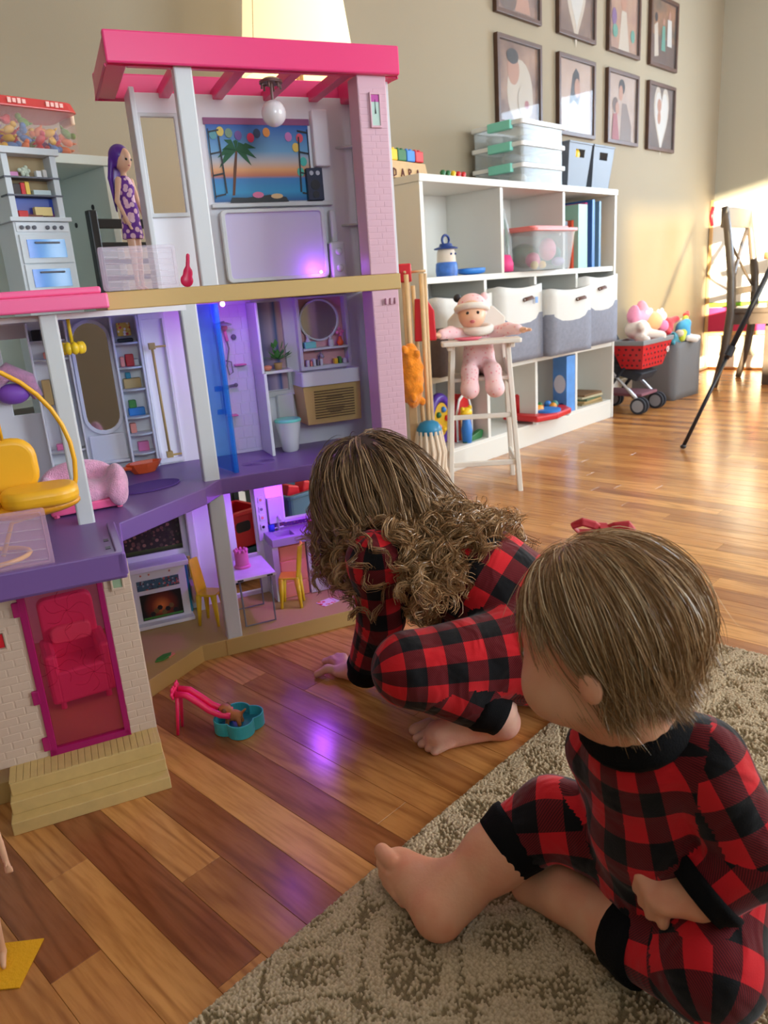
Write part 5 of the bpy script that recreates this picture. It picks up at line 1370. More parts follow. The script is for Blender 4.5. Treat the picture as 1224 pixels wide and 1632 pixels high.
for i in range(len(prof)-1):
    for k in range(4):
        fs.append((i*4+k, i*4+(k+1) % 4, i*4+4+(k+1) % 4, i*4+4+k))
fs += [(0, 3, 2, 1), tuple(4*(len(prof)-1)+k for k in range(4))]
MB().add(vs, fs).build('chute', P_SLIDE, sl, smooth=False)
for s in (-1, 1):
    fl = MB().lathe([(0, -0.002), (0.006, -0.002), (0.006, 0.002), (0, 0.002)], 12, Matrix.Translation((-0.004, 0.010*s, 0.078)) @ Matrix.Rotation(PI/2, 4, 'Y'))
    for i in range(6):
        a = 2*PI*i/6
        fl.ball((-0.004, 0.010*s+0.0075*math.cos(a), 0.078+0.0075*math.sin(a)), (0.0025, 0.0045, 0.0045), 10, 6)
    fl.build('flower', P_SLIDE, sl, smooth=True)
MB().tube([(0.002, -0.010, 0.070), (-0.006, -0.013, 0.0005)], [0.0035, 0.0026], 8).build('leg', P_SLIDE, sl, smooth=True)
MB().tube([(0.002, 0.010, 0.070), (-0.006, 0.013, 0.0005)], [0.0035, 0.0026], 8).build('leg', P_SLIDE, sl, smooth=True)

# ------------------------------------------------------------------ people: implicit bodies turned into one continuous mesh each
def vec(p):
    return np.array(p, float)

def cone(a, b, ra, rb, k=0.02, cut=None):
    """tapered capsule; cut keeps only the first part of its length, with a flat end"""
    return ('c', vec(a), vec(b), ra, rb, k, cut)

def ell(c, r, ax=None, k=0.02):
    """ellipsoid with semi axes r along the columns of ax"""
    R = np.eye(3) if ax is None else np.asarray(ax, float)
    return ('e', vec(c), vec(r), R, None, k)

def prim_d(p, P):
    if p[0] == 'c':
        a, b, ra, rb = p[1:5]
        ab = b-a
        h = np.clip(((P-a) @ ab)/max(ab @ ab, 1e-9), 0, 1)
        q = P-a-h[..., None]*ab
        d = np.sqrt((q*q).sum(-1))-(ra+(rb-ra)*h)
        if len(p) > 6 and p[6]:
            ln = np.linalg.norm(ab)
            d = np.maximum(d, ((P-a) @ ab)/ln-p[6]*ln)
        return d
    c, r, R = p[1:4]
    q = (P-c) @ R
    k0 = np.sqrt(((q/r)**2).sum(-1))
    k1 = np.sqrt(((q/(r*r))**2).sum(-1))
    return k0*(k0-1)/np.maximum(k1, 1e-9)

def prim_box(p):
    if p[0] == 'c':
        m = max(p[3], p[4])
        return np.minimum(p[1], p[2])-m, np.maximum(p[1], p[2])+m
    m = p[2].max()
    return p[1]-m, p[1]+m

def smin(a, b, k):
    h = np.clip(0.5+0.5*(b-a)/k, 0, 1)
    return b*(1-h)+a*h-k*h*(1-h)

def sdf(prims, P):
    d = None
    for p in prims:
        e = prim_d(p, P)
        d = e if d is None else smin(d, e, p[5])
    return d

def surface(prims, voxel, carve=None):
    """surface nets over the blended distance field"""
    lo = np.min([prim_box(p)[0] for p in prims], 0)-3*voxel
    hi = np.max([prim_box(p)[1] for p in prims], 0)+3*voxel
    n = np.ceil((hi-lo)/voxel).astype(int)+1
    D = np.full(n, 0.08, np.float32)
    axs = [lo[i]+voxel*np.arange(n[i]) for i in range(3)]
    for p in prims:
        a, b = prim_box(p)
        m = p[5]*1.5+2*voxel
        i0 = np.maximum(((a-m-lo)/voxel).astype(int), 0)
        i1 = np.minimum(np.ceil((b+m-lo)/voxel).astype(int)+1, n)
        sl = tuple(slice(i0[i], i1[i]) for i in range(3))
        G = np.stack(np.meshgrid(*[axs[i][sl[i]] for i in range(3)], indexing='ij'), -1)
        D[sl] = smin(D[sl], prim_d(p, G), p[5])
    if carve is not None:
        D = carve(D, np.stack(np.meshgrid(*axs, indexing='ij'), -1))
    ins = D < 0
    # cells that the surface crosses
    c8 = [D[i:n[0]-1+i, j:n[1]-1+j, k:n[2]-1+k] for i in (0, 1) for j in (0, 1) for k in (0, 1)]
    st = np.stack(c8, -1)
    act = (st < 0).any(-1) & (st >= 0).any(-1)
    ids = np.argwhere(act)
    vals = st[act]
    corners = np.array([(i, j, k) for i in (0, 1) for j in (0, 1) for k in (0, 1)], float)
    acc = np.zeros((len(ids), 3)); cnt = np.zeros(len(ids))
    for a in range(8):
        for b in range(a+1, 8):
            if np.abs(corners[a]-corners[b]).sum() == 1:
                va, vb = vals[:, a], vals[:, b]
                x = (va < 0) != (vb < 0)
                t = np.where(x, va/np.where(x, va-vb, 1), 0)
                acc += np.where(x[:, None], corners[a]+t[:, None]*(corners[b]-corners[a]), 0)
                cnt += x
    V = lo+voxel*(ids+acc/cnt[:, None])
    vid = np.full(act.shape, -1)
    vid[act] = np.arange(len(ids))
    F = []
    for ax in range(3):
        o1, o2 = [(1, 2), (2, 0), (0, 1)][ax]
        s0 = [slice(1, n[i]-1) for i in range(3)]
        s0[ax] = slice(0, n[ax]-1)
        s1 = list(s0); s1[ax] = slice(1, n[ax])
        a, b = ins[tuple(s0)], ins[tuple(s1)]
        e = np.argwhere(a != b)
        flip = a[a != b]
        base = e+np.array([0 if i == ax else 1 for i in range(3)])
        d1 = np.zeros(3, int); d1[o1] = 1
        d2 = np.zeros(3, int); d2[o2] = 1
        q = np.stack([vid[tuple((base-d1-d2).T)], vid[tuple((base-d2).T)], vid[tuple(base.T)], vid[tuple((base-d1).T)]], -1)
        q[~flip] = q[~flip][:, ::-1]
        F.append(q[(q >= 0).all(1)])
    return V, np.concatenate(F)

def relax(V, F, it=2, lam=0.5):
    for _ in range(it):
        s = np.zeros_like(V); c = np.zeros(len(V))
        for i in range(4):
            for j in (F[:, (i+1) % 4], F[:, (i-1) % 4]):
                np.add.at(s, F[:, i], V[j]); np.add.at(c, F[:, i], 1)
        V = V+lam*(s/c[:, None]-V)
    return V

def frame(f, upv=(0, 0, 1)):
    """columns: forward, left, up"""
    f = vec(f)/np.linalg.norm(f)
    l = np.cross(vec(upv), f); l /= np.linalg.norm(l)
    return np.stack([f, l, np.cross(f, l)], 1)

def plaid_uv(o, bones):
    """cloth coordinates per face: along and around the nearest bone; a pair of bone points, a mean radius, offsets"""
    me = o.data
    nf = len(me.polygons)
    V = np.empty(len(me.vertices)*3, np.float32); me.vertices.foreach_get('co', V); V = V.reshape(-1, 3).astype(float)
    lv = np.empty(len(me.loops), np.int32); me.loops.foreach_get('vertex_index', lv)
    Fv = lv.reshape(nf, 4)
    C = V[Fv].mean(1)
    best = np.full(nf, 9.0); bi = np.zeros(nf, int)
    for i, (a, b, r, w, du, dv) in enumerate(bones):
        d = prim_d(('c', vec(a), vec(b), r, r, 0), C)*w
        k = d < best
        best = np.where(k, d, best); bi = np.where(k, i, bi)
    UV = np.zeros((nf, 4, 2))
    for i, (a, b, r, w, du, dv) in enumerate(bones):
        k = bi == i
        if not k.any():
            continue
        a, b = vec(a), vec(b)
        t = (b-a)/np.linalg.norm(b-a)
        ref = vec((0, 0, 1)) if abs(t[2]) < 0.8 else vec((1, 0, 0))
        e1 = ref-t*(ref @ t); e1 /= np.linalg.norm(e1)
        e2 = np.cross(t, e1)
        Q = V[Fv[k]]-a
        ang = np.arctan2(Q @ e2, Q @ e1)
        a0 = ang[:, :1]
        ang = a0+(ang-a0+PI) % (2*PI)-PI
        UV[k, :, 0] = ang*r+du
        UV[k, :, 1] = Q @ t+dv
    uvl = me.uv_layers.new(name='cloth')
    uvl.data.foreach_set('uv', UV.astype(np.float32).ravel())

def plaid_mat(name, sq):
    m = bpy.data.materials.new(name); m.use_nodes = True
    nt = m.node_tree; N, L = nt.nodes, nt.links
    b = N['Principled BSDF']
    uv = N.new('ShaderNodeUVMap'); uv.uv_map = 'cloth'
    sp = N.new('ShaderNodeSeparateXYZ'); L.new(uv.outputs[0], sp.inputs[0])
    def mn(op, a, bb=0.0):
        n = N.new('ShaderNodeMath'); n.operation = op
        for k, v in ((0, a), (1, bb)):
            if hasattr(v, 'links'):
                L.new(v, n.inputs[k])
            else:
                n.inputs[k].default_value = v
        return n.outputs[0]
    su = mn('LESS_THAN', mn('FRACT', mn('DIVIDE', sp.outputs['X'], 2*sq)), 0.5)
    sv = mn('LESS_THAN', mn('FRACT', mn('DIVIDE', sp.outputs['Y'], 2*sq)), 0.5)
    tw = mn('FRACT', mn('DIVIDE', mn('ADD', sp.outputs['X'], sp.outputs['Y']), 0.0034))
    tri = mn('MULTIPLY', mn('ABSOLUTE', mn('SUBTRACT', tw, 0.5)), 2.0)
    mid = N.new('ShaderNodeMix'); mid.data_type = 'RGBA'
    L.new(mn('ADD', mn('MULTIPLY', tri, 0.8), 0.1), mid.inputs['Factor'])
    mid.inputs['A'].default_value = S(26, 10, 15); mid.inputs['B'].default_value = S(132, 24, 33)
    m1 = N.new('ShaderNodeMix'); m1.data_type = 'RGBA'   # su: black<->mid ; other: mid<->red
    L.new(sv, m1.inputs['Factor']); m1.inputs['A'].default_value = S(13, 11, 15); L.new(mid.outputs['Result'], m1.inputs['B'])
    m2 = N.new('ShaderNodeMix'); m2.data_type = 'RGBA'
    L.new(sv, m2.inputs['Factor']); L.new(mid.outputs['Result'], m2.inputs['A']); m2.inputs['B'].default_value = S(206, 28, 38)
    m3 = N.new('ShaderNodeMix'); m3.data_type = 'RGBA'
    L.new(su, m3.inputs['Factor']); L.new(m1.outputs['Result'], m3.inputs['A']); L.new(m2.outputs['Result'], m3.inputs['B'])
    L.new(m3.outputs['Result'], b.inputs['Base Color'])
    b.inputs['Roughness'].default_value = 0.85
    b.inputs['Specular IOR Level'].default_value = 0.2
    b.inputs['Sheen Weight'].default_value = 0.15
    tc = N.new('ShaderNodeTexCoord')
    n1 = N.new('ShaderNodeTexNoise'); n1.inputs['Scale'].default_value = 17; n1.inputs['Detail'].default_value = 2; n1.inputs['Distortion'].default_value = 0.8
    L.new(tc.outputs['Object'], n1.inputs['Vector'])
    bp = N.new('ShaderNodeBump'); bp.inputs['Strength'].default_value = 0.55; bp.inputs['Distance'].default_value = 0.02
    L.new(n1.outputs['Fac'], bp.inputs['Height'])
    n2 = N.new('ShaderNodeTexNoise'); n2.inputs['Scale'].default_value = 700
    L.new(tc.outputs['Object'], n2.inputs['Vector'])
    bp2 = N.new('ShaderNodeBump'); bp2.inputs['Strength'].default_value = 0.3; bp2.inputs['Distance'].default_value = 0.001
    L.new(n2.outputs['Fac'], bp2.inputs['Height']); L.new(bp.outputs[0], bp2.inputs['Normal'])
    L.new(bp2.outputs[0], b.inputs['Normal'])
    return m

def skin_mat(name, col, red):
    m = mat(name, col, 0.5, spec=0.35, sss=0.25, bump=(260, 0.12))
    nt = m.node_tree; b = nt.nodes['Principled BSDF']
    tc = nt.nodes.new('ShaderNodeTexCoord'); n = nt.nodes.new('ShaderNodeTexNoise'); n.inputs['Scale'].default_value = 18
    n.inputs['Detail'].default_value = 3
    mx = nt.nodes.new('ShaderNodeMix'); mx.data_type = 'RGBA'
    mr = nt.nodes.new('ShaderNodeMapRange'); mr.inputs['From Min'].default_value = 0.4; mr.inputs['From Max'].default_value = 0.75
    nt.links.new(tc.outputs['Object'], n.inputs['Vector']); nt.links.new(n.outputs['Fac'], mr.inputs['Value'])
    nt.links.new(mr.outputs[0], mx.inputs['Factor'])
    mx.inputs['A'].default_value = col; mx.inputs['B'].default_value = red
    nt.links.new(mx.outputs['Result'], b.inputs['Base Color'])
    return m

def hair_mat(name, stops, tip, rough=0.38):
    """colour varies from strand to strand and towards the tips"""
    m = bpy.data.materials.new(name); m.use_nodes = True
    nt = m.node_tree; N, L = nt.nodes, nt.links
    b = N['Principled BSDF']
    ge = N.new('ShaderNodeNewGeometry')
    cr = N.new('ShaderNodeValToRGB')
    e = cr.color_ramp.elements
    e[0].position, e[0].color = stops[0]; e[1].position, e[1].color = stops[-1]
    for p, c in stops[1:-1]:
        k = e.new(p); k.color = c
    L.new(ge.outputs['Random Per Island'], cr.inputs['Fac'])
    at = N.new('ShaderNodeAttribute'); at.attribute_name = 'along'
    mx = N.new('ShaderNodeMix'); mx.data_type = 'RGBA'
    pw = N.new('ShaderNodeMath'); pw.operation = 'MULTIPLY'; pw.inputs[1].default_value = tip[1]
    L.new(at.outputs['Fac'], pw.inputs[0])
    L.new(pw.outputs[0], mx.inputs['Factor'])
    L.new(cr.outputs['Color'], mx.inputs['A']); mx.inputs['B'].default_value = tip[0]
    L.new(mx.outputs['Result'], b.inputs['Base Color'])
    b.inputs['Roughness'].default_value = rough
    b.inputs['Specular IOR Level'].default_value = 0.45
    return m

def unit(v):
    return v/np.maximum(np.linalg.norm(v, axis=-1, keepdims=True), 1e-9)

def grad(fn, P, e=0.002):
    g = np.stack([fn(P+np.eye(3)[i]*e)-fn(P-np.eye(3)[i]*e) for i in range(3)], -1)
    return unit(g)

def drape(roots, dirs, lens, steps, fn, off, grav, noise=0.0, seed=1, stiff=0.0):
    """guides grow along dirs, bend under gravity and slide over the body's distance field"""
    r = np.random.default_rng(seed)
    P = roots.copy(); d = unit(dirs); out = [P.copy()]
    ds = (lens/steps)[:, None]
    for i in range(steps):
        g = grav*(0.25+i/steps)
        d = unit(d+np.array([0, 0, -1.0])*g+r.normal(0, noise, P.shape))
        Q = P+d*ds
        for _ in range(2):
            s = fn(Q)-(off if np.isscalar(off) else off)
            k = s < 0
            if k.any():
                n = grad(fn, Q[k])
                Q[k] -= n*s[k][:, None]
        d = unit((Q-P)+d*ds*stiff)
        P = Q
        out.append(P.copy())
    return np.stack(out, 1)          # guides x points x 3

def ribbons(name, S_, widths, material, parent, seed=3):
    """strand array (n, k, 3) to thin crossed-free ribbons"""
    n, k, _ = S_.shape
    r = np.random.default_rng(seed)
    T = np.gradient(S_, axis=1); T = unit(T)
    ref = unit(r.normal(0, 1, (n, 1, 3)))
    B = unit(np.cross(T, ref))
    taper = np.ones(k); taper[-3:] = [0.8, 0.55, 0.2]
    w = widths[:, None, None]*taper[None, :, None]*0.5
    V = np.stack([S_-B*w, S_+B*w], 2).reshape(-1, 3)
    base = (np.arange(n)[:, None]*k+np.arange(k-1)[None, :])*2
    base = base.ravel()
    F = np.stack([base, base+1, base+3, base+2], -1)
    o = np_mesh(name, V, F, material, parent)
    a = o.data.attributes.new('along', 'FLOAT', 'POINT')
    a.data.foreach_set('value', np.tile(np.repeat(np.linspace(0, 1, k), 2), n).astype(np.float32))
    return o

def strands_from(guides, per, spread, jitter, seed, curl=None):
    """each guide becomes a lock; spread=(root, tip) radius of the lock"""
    r = np.random.default_rng(seed)
    n, k, _ = guides.shape
    t = np.linspace(0, 1, k)
    G = np.repeat(guides, per, 0)
    off = r.normal(0, 1, (n*per, 1, 3))
    rad = (spread[0]+(spread[1]-spread[0])*t)[None, :, None]
    wob = np.zeros((n*per, k, 3))
    for f in (2.0, 5.0):
        ph = r.uniform(0, 2*PI, (n*per, 1, 3)); am = r.normal(0, jitter/f, (n*per, 1, 3))
        wob += am*np.sin(ph+t[None, :, None]*2*PI*f*0.5)*t[None, :, None]
    return G+off*rad+wob
J1 = {'pelvis': (1.031, 0.612, 0.125), 'spine': (0.975, 0.733, 0.203), 'chest': (0.948, 0.821, 0.241), 'neck': (0.938, 0.888, 0.272), 'head': (0.934, 0.955, 0.350), 'shL': (0.824, 0.838, 0.267), 'elL': (0.837, 0.851, 0.153), 'wrL': (0.830, 0.899, 0.035), 'shR': (1.032, 0.868, 0.239), 'elR': (1.053, 0.951, 0.204), 'haR': (1.055, 1.047, 0.225), 'hipL': (0.933, 0.606, 0.121), 'knL': (0.757, 0.716, 0.134), 'anL': (0.843, 0.618, 0.055), 'heL': (0.861, 0.619, 0.025), 'baL': (0.777, 0.680, 0.020), 'hipR': (1.100, 0.646, 0.089), 'knR': (0.997, 0.788, 0.109), 'anR': (0.990, 0.606, 0.050), 'baR': (0.965, 0.692, 0.020), 'hpL': (0.841, 0.958, 0.016), 'fg0': (0.806, 1.005, 0.008), 'fg1': (0.852, 1.044, 0.008), 'fg2': (0.879, 1.043, 0.008), 'fg3': (0.886, 1.020, 0.008), 'fg4': (0.908, 0.959, 0.008), 'to0': (0.776, 0.732, 0.010), 'to1': (0.763, 0.716, 0.010), 'to2': (0.756, 0.700, 0.010), 'to3': (0.754, 0.684, 0.010), 'to4': (0.753, 0.671, 0.010)}
J2 = {'head': (0.570, 0.291, 0.394), 'neck': (0.572, 0.274, 0.332), 'chest': (0.604, 0.270, 0.259), 'belly': (0.621, 0.266, 0.167), 'pelvis': (0.644, 0.257, 0.095), 'shL': (0.610, 0.216, 0.268), 'elL': (0.619, 0.170, 0.183), 'wrL': (0.579, 0.202, 0.144), 'haL': (0.571, 0.226, 0.137), 'shR': (0.610, 0.314, 0.237), 'elR': (0.651, 0.317, 0.131), 'haR': (0.673, 0.327, 0.068), 'hipR': (0.643, 0.302, 0.111), 'knA': (0.620, 0.380, 0.118), 'anA': (0.526, 0.447, 0.045), 'heA': (0.495, 0.448, 0.035), 'baA': (0.518, 0.529, 0.032), 'hipL': (0.633, 0.211, 0.102), 'knB': (0.578, 0.188, 0.074), 'cuB': (0.583, 0.267, 0.050), 'anB': (0.603, 0.351, 0.040), 'heB': (0.609, 0.338, 0.030), 'baB': (0.602, 0.400, 0.022), 'cuA': (0.585, 0.413, 0.088), 'ta0': (0.512, 0.550, 0.050), 'ta1': (0.505, 0.545, 0.040), 'ta2': (0.501, 0.539, 0.031), 'ta3': (0.498, 0.531, 0.025), 'ta4': (0.498, 0.522, 0.020), 'tb0': (0.600, 0.424, 0.017), 'tb1': (0.596, 0.416, 0.017), 'tb2': (0.594, 0.407, 0.017), 'tb3': (0.592, 0.399, 0.017), 'tb4': (0.591, 0.392, 0.017), 'fh0': (0.567, 0.251, 0.142), 'fh1': (0.563, 0.244, 0.135), 'fh2': (0.560, 0.236, 0.129), 'fh3': (0.562, 0.226, 0.124), 'fh4': (0.587, 0.243, 0.137)}
M_PLAID = plaid_mat('buffalo_plaid', 0.031)
M_PLAID2 = plaid_mat('buffalo_plaid_small', 0.029)
M_RIB = mat('black_rib_knit', S(11, 10, 13), 0.9, spec=0.2, bump=(500, 0.3))
M_SKIN1 = skin_mat('skin_fair', S(226, 178, 158), S(222, 150, 134))
M_SKIN2 = skin_mat('skin_rosy', S(230, 172, 140), S(224, 146, 116))
M_LASH = mat('eye_dark', S(30, 22, 20), 0.2)
M_EYEW = mat('eye_white', S(235, 232, 228), 0.2)
M_LIP = mat('lip_pink', S(200, 105, 105), 0.4)
M_NAIL = mat('nail_red', S(205, 25, 40), 0.25)

def lerp(a, b, t):
    return vec(a)+(vec(b)-vec(a))*t

def cuff_mesh(name, a, b, ra, rb, parent, m=None):
    a, b = vec(a), vec(b)
    t = (b-a)/np.linalg.norm(b-a)
    ref = vec((0, 0, 1)) if abs(t[2]) < 0.8 else vec((1, 0, 0))
    e1 = ref-t*(ref @ t); e1 /= np.linalg.norm(e1); e2 = np.cross(t, e1)
    prof = [(0.0, ra*0.72), (0.0, ra), (0.25, ra*1.03), (0.75, rb*1.03), (1.0, rb), (1.0, rb*0.72)]
    seg, vs, fs = 40, [], []
    for h, r in prof:
        for k in range(seg):
            an = 2*PI*k/seg
            rr = r*(1+0.012*(k % 2))
            vs.append(a+(b-a)*h+(e1*math.cos(an)+e2*math.sin(an))*rr)
    for i in range(len(prof)-1):
        for k in range(seg):
            k2 = (k+1) % seg
            fs.append((i*seg+k, i*seg+k2, (i+1)*seg+k2, (i+1)*seg+k))
    return pts_obj(name, vs, fs, m or M_RIB, parent)

def face_parts(head, R, sc, parent):
    """eyes and mouth as small parts set into the head"""
    h = vec(head)
    for sgn in (1, -1):
        c = h+R @ (vec((0.079, 0.031*sgn, -0.012))*sc)
        o = MB().ball((0, 0, 0), 0.0105*sc, 14, 8).build('eye', M_EYEW, parent, smooth=True, loc=tuple(c))
        c2 = R @ (vec((0.0075, 0, 0))*sc)
        MB().ball(tuple(c2), 0.0062*sc, 12, 8).build('iris', M_LASH, o, smooth=True)
    c = h+R @ (vec((0.086, 0, -0.062))*sc)
    MB().ball((0, 0, 0), (0.007*sc, 0.018*sc, 0.006*sc), 14, 8).build('mouth', M_LIP, parent, smooth=True, loc=tuple(c),
                                                                    rot=Matrix(R).to_euler())

def head_prims(h, R, sc, cheek=1.0):
    def at(f, l, u):
        return vec(h)+R @ (vec((f, l, u))*sc)
    P = [ell(at(-0.004, 0, 0.012), vec((0.088, 0.073, 0.080))*sc, R, 0.02),
         ell(at(0.030, 0, -0.032), vec((0.056, 0.056, 0.062))*sc, R, 0.03),
         ell(at(0.052, 0, -0.074), vec((0.024, 0.022, 0.018))*sc, R, 0.03)]
    for s in (1, -1):
        P.append(ell(at(0.050, 0.036*s, -0.046), vec((0.034, 0.029, 0.032))*sc*cheek, R, 0.018))
    P += [cone(at(0.082, 0, -0.016), at(0.093, 0, -0.034), 0.006*sc, 0.0085*sc, 0.012)]
    for s in (1, -1):
        P.append(ell(at(-0.008, 0.073*s, -0.034), vec((0.012, 0.006, 0.016))*sc, R, 0.006))
    return P

# ---- the older girl, crouching with one hand on the floor
J = J1
R1 = frame((-0.28, 0.90, -0.42))
pj1 = [cone(J['pelvis'], J['spine'], 0.092, 0.086, 0.03), cone(J['spine'], J['chest'], 0.086, 0.082, 0.03),
       cone(J['chest'], J['neck'], 0.078, 0.045, 0.03, 0.95), cone(J['shL'], J['shR'], 0.048, 0.046, 0.035),
       cone(J['shL'], J['elL'], 0.047, 0.040, 0.02), cone(J['elL'], J['wrL'], 0.041, 0.032, 0.012, 0.92),
       cone(J['shR'], J['elR'], 0.044, 0.036, 0.02), cone(J['elR'], J['haR'], 0.036, 0.028, 0.012, 0.88),
       cone(J['pelvis'], J['hipL'], 0.09, 0.08, 0.03), cone(J['hipL'], J['knL'], 0.080, 0.057, 0.02),
       cone(J['knL'], J['anL'], 0.055, 0.040, 0.014, 0.86),
       cone(J['pelvis'], J['hipR'], 0.09, 0.075, 0.03), cone(J['hipR'], J['knR'], 0.072, 0.05, 0.02), cone(J['knR'], J['anR'], 0.05, 0.038, 0.014, 0.88)]
def shrink(pr, d):
    return [('c', p[1], p[2], max(p[3]-d, 0.012), max(p[4]-d, 0.012), p[5]) if p[0] == 'c' else p for p in pr]
hand_c = lerp(J['wrL'], J['hpL'], 0.6)
fdir = unit(vec(J['hpL'])-vec(J['wrL']))
b1 = shrink(pj1, 0.011)
b1 += [cone(J['chest'], J['neck'], 0.05, 0.034, 0.02), cone(J['neck'], J['head'], 0.036, 0.04, 0.02)]
b1 += head_prims(J['head'], R1, 1.0)
b1 += [cone(J['wrL'], hand_c, 0.019, 0.018, 0.01), ell(J['hpL'], (0.030, 0.026, 0.013), frame(fdir), 0.012)]
for i in range(5):
    tip = vec(J['fg%d' % i])
    root = lerp(J['hpL'], tip, 0.25)+vec((0, 0, 0.001))
    if i == 4:
        root = lerp(J['wrL'], J['hpL'], 0.4)
    tip = root+(tip-root)*min(1.0, 0.052/np.linalg.norm(tip-root))
    mid = lerp(root, tip, 0.5)+vec((0, 0, 0.008)); tip[2] = 0.0075
    b1 += [cone(root, mid, 0.0088, 0.0082, 0.004), cone(mid, tip, 0.0082, 0.0068, 0.004)]
b1 += [cone(J['haR'], vec(J['haR'])+vec((0.01, 0.05, -0.01)), 0.022, 0.016, 0.01)]
for i in range(5):
    r0 = vec(J['haR'])+vec((-0.014+0.008*i, 0.055, -0.01))
    b1 += [cone(r0, r0+vec((0.002*(i-2), 0.022, -0.006)), 0.0072, 0.0068, 0.003), cone(r0+vec((0.002*(i-2), 0.022, -0.006)), r0+vec((0.003*(i-2), 0.036, -0.02)), 0.0068, 0.0062, 0.003)]
b1 += [cone(J['anL'], J['heL'], 0.029, 0.026, 0.014), cone(J['heL'], J['baL'], 0.026, 0.021, 0.014), cone(J['anL'], J['baL'], 0.026, 0.019, 0.016)]
fr = [0.0098, 0.0074, 0.0070, 0.0066, 0.0062]
for i in range(5):
    tp = vec(J['to%d' % i]); tp[2] = fr[i]
    fd = unit(vec(J['baL'])-vec(J['heL']))
    rt0 = tp-fd*0.026; rt0[2] = 0.016
    b1 += [cone(rt0, tp, fr[i]+0.0006, fr[i], 0.002)]
b1 += [cone(J['anR'], vec(J['anR'])+vec((0.01, -0.02, -0.02)), 0.028, 0.026, 0.014), cone(J['anR'], J['baR'], 0.026, 0.018, 0.014)]
for i in range(5):
    bq = vec(J['baR'])+vec((-0.022+0.011*i, 0.004, -0.006))
    b1 += [cone(bq, bq+vec((0, 0.024, -0.004)), 0.010, fr[4-i], 0.004)]
def floor_clip(z):
    return lambda D, G: np.maximum(D, z-G[..., 2])
V, F = surface(b1, 0.0033, carve=floor_clip(0.0005))
girl = np_mesh('person', relax(V, F, 1), F, M_SKIN1)
tag(girl, 'child with long brown curls in plaid pajamas crouching with one hand on the floor', 'person')
V, F = surface(pj1, 0.0034, carve=floor_clip(0.002))
pj = np_mesh('pajamas', relax(V, F, 2), F, M_PLAID, girl)
plaid_uv(pj, [(J['pelvis'], J['neck'], 0.088, 0.75, 0.012, 0.0), (J['shL'], J['elL'], 0.044, 1.1, 0.0, 0.01), (J['elL'], J['wrL'], 0.044, 1.1, 0.0, 0.01+np.linalg.norm(vec(J['elL'])-vec(J['shL']))),
              (J['shR'], J['haR'], 0.04, 1.1, 0, 0), (J['hipL'], J['knL'], 0.066, 1.0, 0.01, 0.02), (J['knL'], J['anL'], 0.05, 1.25, 0, 0.0), (J['hipR'], J['knR'], 0.06, 1.1, 0, 0), (J['knR'], J['anR'], 0.045, 1.2, 0, 0)])
tag(pj, 'red and black buffalo plaid pajamas')
cuff_mesh('wrist_cuff', lerp(J['elL'], J['wrL'], 0.80), lerp(J['elL'], J['wrL'], 1.08), 0.0345, 0.029, girl)
cuff_mesh('ankle_cuff', lerp(J['knL'], J['anL'], 0.78), lerp(J['knL'], J['anL'], 1.06), 0.043, 0.037, girl)
cuff_mesh('ankle_cuff', lerp(J['knR'], J['anR'], 0.8), lerp(J['knR'], J['anR'], 1.05), 0.041, 0.035, girl)
face_parts(J['head'], R1, 1.0, girl)
tp = vec(J['fg0'])
MB().ball((0, 0, 0), (0.005, 0.004, 0.0025)).build('nail', M_NAIL, girl, smooth=True, loc=(tp[0]+0.012, tp[1]-0.016, 0.0135))

# ---- the toddler sitting on the rug
J = J2
R2 = frame((-0.06, 0.95, -0.30), (0.06, 0.0, 1))
pj2 = [cone(J['chest'], J['neck'], 0.052, 0.034, 0.015, 0.85), cone(J['chest'], J['belly'], 0.054, 0.060, 0.015), cone(J['belly'], J['pelvis'], 0.060, 0.068, 0.015),
       cone(J['shL'], J['shR'], 0.036, 0.036, 0.02),
       cone(J['shL'], J['elL'], 0.038, 0.037, 0.010), cone(J['elL'], J['wrL'], 0.037, 0.028, 0.008, 0.9),
       cone(J['shR'], J['elR'], 0.036, 0.032, 0.010), cone(J['elR'], J['haR'], 0.032, 0.026, 0.008, 0.9),
       cone(J['pelvis'], J['hipR'], 0.064, 0.052, 0.015), cone(J['hipR'], J['knA'], 0.052, 0.043, 0.010), cone(J['knA'], J['cuA'], 0.043, 0.039, 0.008, 0.98),
       cone(J['pelvis'], J['hipL'], 0.064, 0.056, 0.015), cone(J['hipL'], J['knB'], 0.054, 0.050, 0.010), cone(J['knB'], J['cuB'], 0.050, 0.036, 0.008, 0.98)]
b2 = shrink(pj2, 0.010)
b2 += [cone(J['chest'], J['neck'], 0.05, 0.036, 0.02), cone(J['neck'], J['head'], 0.037, 0.042, 0.02)]
b2 += head_prims(J['head'], R2, 0.90, 1.12)
b2 += [cone(J['knA'], lerp(J['cuA'], J['anA'], 0.3), 0.034, 0.035, 0.014), cone(lerp(J['cuA'], J['anA'], 0.3), J['anA'], 0.035, 0.029, 0.014),
       cone(J['anA'], J['heA'], 0.029, 0.026, 0.012), cone(J['heA'], J['baA'], 0.026, 0.022, 0.014), cone(J['anA'], J['baA'], 0.027, 0.019, 0.016)]
f2 = [0.0098, 0.0070, 0.0066, 0.0062, 0.0058]
fdA = unit(vec(J['baA'])-vec(J['heA']))
for i in range(5):
    tp = vec(J['ta%d' % i]); tp[2] = max(tp[2], RUGZ+f2[i])
    b2 += [cone(tp-fdA*0.024, tp, f2[i]+0.0006, f2[i], 0.0018)]
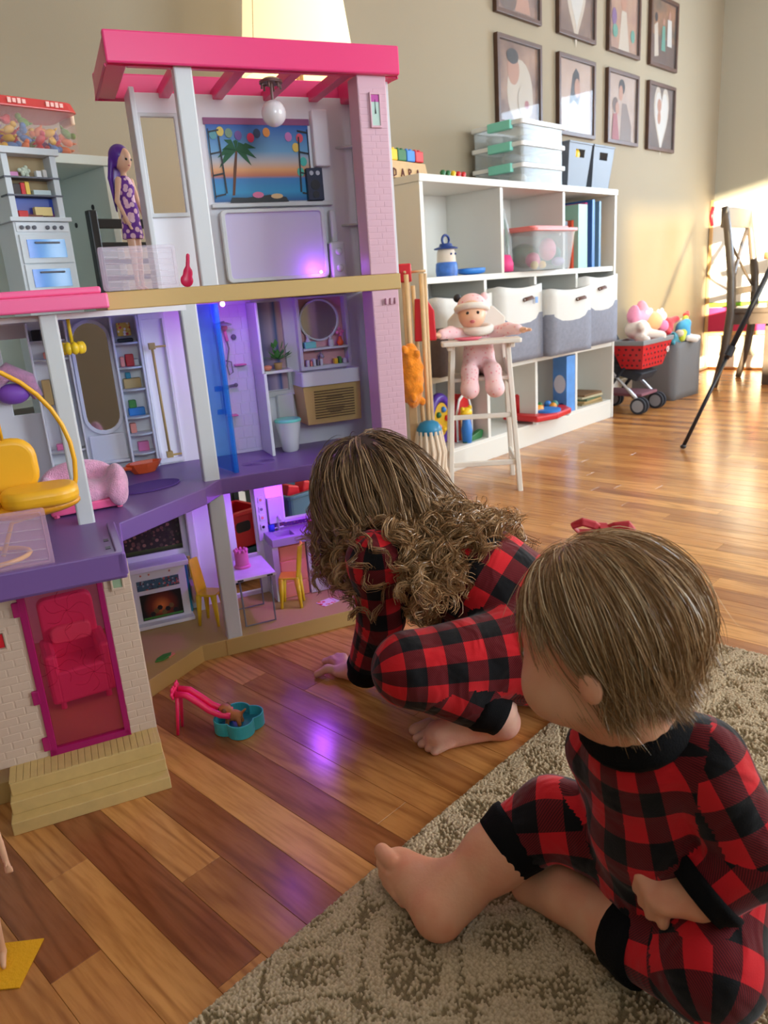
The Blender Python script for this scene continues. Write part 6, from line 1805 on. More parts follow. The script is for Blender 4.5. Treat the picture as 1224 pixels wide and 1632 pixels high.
b2 += [cone(J['knB'], J['cuB'], 0.04, 0.034, 0.014), cone(J['cuB'], J['anB'], 0.034, 0.028, 0.014), cone(J['anB'], J['heB'], 0.027, 0.024, 0.012),
       cone(J['anB'], J['baB'], 0.027, 0.019, 0.014), cone(J['heB'], J['baB'], 0.024, 0.018, 0.014)]
fdB = unit(vec(J['baB'])-vec(J['heB']))
for i in range(5):
    tp = vec(J['tb%d' % i]); tp[2] = RUGZ+f2[i]
    b2 += [cone(tp-fdB*0.02, tp, f2[i]+0.0006, f2[i], 0.0018)]
hl = vec(J['haL'])
hdir = unit(hl-vec(J['wrL']))
b2 += [cone(J['wrL'], hl, 0.019, 0.016, 0.010), ell(hl, (0.021, 0.022, 0.013), frame(hdir), 0.008)]
for i in range(4):
    tp = vec(J['fh%d' % i])
    rt0 = lerp(hl, tp, 0.35)+vec((0, 0, 0.004))
    kn = lerp(hl, tp, 0.95)+vec((-0.003, 0, 0.008))
    en = lerp(hl, tp, 1.12)+vec((0, 0, -0.010))
    b2 += [cone(rt0, kn, 0.0072, 0.0068, 0.002), cone(kn, en, 0.0068, 0.0060, 0.002)]
tp = vec(J['fh4'])
b2 += [cone(lerp(J['wrL'], hl, 0.5), tp, 0.010, 0.008, 0.006)]
b2 += [ell(vec(J['haR'])+vec((0, 0.02, 0)), (0.022, 0.026, 0.014), None, 0.01)]
for i in range(5):
    r0 = vec(J['haR'])+vec((-0.016+0.008*i, 0.036, 0))
    b2 += [cone(r0, r0+vec((0.002*(i-2), 0.014, -0.004)), 0.0075, 0.007, 0.003)]
V, F = surface(b2, 0.0024, carve=floor_clip(RUGZ-0.002))
tod = np_mesh('person', relax(V, F, 1), F, M_SKIN2)
tag(tod, 'blond toddler in red and black plaid pajamas sitting barefoot on the rug', 'person')
V, F = surface(pj2, 0.003, carve=floor_clip(RUGZ-0.001))
pj = np_mesh('pajamas', relax(V, F, 2), F, M_PLAID2, tod)
plaid_uv(pj, [(J['pelvis'], J['neck'], 0.074, 0.7, 0.0, 0.0), (J['shL'], J['elL'], 0.044, 1.05, 0.0, 0.0), (J['elL'], J['wrL'], 0.044, 1.1, 0.0, 0.093),
              (J['shR'], J['haR'], 0.04, 1.1, 0, 0), (J['hipR'], J['cuA'], 0.05, 1.1, 0.005, 0.0), (J['hipL'], J['knB'], 0.058, 1.15, 0, 0), (J['knB'], J['cuB'], 0.046, 1.1, 0.01, 0.02)])
tag(pj, 'red and black buffalo plaid pajamas')
cuff_mesh('wrist_cuff', lerp(J['elL'], J['wrL'], 0.72), lerp(J['elL'], J['wrL'], 1.04), 0.036, 0.029, tod)
cuff_mesh('leg_cuff', lerp(J['cuA'], J['anA'], -0.22), lerp(J['cuA'], J['anA'], 0.16), 0.0415, 0.0385, tod)
cuff_mesh('leg_cuff', lerp(J['cuB'], J['anB'], -0.25), lerp(J['cuB'], J['anB'], 0.16), 0.040, 0.037, tod)
cuff_mesh('collar', lerp(J['chest'], J['neck'], 0.46), lerp(J['chest'], J['neck'], 0.80), 0.051, 0.042, tod)
face_parts(J['head'], R2, 0.86, tod)

# ---- hair
def scalp_roots(h, R, sc, n, seed, face_lim):
    """points on the skull, off the face; returns positions and outward normals"""
    r = np.random.default_rng(seed)
    rad = vec((0.088, 0.073, 0.080))*sc
    c = vec(h)+R @ (vec((-0.004, 0, 0.012))*sc)
    out = []
    while sum(len(o) for o in out) < n:
        d = unit(r.normal(0, 1, (n*2, 3)))
        out.append(d[face_lim(d)])
    d = np.concatenate(out)[:n]
    P = c+(d*rad) @ R.T
    N_ = unit((d/rad) @ R.T)
    return P, N_, d

def hair_cap(name, h, R, sc, face_lim, grow, m, parent):
    rad = vec((0.088, 0.073, 0.080))*sc+grow
    c = vec(h)+R @ (vec((-0.004, 0, 0.012))*sc)
    nu, nv = 64, 40
    U, Vv = np.meshgrid(np.linspace(0, 2*PI, nu), np.linspace(0.001, PI-0.001, nv))
    d = np.stack([np.sin(Vv)*np.cos(U), np.sin(Vv)*np.sin(U), np.cos(Vv)], -1).reshape(-1, 3)
    P = c+(d*rad) @ R.T
    idx = np.arange(nu*nv).reshape(nv, nu)
    F = np.stack([idx[:-1, :-1], idx[1:, :-1], idx[1:, 1:], idx[:-1, 1:]], -1).reshape(-1, 4)
    ok = face_lim(d)
    F = F[ok[F].all(1)]
    return np_mesh(name, P, F, m, parent)

M_HAIR1 = hair_mat('hair_brown', [(0.0, S(66, 48, 36)), (0.35, S(98, 74, 54)), (0.7, S(132, 102, 74)), (1.0, S(206, 172, 130))], (S(188, 144, 96), 0.65), 0.30)
M_HAIR2 = hair_mat('hair_blond', [(0.0, S(122, 88, 58)), (0.4, S(158, 120, 82)), (0.75, S(192, 156, 114)), (1.0, S(232, 208, 172))], (S(160, 122, 84), 0.4), 0.26)
M_SCALP1 = mat('hair_under_brown', S(62, 46, 36), 0.7)
M_SCALP2 = mat('hair_under_blond', S(176, 136, 100), 0.7)

# older girl: parted hair, smooth on the crown, ringlets at the ends
h1 = J1['head']
def lim1(d):
    return ~((d[:, 0] > 0.45) & (d[:, 2] < 0.62)) & (d[:, 2] > -0.75)
cap = hair_cap('hair_base', h1, R1, 1.0, lim1, 0.006, M_SCALP1, None)
body_fn = lambda P: sdf(pj1[:6]+[cone(J1['neck'], J1['head'], 0.036, 0.04, 0.02), ell(vec(h1)+R1 @ vec((-0.004, 0, 0.012)), (0.088, 0.073, 0.080), R1, 0.02),
                                 ell(vec(h1)+R1 @ vec((0.03, 0, -0.032)), (0.056, 0.056, 0.062), R1, 0.02)], P)
NG = 420
P0, N0, d0 = scalp_roots(h1, R1, 1.0, NG, 5, lim1)
rg = np.random.default_rng(21)
TG = [(0.877, 1.036, 0.264), (0.860, 1.001, 0.213), (0.858, 0.967, 0.196), (0.841, 0.854, 0.273), (0.837, 0.794, 0.264), (0.822, 0.750, 0.230), (0.841, 0.732, 0.233), (0.878, 0.748, 0.255), (0.886, 0.722, 0.247), (0.922, 0.736, 0.260), (0.957, 0.730, 0.261), (0.986, 0.732, 0.264), (1.040, 0.737, 0.264), (1.061, 0.745, 0.262), (1.076, 0.833, 0.261), (1.061, 0.898, 0.274)]
# every root heads for a target on its own side of the head: a front curtain, the near shoulder, or the back
side = d0[:, 1]*0.55+d0[:, 0]*0.75+rg.normal(0, 0.22, NG)
order = np.argsort(-side)
tg = np.zeros((NG, 3))
bank = [vec(t) for t in TG]
for rank, i in enumerate(order):
    tg[i] = bank[min(int(rank/NG*len(bank)), len(bank)-1)]
tg += rg.normal(0, 0.016, (NG, 3))
lens = np.linalg.norm(tg-P0, axis=1)*rg.uniform(1.12, 1.3, NG)
lens = np.clip(lens, 0.12, 0.42)
K1 = 46
crown = vec(h1)+R1 @ vec((-0.03, 0.01, 0.088))
Pc = P0.copy(); dcur = unit(unit(P0-crown)*0.8+N0*0.1); pts = [Pc.copy()]
offs = rg.uniform(0.007, 0.014, NG)
for i in range(K1-1):
    t = i/(K1-1)
    pull = unit(tg-Pc)
    dcur = unit(dcur*0.82+pull*(0.10+0.45*t*t)+np.array([0, 0, -0.05]))
    Q = Pc+dcur*(lens/(K1-1))[:, None]
    oi = 0.004+(offs-0.004)*min(1.0, t*2.5)
    for _ in range(2):
        s = body_fn(Q)-oi
        k = s < 0
        if k.any():
            Q[k] -= grad(body_fn, Q[k])*s[k][:, None]
    Q[:, 2] = np.maximum(Q[:, 2], 0.012)
    dcur = unit(dcur*0.5+unit(Q-Pc)*0.5)
    Pc = Q; pts.append(Pc.copy())
guides = np.stack(pts, 1)
tt = np.linspace(0, 1, K1)
arc = lens[:, None]*tt[None, :]
T = unit(np.gradient(guides, axis=1))
E1 = unit(np.cross(T, np.array([0.3, 0.2, 1.0]))); E2 = np.cross(T, E1)
amp = (np.clip((tt-0.30)/0.45, 0, 1)**1.5)[None, :]*rg.uniform(0.006, 0.0145, (NG, 1))*np.clip(lens/0.22, 0.3, 1.1)[:, None]
phi = rg.uniform(0, 2*PI, (NG, 1))+arc/rg.uniform(0.040, 0.062, (NG, 1))*2*PI*rg.choice([-1, 1], (NG, 1))
per = 17
rep = lambda a: np.repeat(a, per, 0)
phs = rep(phi)+rg.normal(0, 0.15, (NG*per, 1))
am = rep(amp)*rg.uniform(0.75, 1.25, (NG*per, 1))
base = strands_from(guides, per, (0.0050, 0.0013), 0.0018, 8)
St = base+rep(E1)*(am*np.cos(phs))[..., None]+rep(E2)*(am*np.sin(phs))[..., None]
# fly-aways
St += (rg.normal(0, 0.0015, (NG*per, 1, 3))*(tt**2)[None, :, None])*rg.choice([1, 1, 1, 4], (NG*per, 1, 1))
hair1 = ribbons('hair', St, rg.uniform(0.0009, 0.0016, NG*per), M_HAIR1, girl, 4)
tag(hair1, 'long brown hair falling in blond-tipped ringlets')
cap.parent = hair1

# toddler: thin straight hair from the crown, ends flicking out at the nape
h2 = J2['head']
SC2 = 0.90
def lim2(d):
    return ~((d[:, 0] > 0.10+0.55*np.clip(d[:, 2], 0, 1)) & (d[:, 2] < 0.86)) & (d[:, 2] > -0.50+0.25*np.clip(d[:, 0], 0, 1))
cap2 = hair_cap('hair_base', h2, R2, SC2, lim2, 0.002, M_SCALP2, None)
sk = [ell(vec(h2)+R2 @ (vec((-0.004, 0, 0.012))*SC2), vec((0.088, 0.073, 0.080))*SC2, R2, 0.02),
      ell(vec(h2)+R2 @ (vec((0.03, 0, -0.032))*SC2), vec((0.056, 0.056, 0.062))*SC2, R2, 0.02),
      cone(J2['neck'], J2['head'], 0.037, 0.042, 0.02), pj2[0], pj2[3]]
fn2 = lambda P: sdf(sk, P)
NG2 = 900
P0, N0, d0 = scalp_roots(h2, R2, SC2, NG2, 9, lim2)
rg = np.random.default_rng(33)
crown = vec(h2)+R2 @ (vec((0.016, 0.006, 0.092))*SC2)
zend = h2[2]-0.034-0.024*rg.random(NG2)-0.085*np.clip(d0[:, 0]+0.15, 0, 0.5)
lens = np.clip((P0[:, 2]-zend)*1.12+0.010, 0.025, 0.20)
lens *= np.where((d0[:, 0] > 0.35) & (d0[:, 2] > 0.6), 0.45, 1.0)
K2 = 22
offs2 = rg.uniform(0.0008, 0.0040, NG2)
back = -R2[:, 0]
Pc = P0.copy(); pts = [Pc.copy()]; dcur = None
for i in range(K2-1):
    t = i/(K2-1)
    n = grad(fn2, Pc)
    want = unit(Pc-crown)*(0.9-0.6*t)+np.array([0, 0, -0.75])+back*(0.30*np.clip(1-2*t, 0, 1)+1.1*np.clip(d0[:, :1]+0.1, 0, 0.6))+rg.normal(0, 0.10, (NG2, 3))
    want = unit(want-n*(want*n).sum(1, keepdims=True)*np.where(t < 0.75, 1.0, 0.4))
    dcur = want if dcur is None else unit(dcur*0.55+want*0.45)
    Q = Pc+dcur*(lens/(K2-1))[:, None]
    s = fn2(Q)-(0.001+offs2*(0.35+0.65*min(1, t*2)))
    g = grad(fn2, Q)
    hold = np.where(s < 0, 1.0, 0.85 if t < 0.7 else 0.25)
    Q -= g*(s*hold)[:, None]
    dcur = unit(Q-Pc)
    Pc = Q; pts.append(Pc.copy())
gd = np.stack(pts, 1)
tt = np.linspace(0, 1, 22)
# ends flick outwards and curl a little
outw = unit(gd[:, -1]-vec(h2)); outw[:, 2] *= 0.2
fl = np.clip((tt-0.72)/0.28, 0, 1)**2
backness = np.clip(-d0[:, 0]+0.2, 0, 1)
gd = gd+outw[:, None, :]*fl[None, :, None]*(0.003+0.026*backness*rg.random(NG2)**2)[:, None, None]
gd[:, :, 2] += fl[None, :]*(0.016*backness*rg.random(NG2))[:, None]
St = strands_from(gd, 12, (0.0032, 0.0020), 0.0030, 14)
St += (rg.normal(0, 0.002, (NG2*12, 1, 3))*(tt**2)[None, :, None])*rg.choice([1, 1, 1, 1, 3], (NG2*12, 1, 1))
hair2 = ribbons('hair', St, rg.uniform(0.0003, 0.0007, NG2*12), M_HAIR2, tod, 6)
tag(hair2, 'fine straight blond hair flicking out at the nape')
cap2.parent = hair2
M_BOW = mat('bow_red', S(190, 20, 38), 0.6, sheen=0.2)
bw = MB()
for s in (1, -1):
    bw.tube([(0, 0, 0), (0.010*s, 0, 0.007), (0.022*s, 0, 0.010), (0.030*s, 0, 0.004), (0.022*s, 0, -0.003), (0.008*s, 0, -0.002), (0, 0, 0)], 0.0045, 6, flat=0.35)
bw.cbox((0, 0, 0.001), (0.009, 0.011, 0.010))
bc = vec((0.6129, 0.3207, 0.4691))
bow = bw.build('hair_bow', M_BOW, tod, smooth=False, bevel=0.001, loc=tuple(bc), rot=(0.5, 0.15, -0.75))
tag(bow, 'red ribbon bow')

# ------------------------------------------------------------------ dolls and soft toys (implicit surfaces as well)
lump([ell((0, 0.02, 0.028), (0.062, 0.035, 0.022), None, 0.01), ell((0, 0.048, 0.052), (0.060, 0.016, 0.030), None, 0.012), ell((-0.055, 0.015, 0.040), (0.014, 0.034, 0.026), None, 0.012),
      ell((0.058, 0.012, 0.042), (0.017, 0.036, 0.030), None, 0.012), ell((0.052, -0.018, 0.026), (0.016, 0.012, 0.022), None, 0.01)], 0.003, 'fleece', P_FUZZ, so)
MB().box(-0.058, 0.060, -0.012, 0.050, 0.003, 0.018).build('seat_base', P_EAVE, so, bevel=0.003)
for x in (-0.05, 0.052):
    for y in (-0.008, 0.045):
        MB().tube([(x, y, 0.006), (x, y, 0.0003)], 0.005, 8).build('foot', P_EAVE, so)
MB().prism(rrect(-0.085, 0.018, 0.088, 0.166, 0.028, 6), 0, 0.020, upright(0, 0.042, 0)).build('back_cushion', P_EGG, eg, bevel=0.008, seg=4, auto=60)
MB().prism(rrect(-0.036, 0.064, -0.050, 0.026, 0.032, 6), 0.078, 0.102).build('seat_cushion', P_EGG, eg, bevel=0.009, seg=4, auto=60)
MB().prism(rrect(-0.105, -0.034, -0.046, 0.026, 0.030, 6), 0.078, 0.104).build('side_cushion', P_EGG, eg, bevel=0.009, seg=4, auto=60)
lump([ell((-0.005, 0.002, 0.074), (0.070, 0.044, 0.014), None, 0.01)], 0.003, 'bowl', mat('plastic_golden_dark', S(222, 150, 24), 0.4), eg)
# pink armchair seen through the front door
ac = hthing('toy_armchair', -0.278, -0.075, 0.0355, 0.1, 'pink toy armchair behind the clear front door', 'toy armchair')
P_ARM = mat('plastic_rose', S(244, 84, 130), 0.4)
MB().prism(rrect(-0.046, 0.046, -0.045, 0.045, 0.010, 4), 0.012, 0.072).build('seat', P_ARM, ac, bevel=0.005)
MB().prism(rrect(-0.046, 0.046, 0, 0.115, 0.014, 5), 0, 0.022, upright(0, 0.050, 0.065)).build('backrest', P_ARM, ac, bevel=0.004)
for s in (-1, 1):
    MB().box(0.044*s-0.010, 0.044*s+0.010, -0.045, 0.045, 0.012, 0.105).build('armrest', P_ARM, ac, bevel=0.006)
for sx in (-0.038, 0.038):
    for sy in (-0.036, 0.036):
        MB().tube([(sx, sy, 0.014), (sx, sy, 0)], 0.005, 8).build('leg', P_ARM, ac)
MB().prism(rrect(-0.034, 0.034, 0, 0.032, 0.010, 4), 0, 0.012, upright(0, 0.026, 0.098)).build('cushion', mat('plastic_coral_pink', S(255, 120, 140), 0.4), ac, bevel=0.003)
# potted plant on the bathroom shelf
pp = hthing('toy_plant', 0.222, 0.188, 0.5465, 0, 'leafy green toy plant in a tan pot on the bathroom shelf', 'toy plant')
MB().lathe([(0.007, 0), (0.009, 0.012), (0.010, 0.014), (0.008, 0.013)], 16).build('pot', P_TAN, pp, smooth=True)
r_ = random.Random(4)
for i in range(34):
    a, e_ = r_.uniform(0, 2*PI), r_.uniform(0.1, 1.4)
    d_ = Vector((math.cos(a)*math.cos(e_), math.sin(a)*math.cos(e_)*0.8, math.sin(e_)*1.2))
    c_ = Vector((0, -0.002, 0.018))+d_*r_.uniform(0.012, 0.036)
    MB().prism([(-0.008, 0), (-0.001, -0.005), (0.008, 0), (-0.001, 0.005)], 0, 0.0006, Matrix.Translation(c_) @ d_.to_track_quat('X', 'Z').to_matrix().to_4x4()).build('leaf', P_GREEN, pp)
dsh = hthing('toy_dish', 0.197, 0.185, 0.5465, 0, 'tiny tan soap dish beside the toy plant', 'toy dish')
MB().lathe([(0.005, 0), (0.010, 0.005), (0.009, 0.009), (0.004, 0.011), (0, 0.011)], 14, sy=0.8).build('dish', P_SALMON, dsh, smooth=True)

def doll(name, loc, rz, hgt, label, hair_c, dress_m, arms, dress_len=0.40, head_turn=0.0):
    """slim fashion doll, 1 unit high before scaling; faces local -y"""
    root = empty(name, loc, rz, label, 'doll')
    s = hgt
    P = lambda x, y, z: (x*s, y*s, z*s)
    b = [ell(P(0, -0.004, 0.905), vec((0.060, 0.066, 0.082))*s, None, 0.01*s), ell(P(0, -0.022, 0.868), vec((0.036, 0.036, 0.040))*s, None, 0.02*s), cone(P(0, 0, 0.85), P(0, 0.004, 0.78), 0.019*s, 0.020*s, 0.02*s),
         ell(P(0, 0, 0.72), vec((0.062, 0.042, 0.075))*s, None, 0.02*s), cone(P(0, 0, 0.70), P(0, 0, 0.57), 0.045*s, 0.043*s, 0.02*s), ell(P(0, 0, 0.52), vec((0.062, 0.048, 0.055))*s, None, 0.02*s),
         cone(P(0, -0.058, 0.895), P(0, -0.066, 0.882), 0.006*s, 0.008*s, 0.01*s)]
    for sg, (el_, ha_) in zip((-1, 1), arms):
        sh = P(0.066*sg, 0, 0.765)
        b += [cone(sh, P(*el_), 0.021*s, 0.017*s, 0.012*s), cone(P(*el_), P(*ha_), 0.017*s, 0.012*s, 0.008*s)]
        hv = vec(ha_)-vec(el_); hv = hv/np.linalg.norm(hv)
        for k in range(4):
            o_ = vec((0.007*(k-1.5), 0, 0))
            b += [cone(vec(P(*ha_)), (vec(ha_)+hv*0.055+o_)*s, 0.009*s, 0.0062*s, 0.004*s)]
        b += [cone(vec(P(*ha_)), (vec(ha_)+hv*0.02+vec((0, -0.022, 0)))*s, 0.007*s, 0.0055*s, 0.004*s)]
    for sg in (-1, 1):
        b += [cone(P(0.033*sg, 0, 0.50), P(0.030*sg, -0.004, 0.28), 0.036*s, 0.025*s, 0.012*s), cone(P(0.030*sg, -0.004, 0.28), P(0.028*sg, 0.006, 0.045), 0.025*s, 0.014*s, 0.012*s),
              cone(P(0.028*sg, 0.008, 0.040), P(0.028*sg, -0.040, 0.012), 0.015*s, 0.011*s, 0.01*s)]
    V_, F_ = surface(b, 0.0085*s)
    np_mesh('body', relax(V_, F_, 1), F_, M_DOLL, root)
    dr = [ell(P(0, 0, 0.72), vec((0.068, 0.048, 0.080))*s, None, 0.02*s), cone(P(0, 0, 0.70), P(0, 0, 0.57), 0.050*s, 0.052*s, 0.02*s), cone(P(0, 0, 0.57), P(0, 0, dress_len-0.03), 0.060*s, 0.074*s, 0.03*s, 1.0)]
    V_, F_ = surface(dr, 0.0085*s)
    np_mesh('dress', relax(V_, F_, 1), F_, dress_m, root)
    hm = mat('doll_hair_'+label[:6], hair_c, 0.35)
    hp = [ell(P(0, 0.016, 0.920), vec((0.074, 0.074, 0.084))*s, None, 0.01*s)]
    for k in range(9):
        a = -1.25+2.5*k/8
        x_ = 0.060*math.sin(a); y_ = 0.030+0.036*math.cos(a)
        hp += [cone(P(x_, y_, 0.90), P(x_*1.25, y_+0.020, 0.78), 0.020*s, 0.018*s, 0.008*s), cone(P(x_*1.25, y_+0.020, 0.78), P(x_*1.1, y_+0.020, 0.60-0.02*(k % 3)), 0.018*s, 0.006*s, 0.006*s)]
    V_, F_ = surface(hp, 0.008*s, carve=lambda D, G: np.maximum(D, -(np.sqrt(((G-vec(P(0, -0.040, 0.878)))**2).sum(-1))-0.058*s)))
    np_mesh('hair', relax(V_, F_, 1), F_, hm, root)
    for sg in (-1, 1):
        MB().ball(P(0.023*sg, -0.063, 0.894), vec((0.012, 0.006, 0.009))*s, 10, 6).build('eye', M_LASH, root, smooth=True)
    MB().ball(P(0, -0.060, 0.856), vec((0.013, 0.005, 0.005))*s, 10, 6).build('mouth', M_LIP, root, smooth=True)
    return root
M_DOLL = mat('doll_vinyl', S(232, 182, 150), 0.4)
for k_ in ('vinyl',):
    pass
cats = spots_mat('print_purple_dots', S(112, 52, 150), [S(240, 200, 214), S(232, 188, 206)], 85, 0.8, 0.0052*85)
doll('doll', HW(-0.030, 0.262, 0.7262), HA+0.75, 0.28, 'doll with long purple hair and purple printed dress on the upper floor', S(92, 44, 150), cats,
     [((-0.110, 0.0, 0.62), (-0.090, -0.05, 0.48)), ((0.110, 0.0, 0.62), (0.125, -0.03, 0.50))], 0.40)
doll('doll', (0.1480, 0.8080, 0.0025), -0.4, 0.29, 'doll in a pink dress standing at the edge beside the dollhouse steps', S(120, 84, 50), mat('doll_dress_pink', S(214, 110, 150), 0.7),
     [((-0.105, 0.0, 0.62), (-0.12, -0.02, 0.46)), ((0.105, 0.0, 0.62), (0.12, -0.02, 0.46))], 0.40)
tag(MB().prism([(-0.035, -0.03), (0.030, -0.034), (0.036, 0.030), (-0.03, 0.032)], 0, 0.0015).build('felt_square', mat('felt_yellow', S(240, 178, 20), 0.9, bump=(300, 0.5)), None, loc=(0.152, 0.803, 0.0006), rot=(0, 0, math.radians(-40))), 'yellow felt square on the wood floor', 'felt')
# puppy on the slide's end
pu = empty('toy_puppy', (0.606, 0.990, 0.0085), 2.2, 'tiny tan toy puppy in the pool at the foot of the slide', 'toy animal')
M_PUP = mat('puppy_tan', S(190, 112, 60), 0.5)
lump([ell((0, 0, 0.016), (0.016, 0.010, 0.010), None, 0.004), ell((0.014, 0, 0.027), (0.011, 0.011, 0.010), None, 0.004), ell((0.023, 0, 0.024), (0.006, 0.006, 0.005), None, 0.003)]
     + [cone((sx*0.009, sy*0.006, 0.012), (sx*0.011, sy*0.007, 0.002), 0.004, 0.0035, 0.002) for sx in (-1, 1) for sy in (-1, 1)] + [cone((-0.014, 0, 0.02), (-0.022, 0, 0.028), 0.003, 0.002, 0.002)], 0.0016, 'body', M_PUP, pu)
for s in (-1, 1):
    MB().ball((0.012, 0.011*s, 0.027), (0.005, 0.003, 0.008), 8, 6).build('ear', mat('puppy_brown', S(120, 66, 40), 0.5), pu, smooth=True)
    MB().ball((0.0225, 0.005*s, 0.030), 0.0018, 8, 6).build('eye', M_LASH, pu, smooth=True)
MB().ball((0.0285, 0, 0.025), 0.002, 8, 6).build('nose', M_LASH, pu, smooth=True)
ga = hthing('toy_accessory', 0.028, 0.05, 0.7262, 0.0, 'bright pink plastic accessory leaning by the white post upstairs', 'toy')
lump([ell((0, 0, 0.012), (0.012, 0.004, 0.012), None, 0.004), ell((0.004, 0, 0.026), (0.009, 0.004, 0.010), None, 0.004), cone((0.004, 0, 0.03), (0.008, 0, 0.056), 0.004, 0.0035, 0.003)], 0.0018, 'body', P_SLIDE, ga)

# ------------------------------------------------------------------ toy high chair with a baby doll
M_HC = mat('painted_white_wood', S(232, 226, 214), 0.45)
HCX, HCY, HCR = 2.115, 1.575, math.atan2(-0.180, 0.155)
hc = empty('doll_high_chair', (HCX, HCY, 0), HCR, 'white wooden toy high chair standing in front of the bookcase', 'high chair')
for sx in (-1, 1):
    for sy in (-1, 1):
        MB().prism(rrect(-0.0085, 0.0085, -0.011, 0.011, 0.003, 3), 0, 0.505, Matrix(((1, 0, -sx*0.055, sx*0.119), (0, 1, -sy*0.10, sy*0.112), (0, 0, 1, 0), (0, 0, 0, 1)))).build('leg', M_HC, hc)
    MB().box(sx*0.098-0.006, sx*0.098+0.006, -0.072, 0.072, 0.36, 0.44).build('side_panel', M_HC, hc, bevel=0.003)
    MB().box(sx*0.108-0.005, sx*0.108+0.005, -0.098, 0.098, 0.088, 0.112).build('side_rail', M_HC, hc, bevel=0.003)
    MB().box(sx*0.102-0.008, sx*0.102+0.008, -0.115, 0.08, 0.486, 0.502).build('tray_arm', M_HC, hc, bevel=0.003)
MB().box(-0.100, 0.100, -0.092, -0.078, 0.252, 0.268).build('front_rail', M_HC, hc, bevel=0.003)
MB().box(-0.106, 0.106, -0.106, -0.094, 0.090, 0.108).build('front_rail', M_HC, hc, bevel=0.003)
MB().box(-0.098, 0.098, -0.076, 0.075, 0.378, 0.390).build('seat', M_HC, hc, bevel=0.003)
MB().prism([(-0.100, 0), (0.100, 0), (0.100, 0.185), (0.060, 0.225), (-0.060, 0.225), (-0.100, 0.185)], 0, 0.012, upright(0, 0.088, 0.39)).build('backrest', M_HC, hc, bevel=0.003)
MB().prism(rrect(-0.130, 0.130, -0.145, -0.045, 0.010, 4), 0.502, 0.516).build('tray', M_HC, hc, bevel=0.003)
bdl = empty('baby_doll', (HCX, HCY, 0.391), HCR, 'baby doll in a pink suit and knit hat sitting in the high chair', 'doll')
M_PJ = spots_mat('print_pink_suit', S(244, 204, 206), [S(236, 150, 160), S(240, 170, 176)], 70, 0.85, 0.0035*70)
suit = [ell((0, 0.01, 0.06), (0.055, 0.045, 0.062), None, 0.02), ell((0, 0.005, 0.115), (0.050, 0.04, 0.04), None, 0.02)]
for s in (-1, 1):
    suit += [cone((s*0.032, -0.01, 0.025), (s*0.038, -0.085, 0.020), 0.030, 0.027, 0.015), cone((s*0.038, -0.085, 0.020), (s*0.040, -0.105, -0.025), 0.027, 0.029, 0.012), ell((s*0.042, -0.120, -0.035), (0.031, 0.034, 0.030), None, 0.012),
             cone((s*0.045, 0, 0.135), (s*0.095, -0.045, 0.150), 0.023, 0.020, 0.012), cone((s*0.095, -0.045, 0.150), (s*0.125, -0.075, 0.148), 0.020, 0.017, 0.01)]
lump(suit, 0.004, 'suit', M_PJ, bdl)
lump([ell((-0.02, -0.015, 0.205), (0.046, 0.048, 0.052), None, 0.02), ell((-0.022, -0.050, 0.188), (0.030, 0.02, 0.022), None, 0.02), ell((-0.02, -0.064, 0.198), (0.006, 0.006, 0.006), None, 0.008)], 0.0036, 'head', M_DOLL, bdl)
for s in (-1, 1):
    hb = [ell((s*0.140, -0.088, 0.146), (0.013, 0.014, 0.010), None, 0.006)]
    for k in range(4):
        hb += [cone((s*0.146, -0.094+0.006*k, 0.146), (s*0.162, -0.104+0.008*k, 0.146), 0.0055, 0.005, 0.003)]
    hb += [cone((s*0.138, -0.100, 0.148), (s*0.146, -0.112, 0.150), 0.0055, 0.005, 0.003)]
    lump(hb, 0.0022, 'hand', M_DOLL, bdl)
    MB().ball((-0.02+s*0.017, -0.062, 0.210), 0.0055, 10, 7).build('eye', M_LASH, bdl, smooth=True)
    MB().ball((-0.02+s*0.045, 0.02, 0.258), 0.014, 10, 7).build('hat_ear', [P_DARK, M_PJ][s > 0], bdl, smooth=True)
MB().ball((-0.022, -0.070, 0.183), (0.009, 0.004, 0.006), 10, 7).build('mouth', M_LIP, bdl, smooth=True)
lump([ell((-0.018, 0.004, 0.222), (0.052, 0.052, 0.050), None, 0.01)], 0.004, 'hat', M_PJ, bdl).modifiers.new('s', 'SMOOTH')
MB().tube([(-0.019+0.050*math.cos(a), -0.012+0.050*math.sin(a), 0.222+0.012*math.sin(a)*-1) for a in [2*PI*i/24 for i in range(25)]], 0.011, 8).build('hat_brim', mat('knit_cream', S(238, 230, 220), 0.95, bump=(300, 0.5)), bdl, smooth=True)
MB().tube([(0.040*math.cos(a), -0.018+0.040*math.sin(a), 0.155+0.006*math.sin(a)) for a in [2*PI*i/20 for i in range(21)]], 0.014, 8).build('scarf', MATS['knit_cream'], bdl, smooth=True)
tag(MB().lathe([(0.030, 0), (0.044, 0.006), (0.046, 0.009), (0.040, 0.007), (0, 0.004)], 24, sx=1.0, sy=0.6).build('toy_plate', mat('plate_pink', S(246, 120, 140), 0.35), None, smooth=True,
    loc=tuple(Matrix.Translation((HCX, HCY, 0)) @ Matrix.Rotation(HCR, 4, 'Z') @ Vector((-0.04, -0.105, 0.5165))), rot=(0, 0, HCR)), 'small pink toy plate on the high chair tray', 'toy plate')

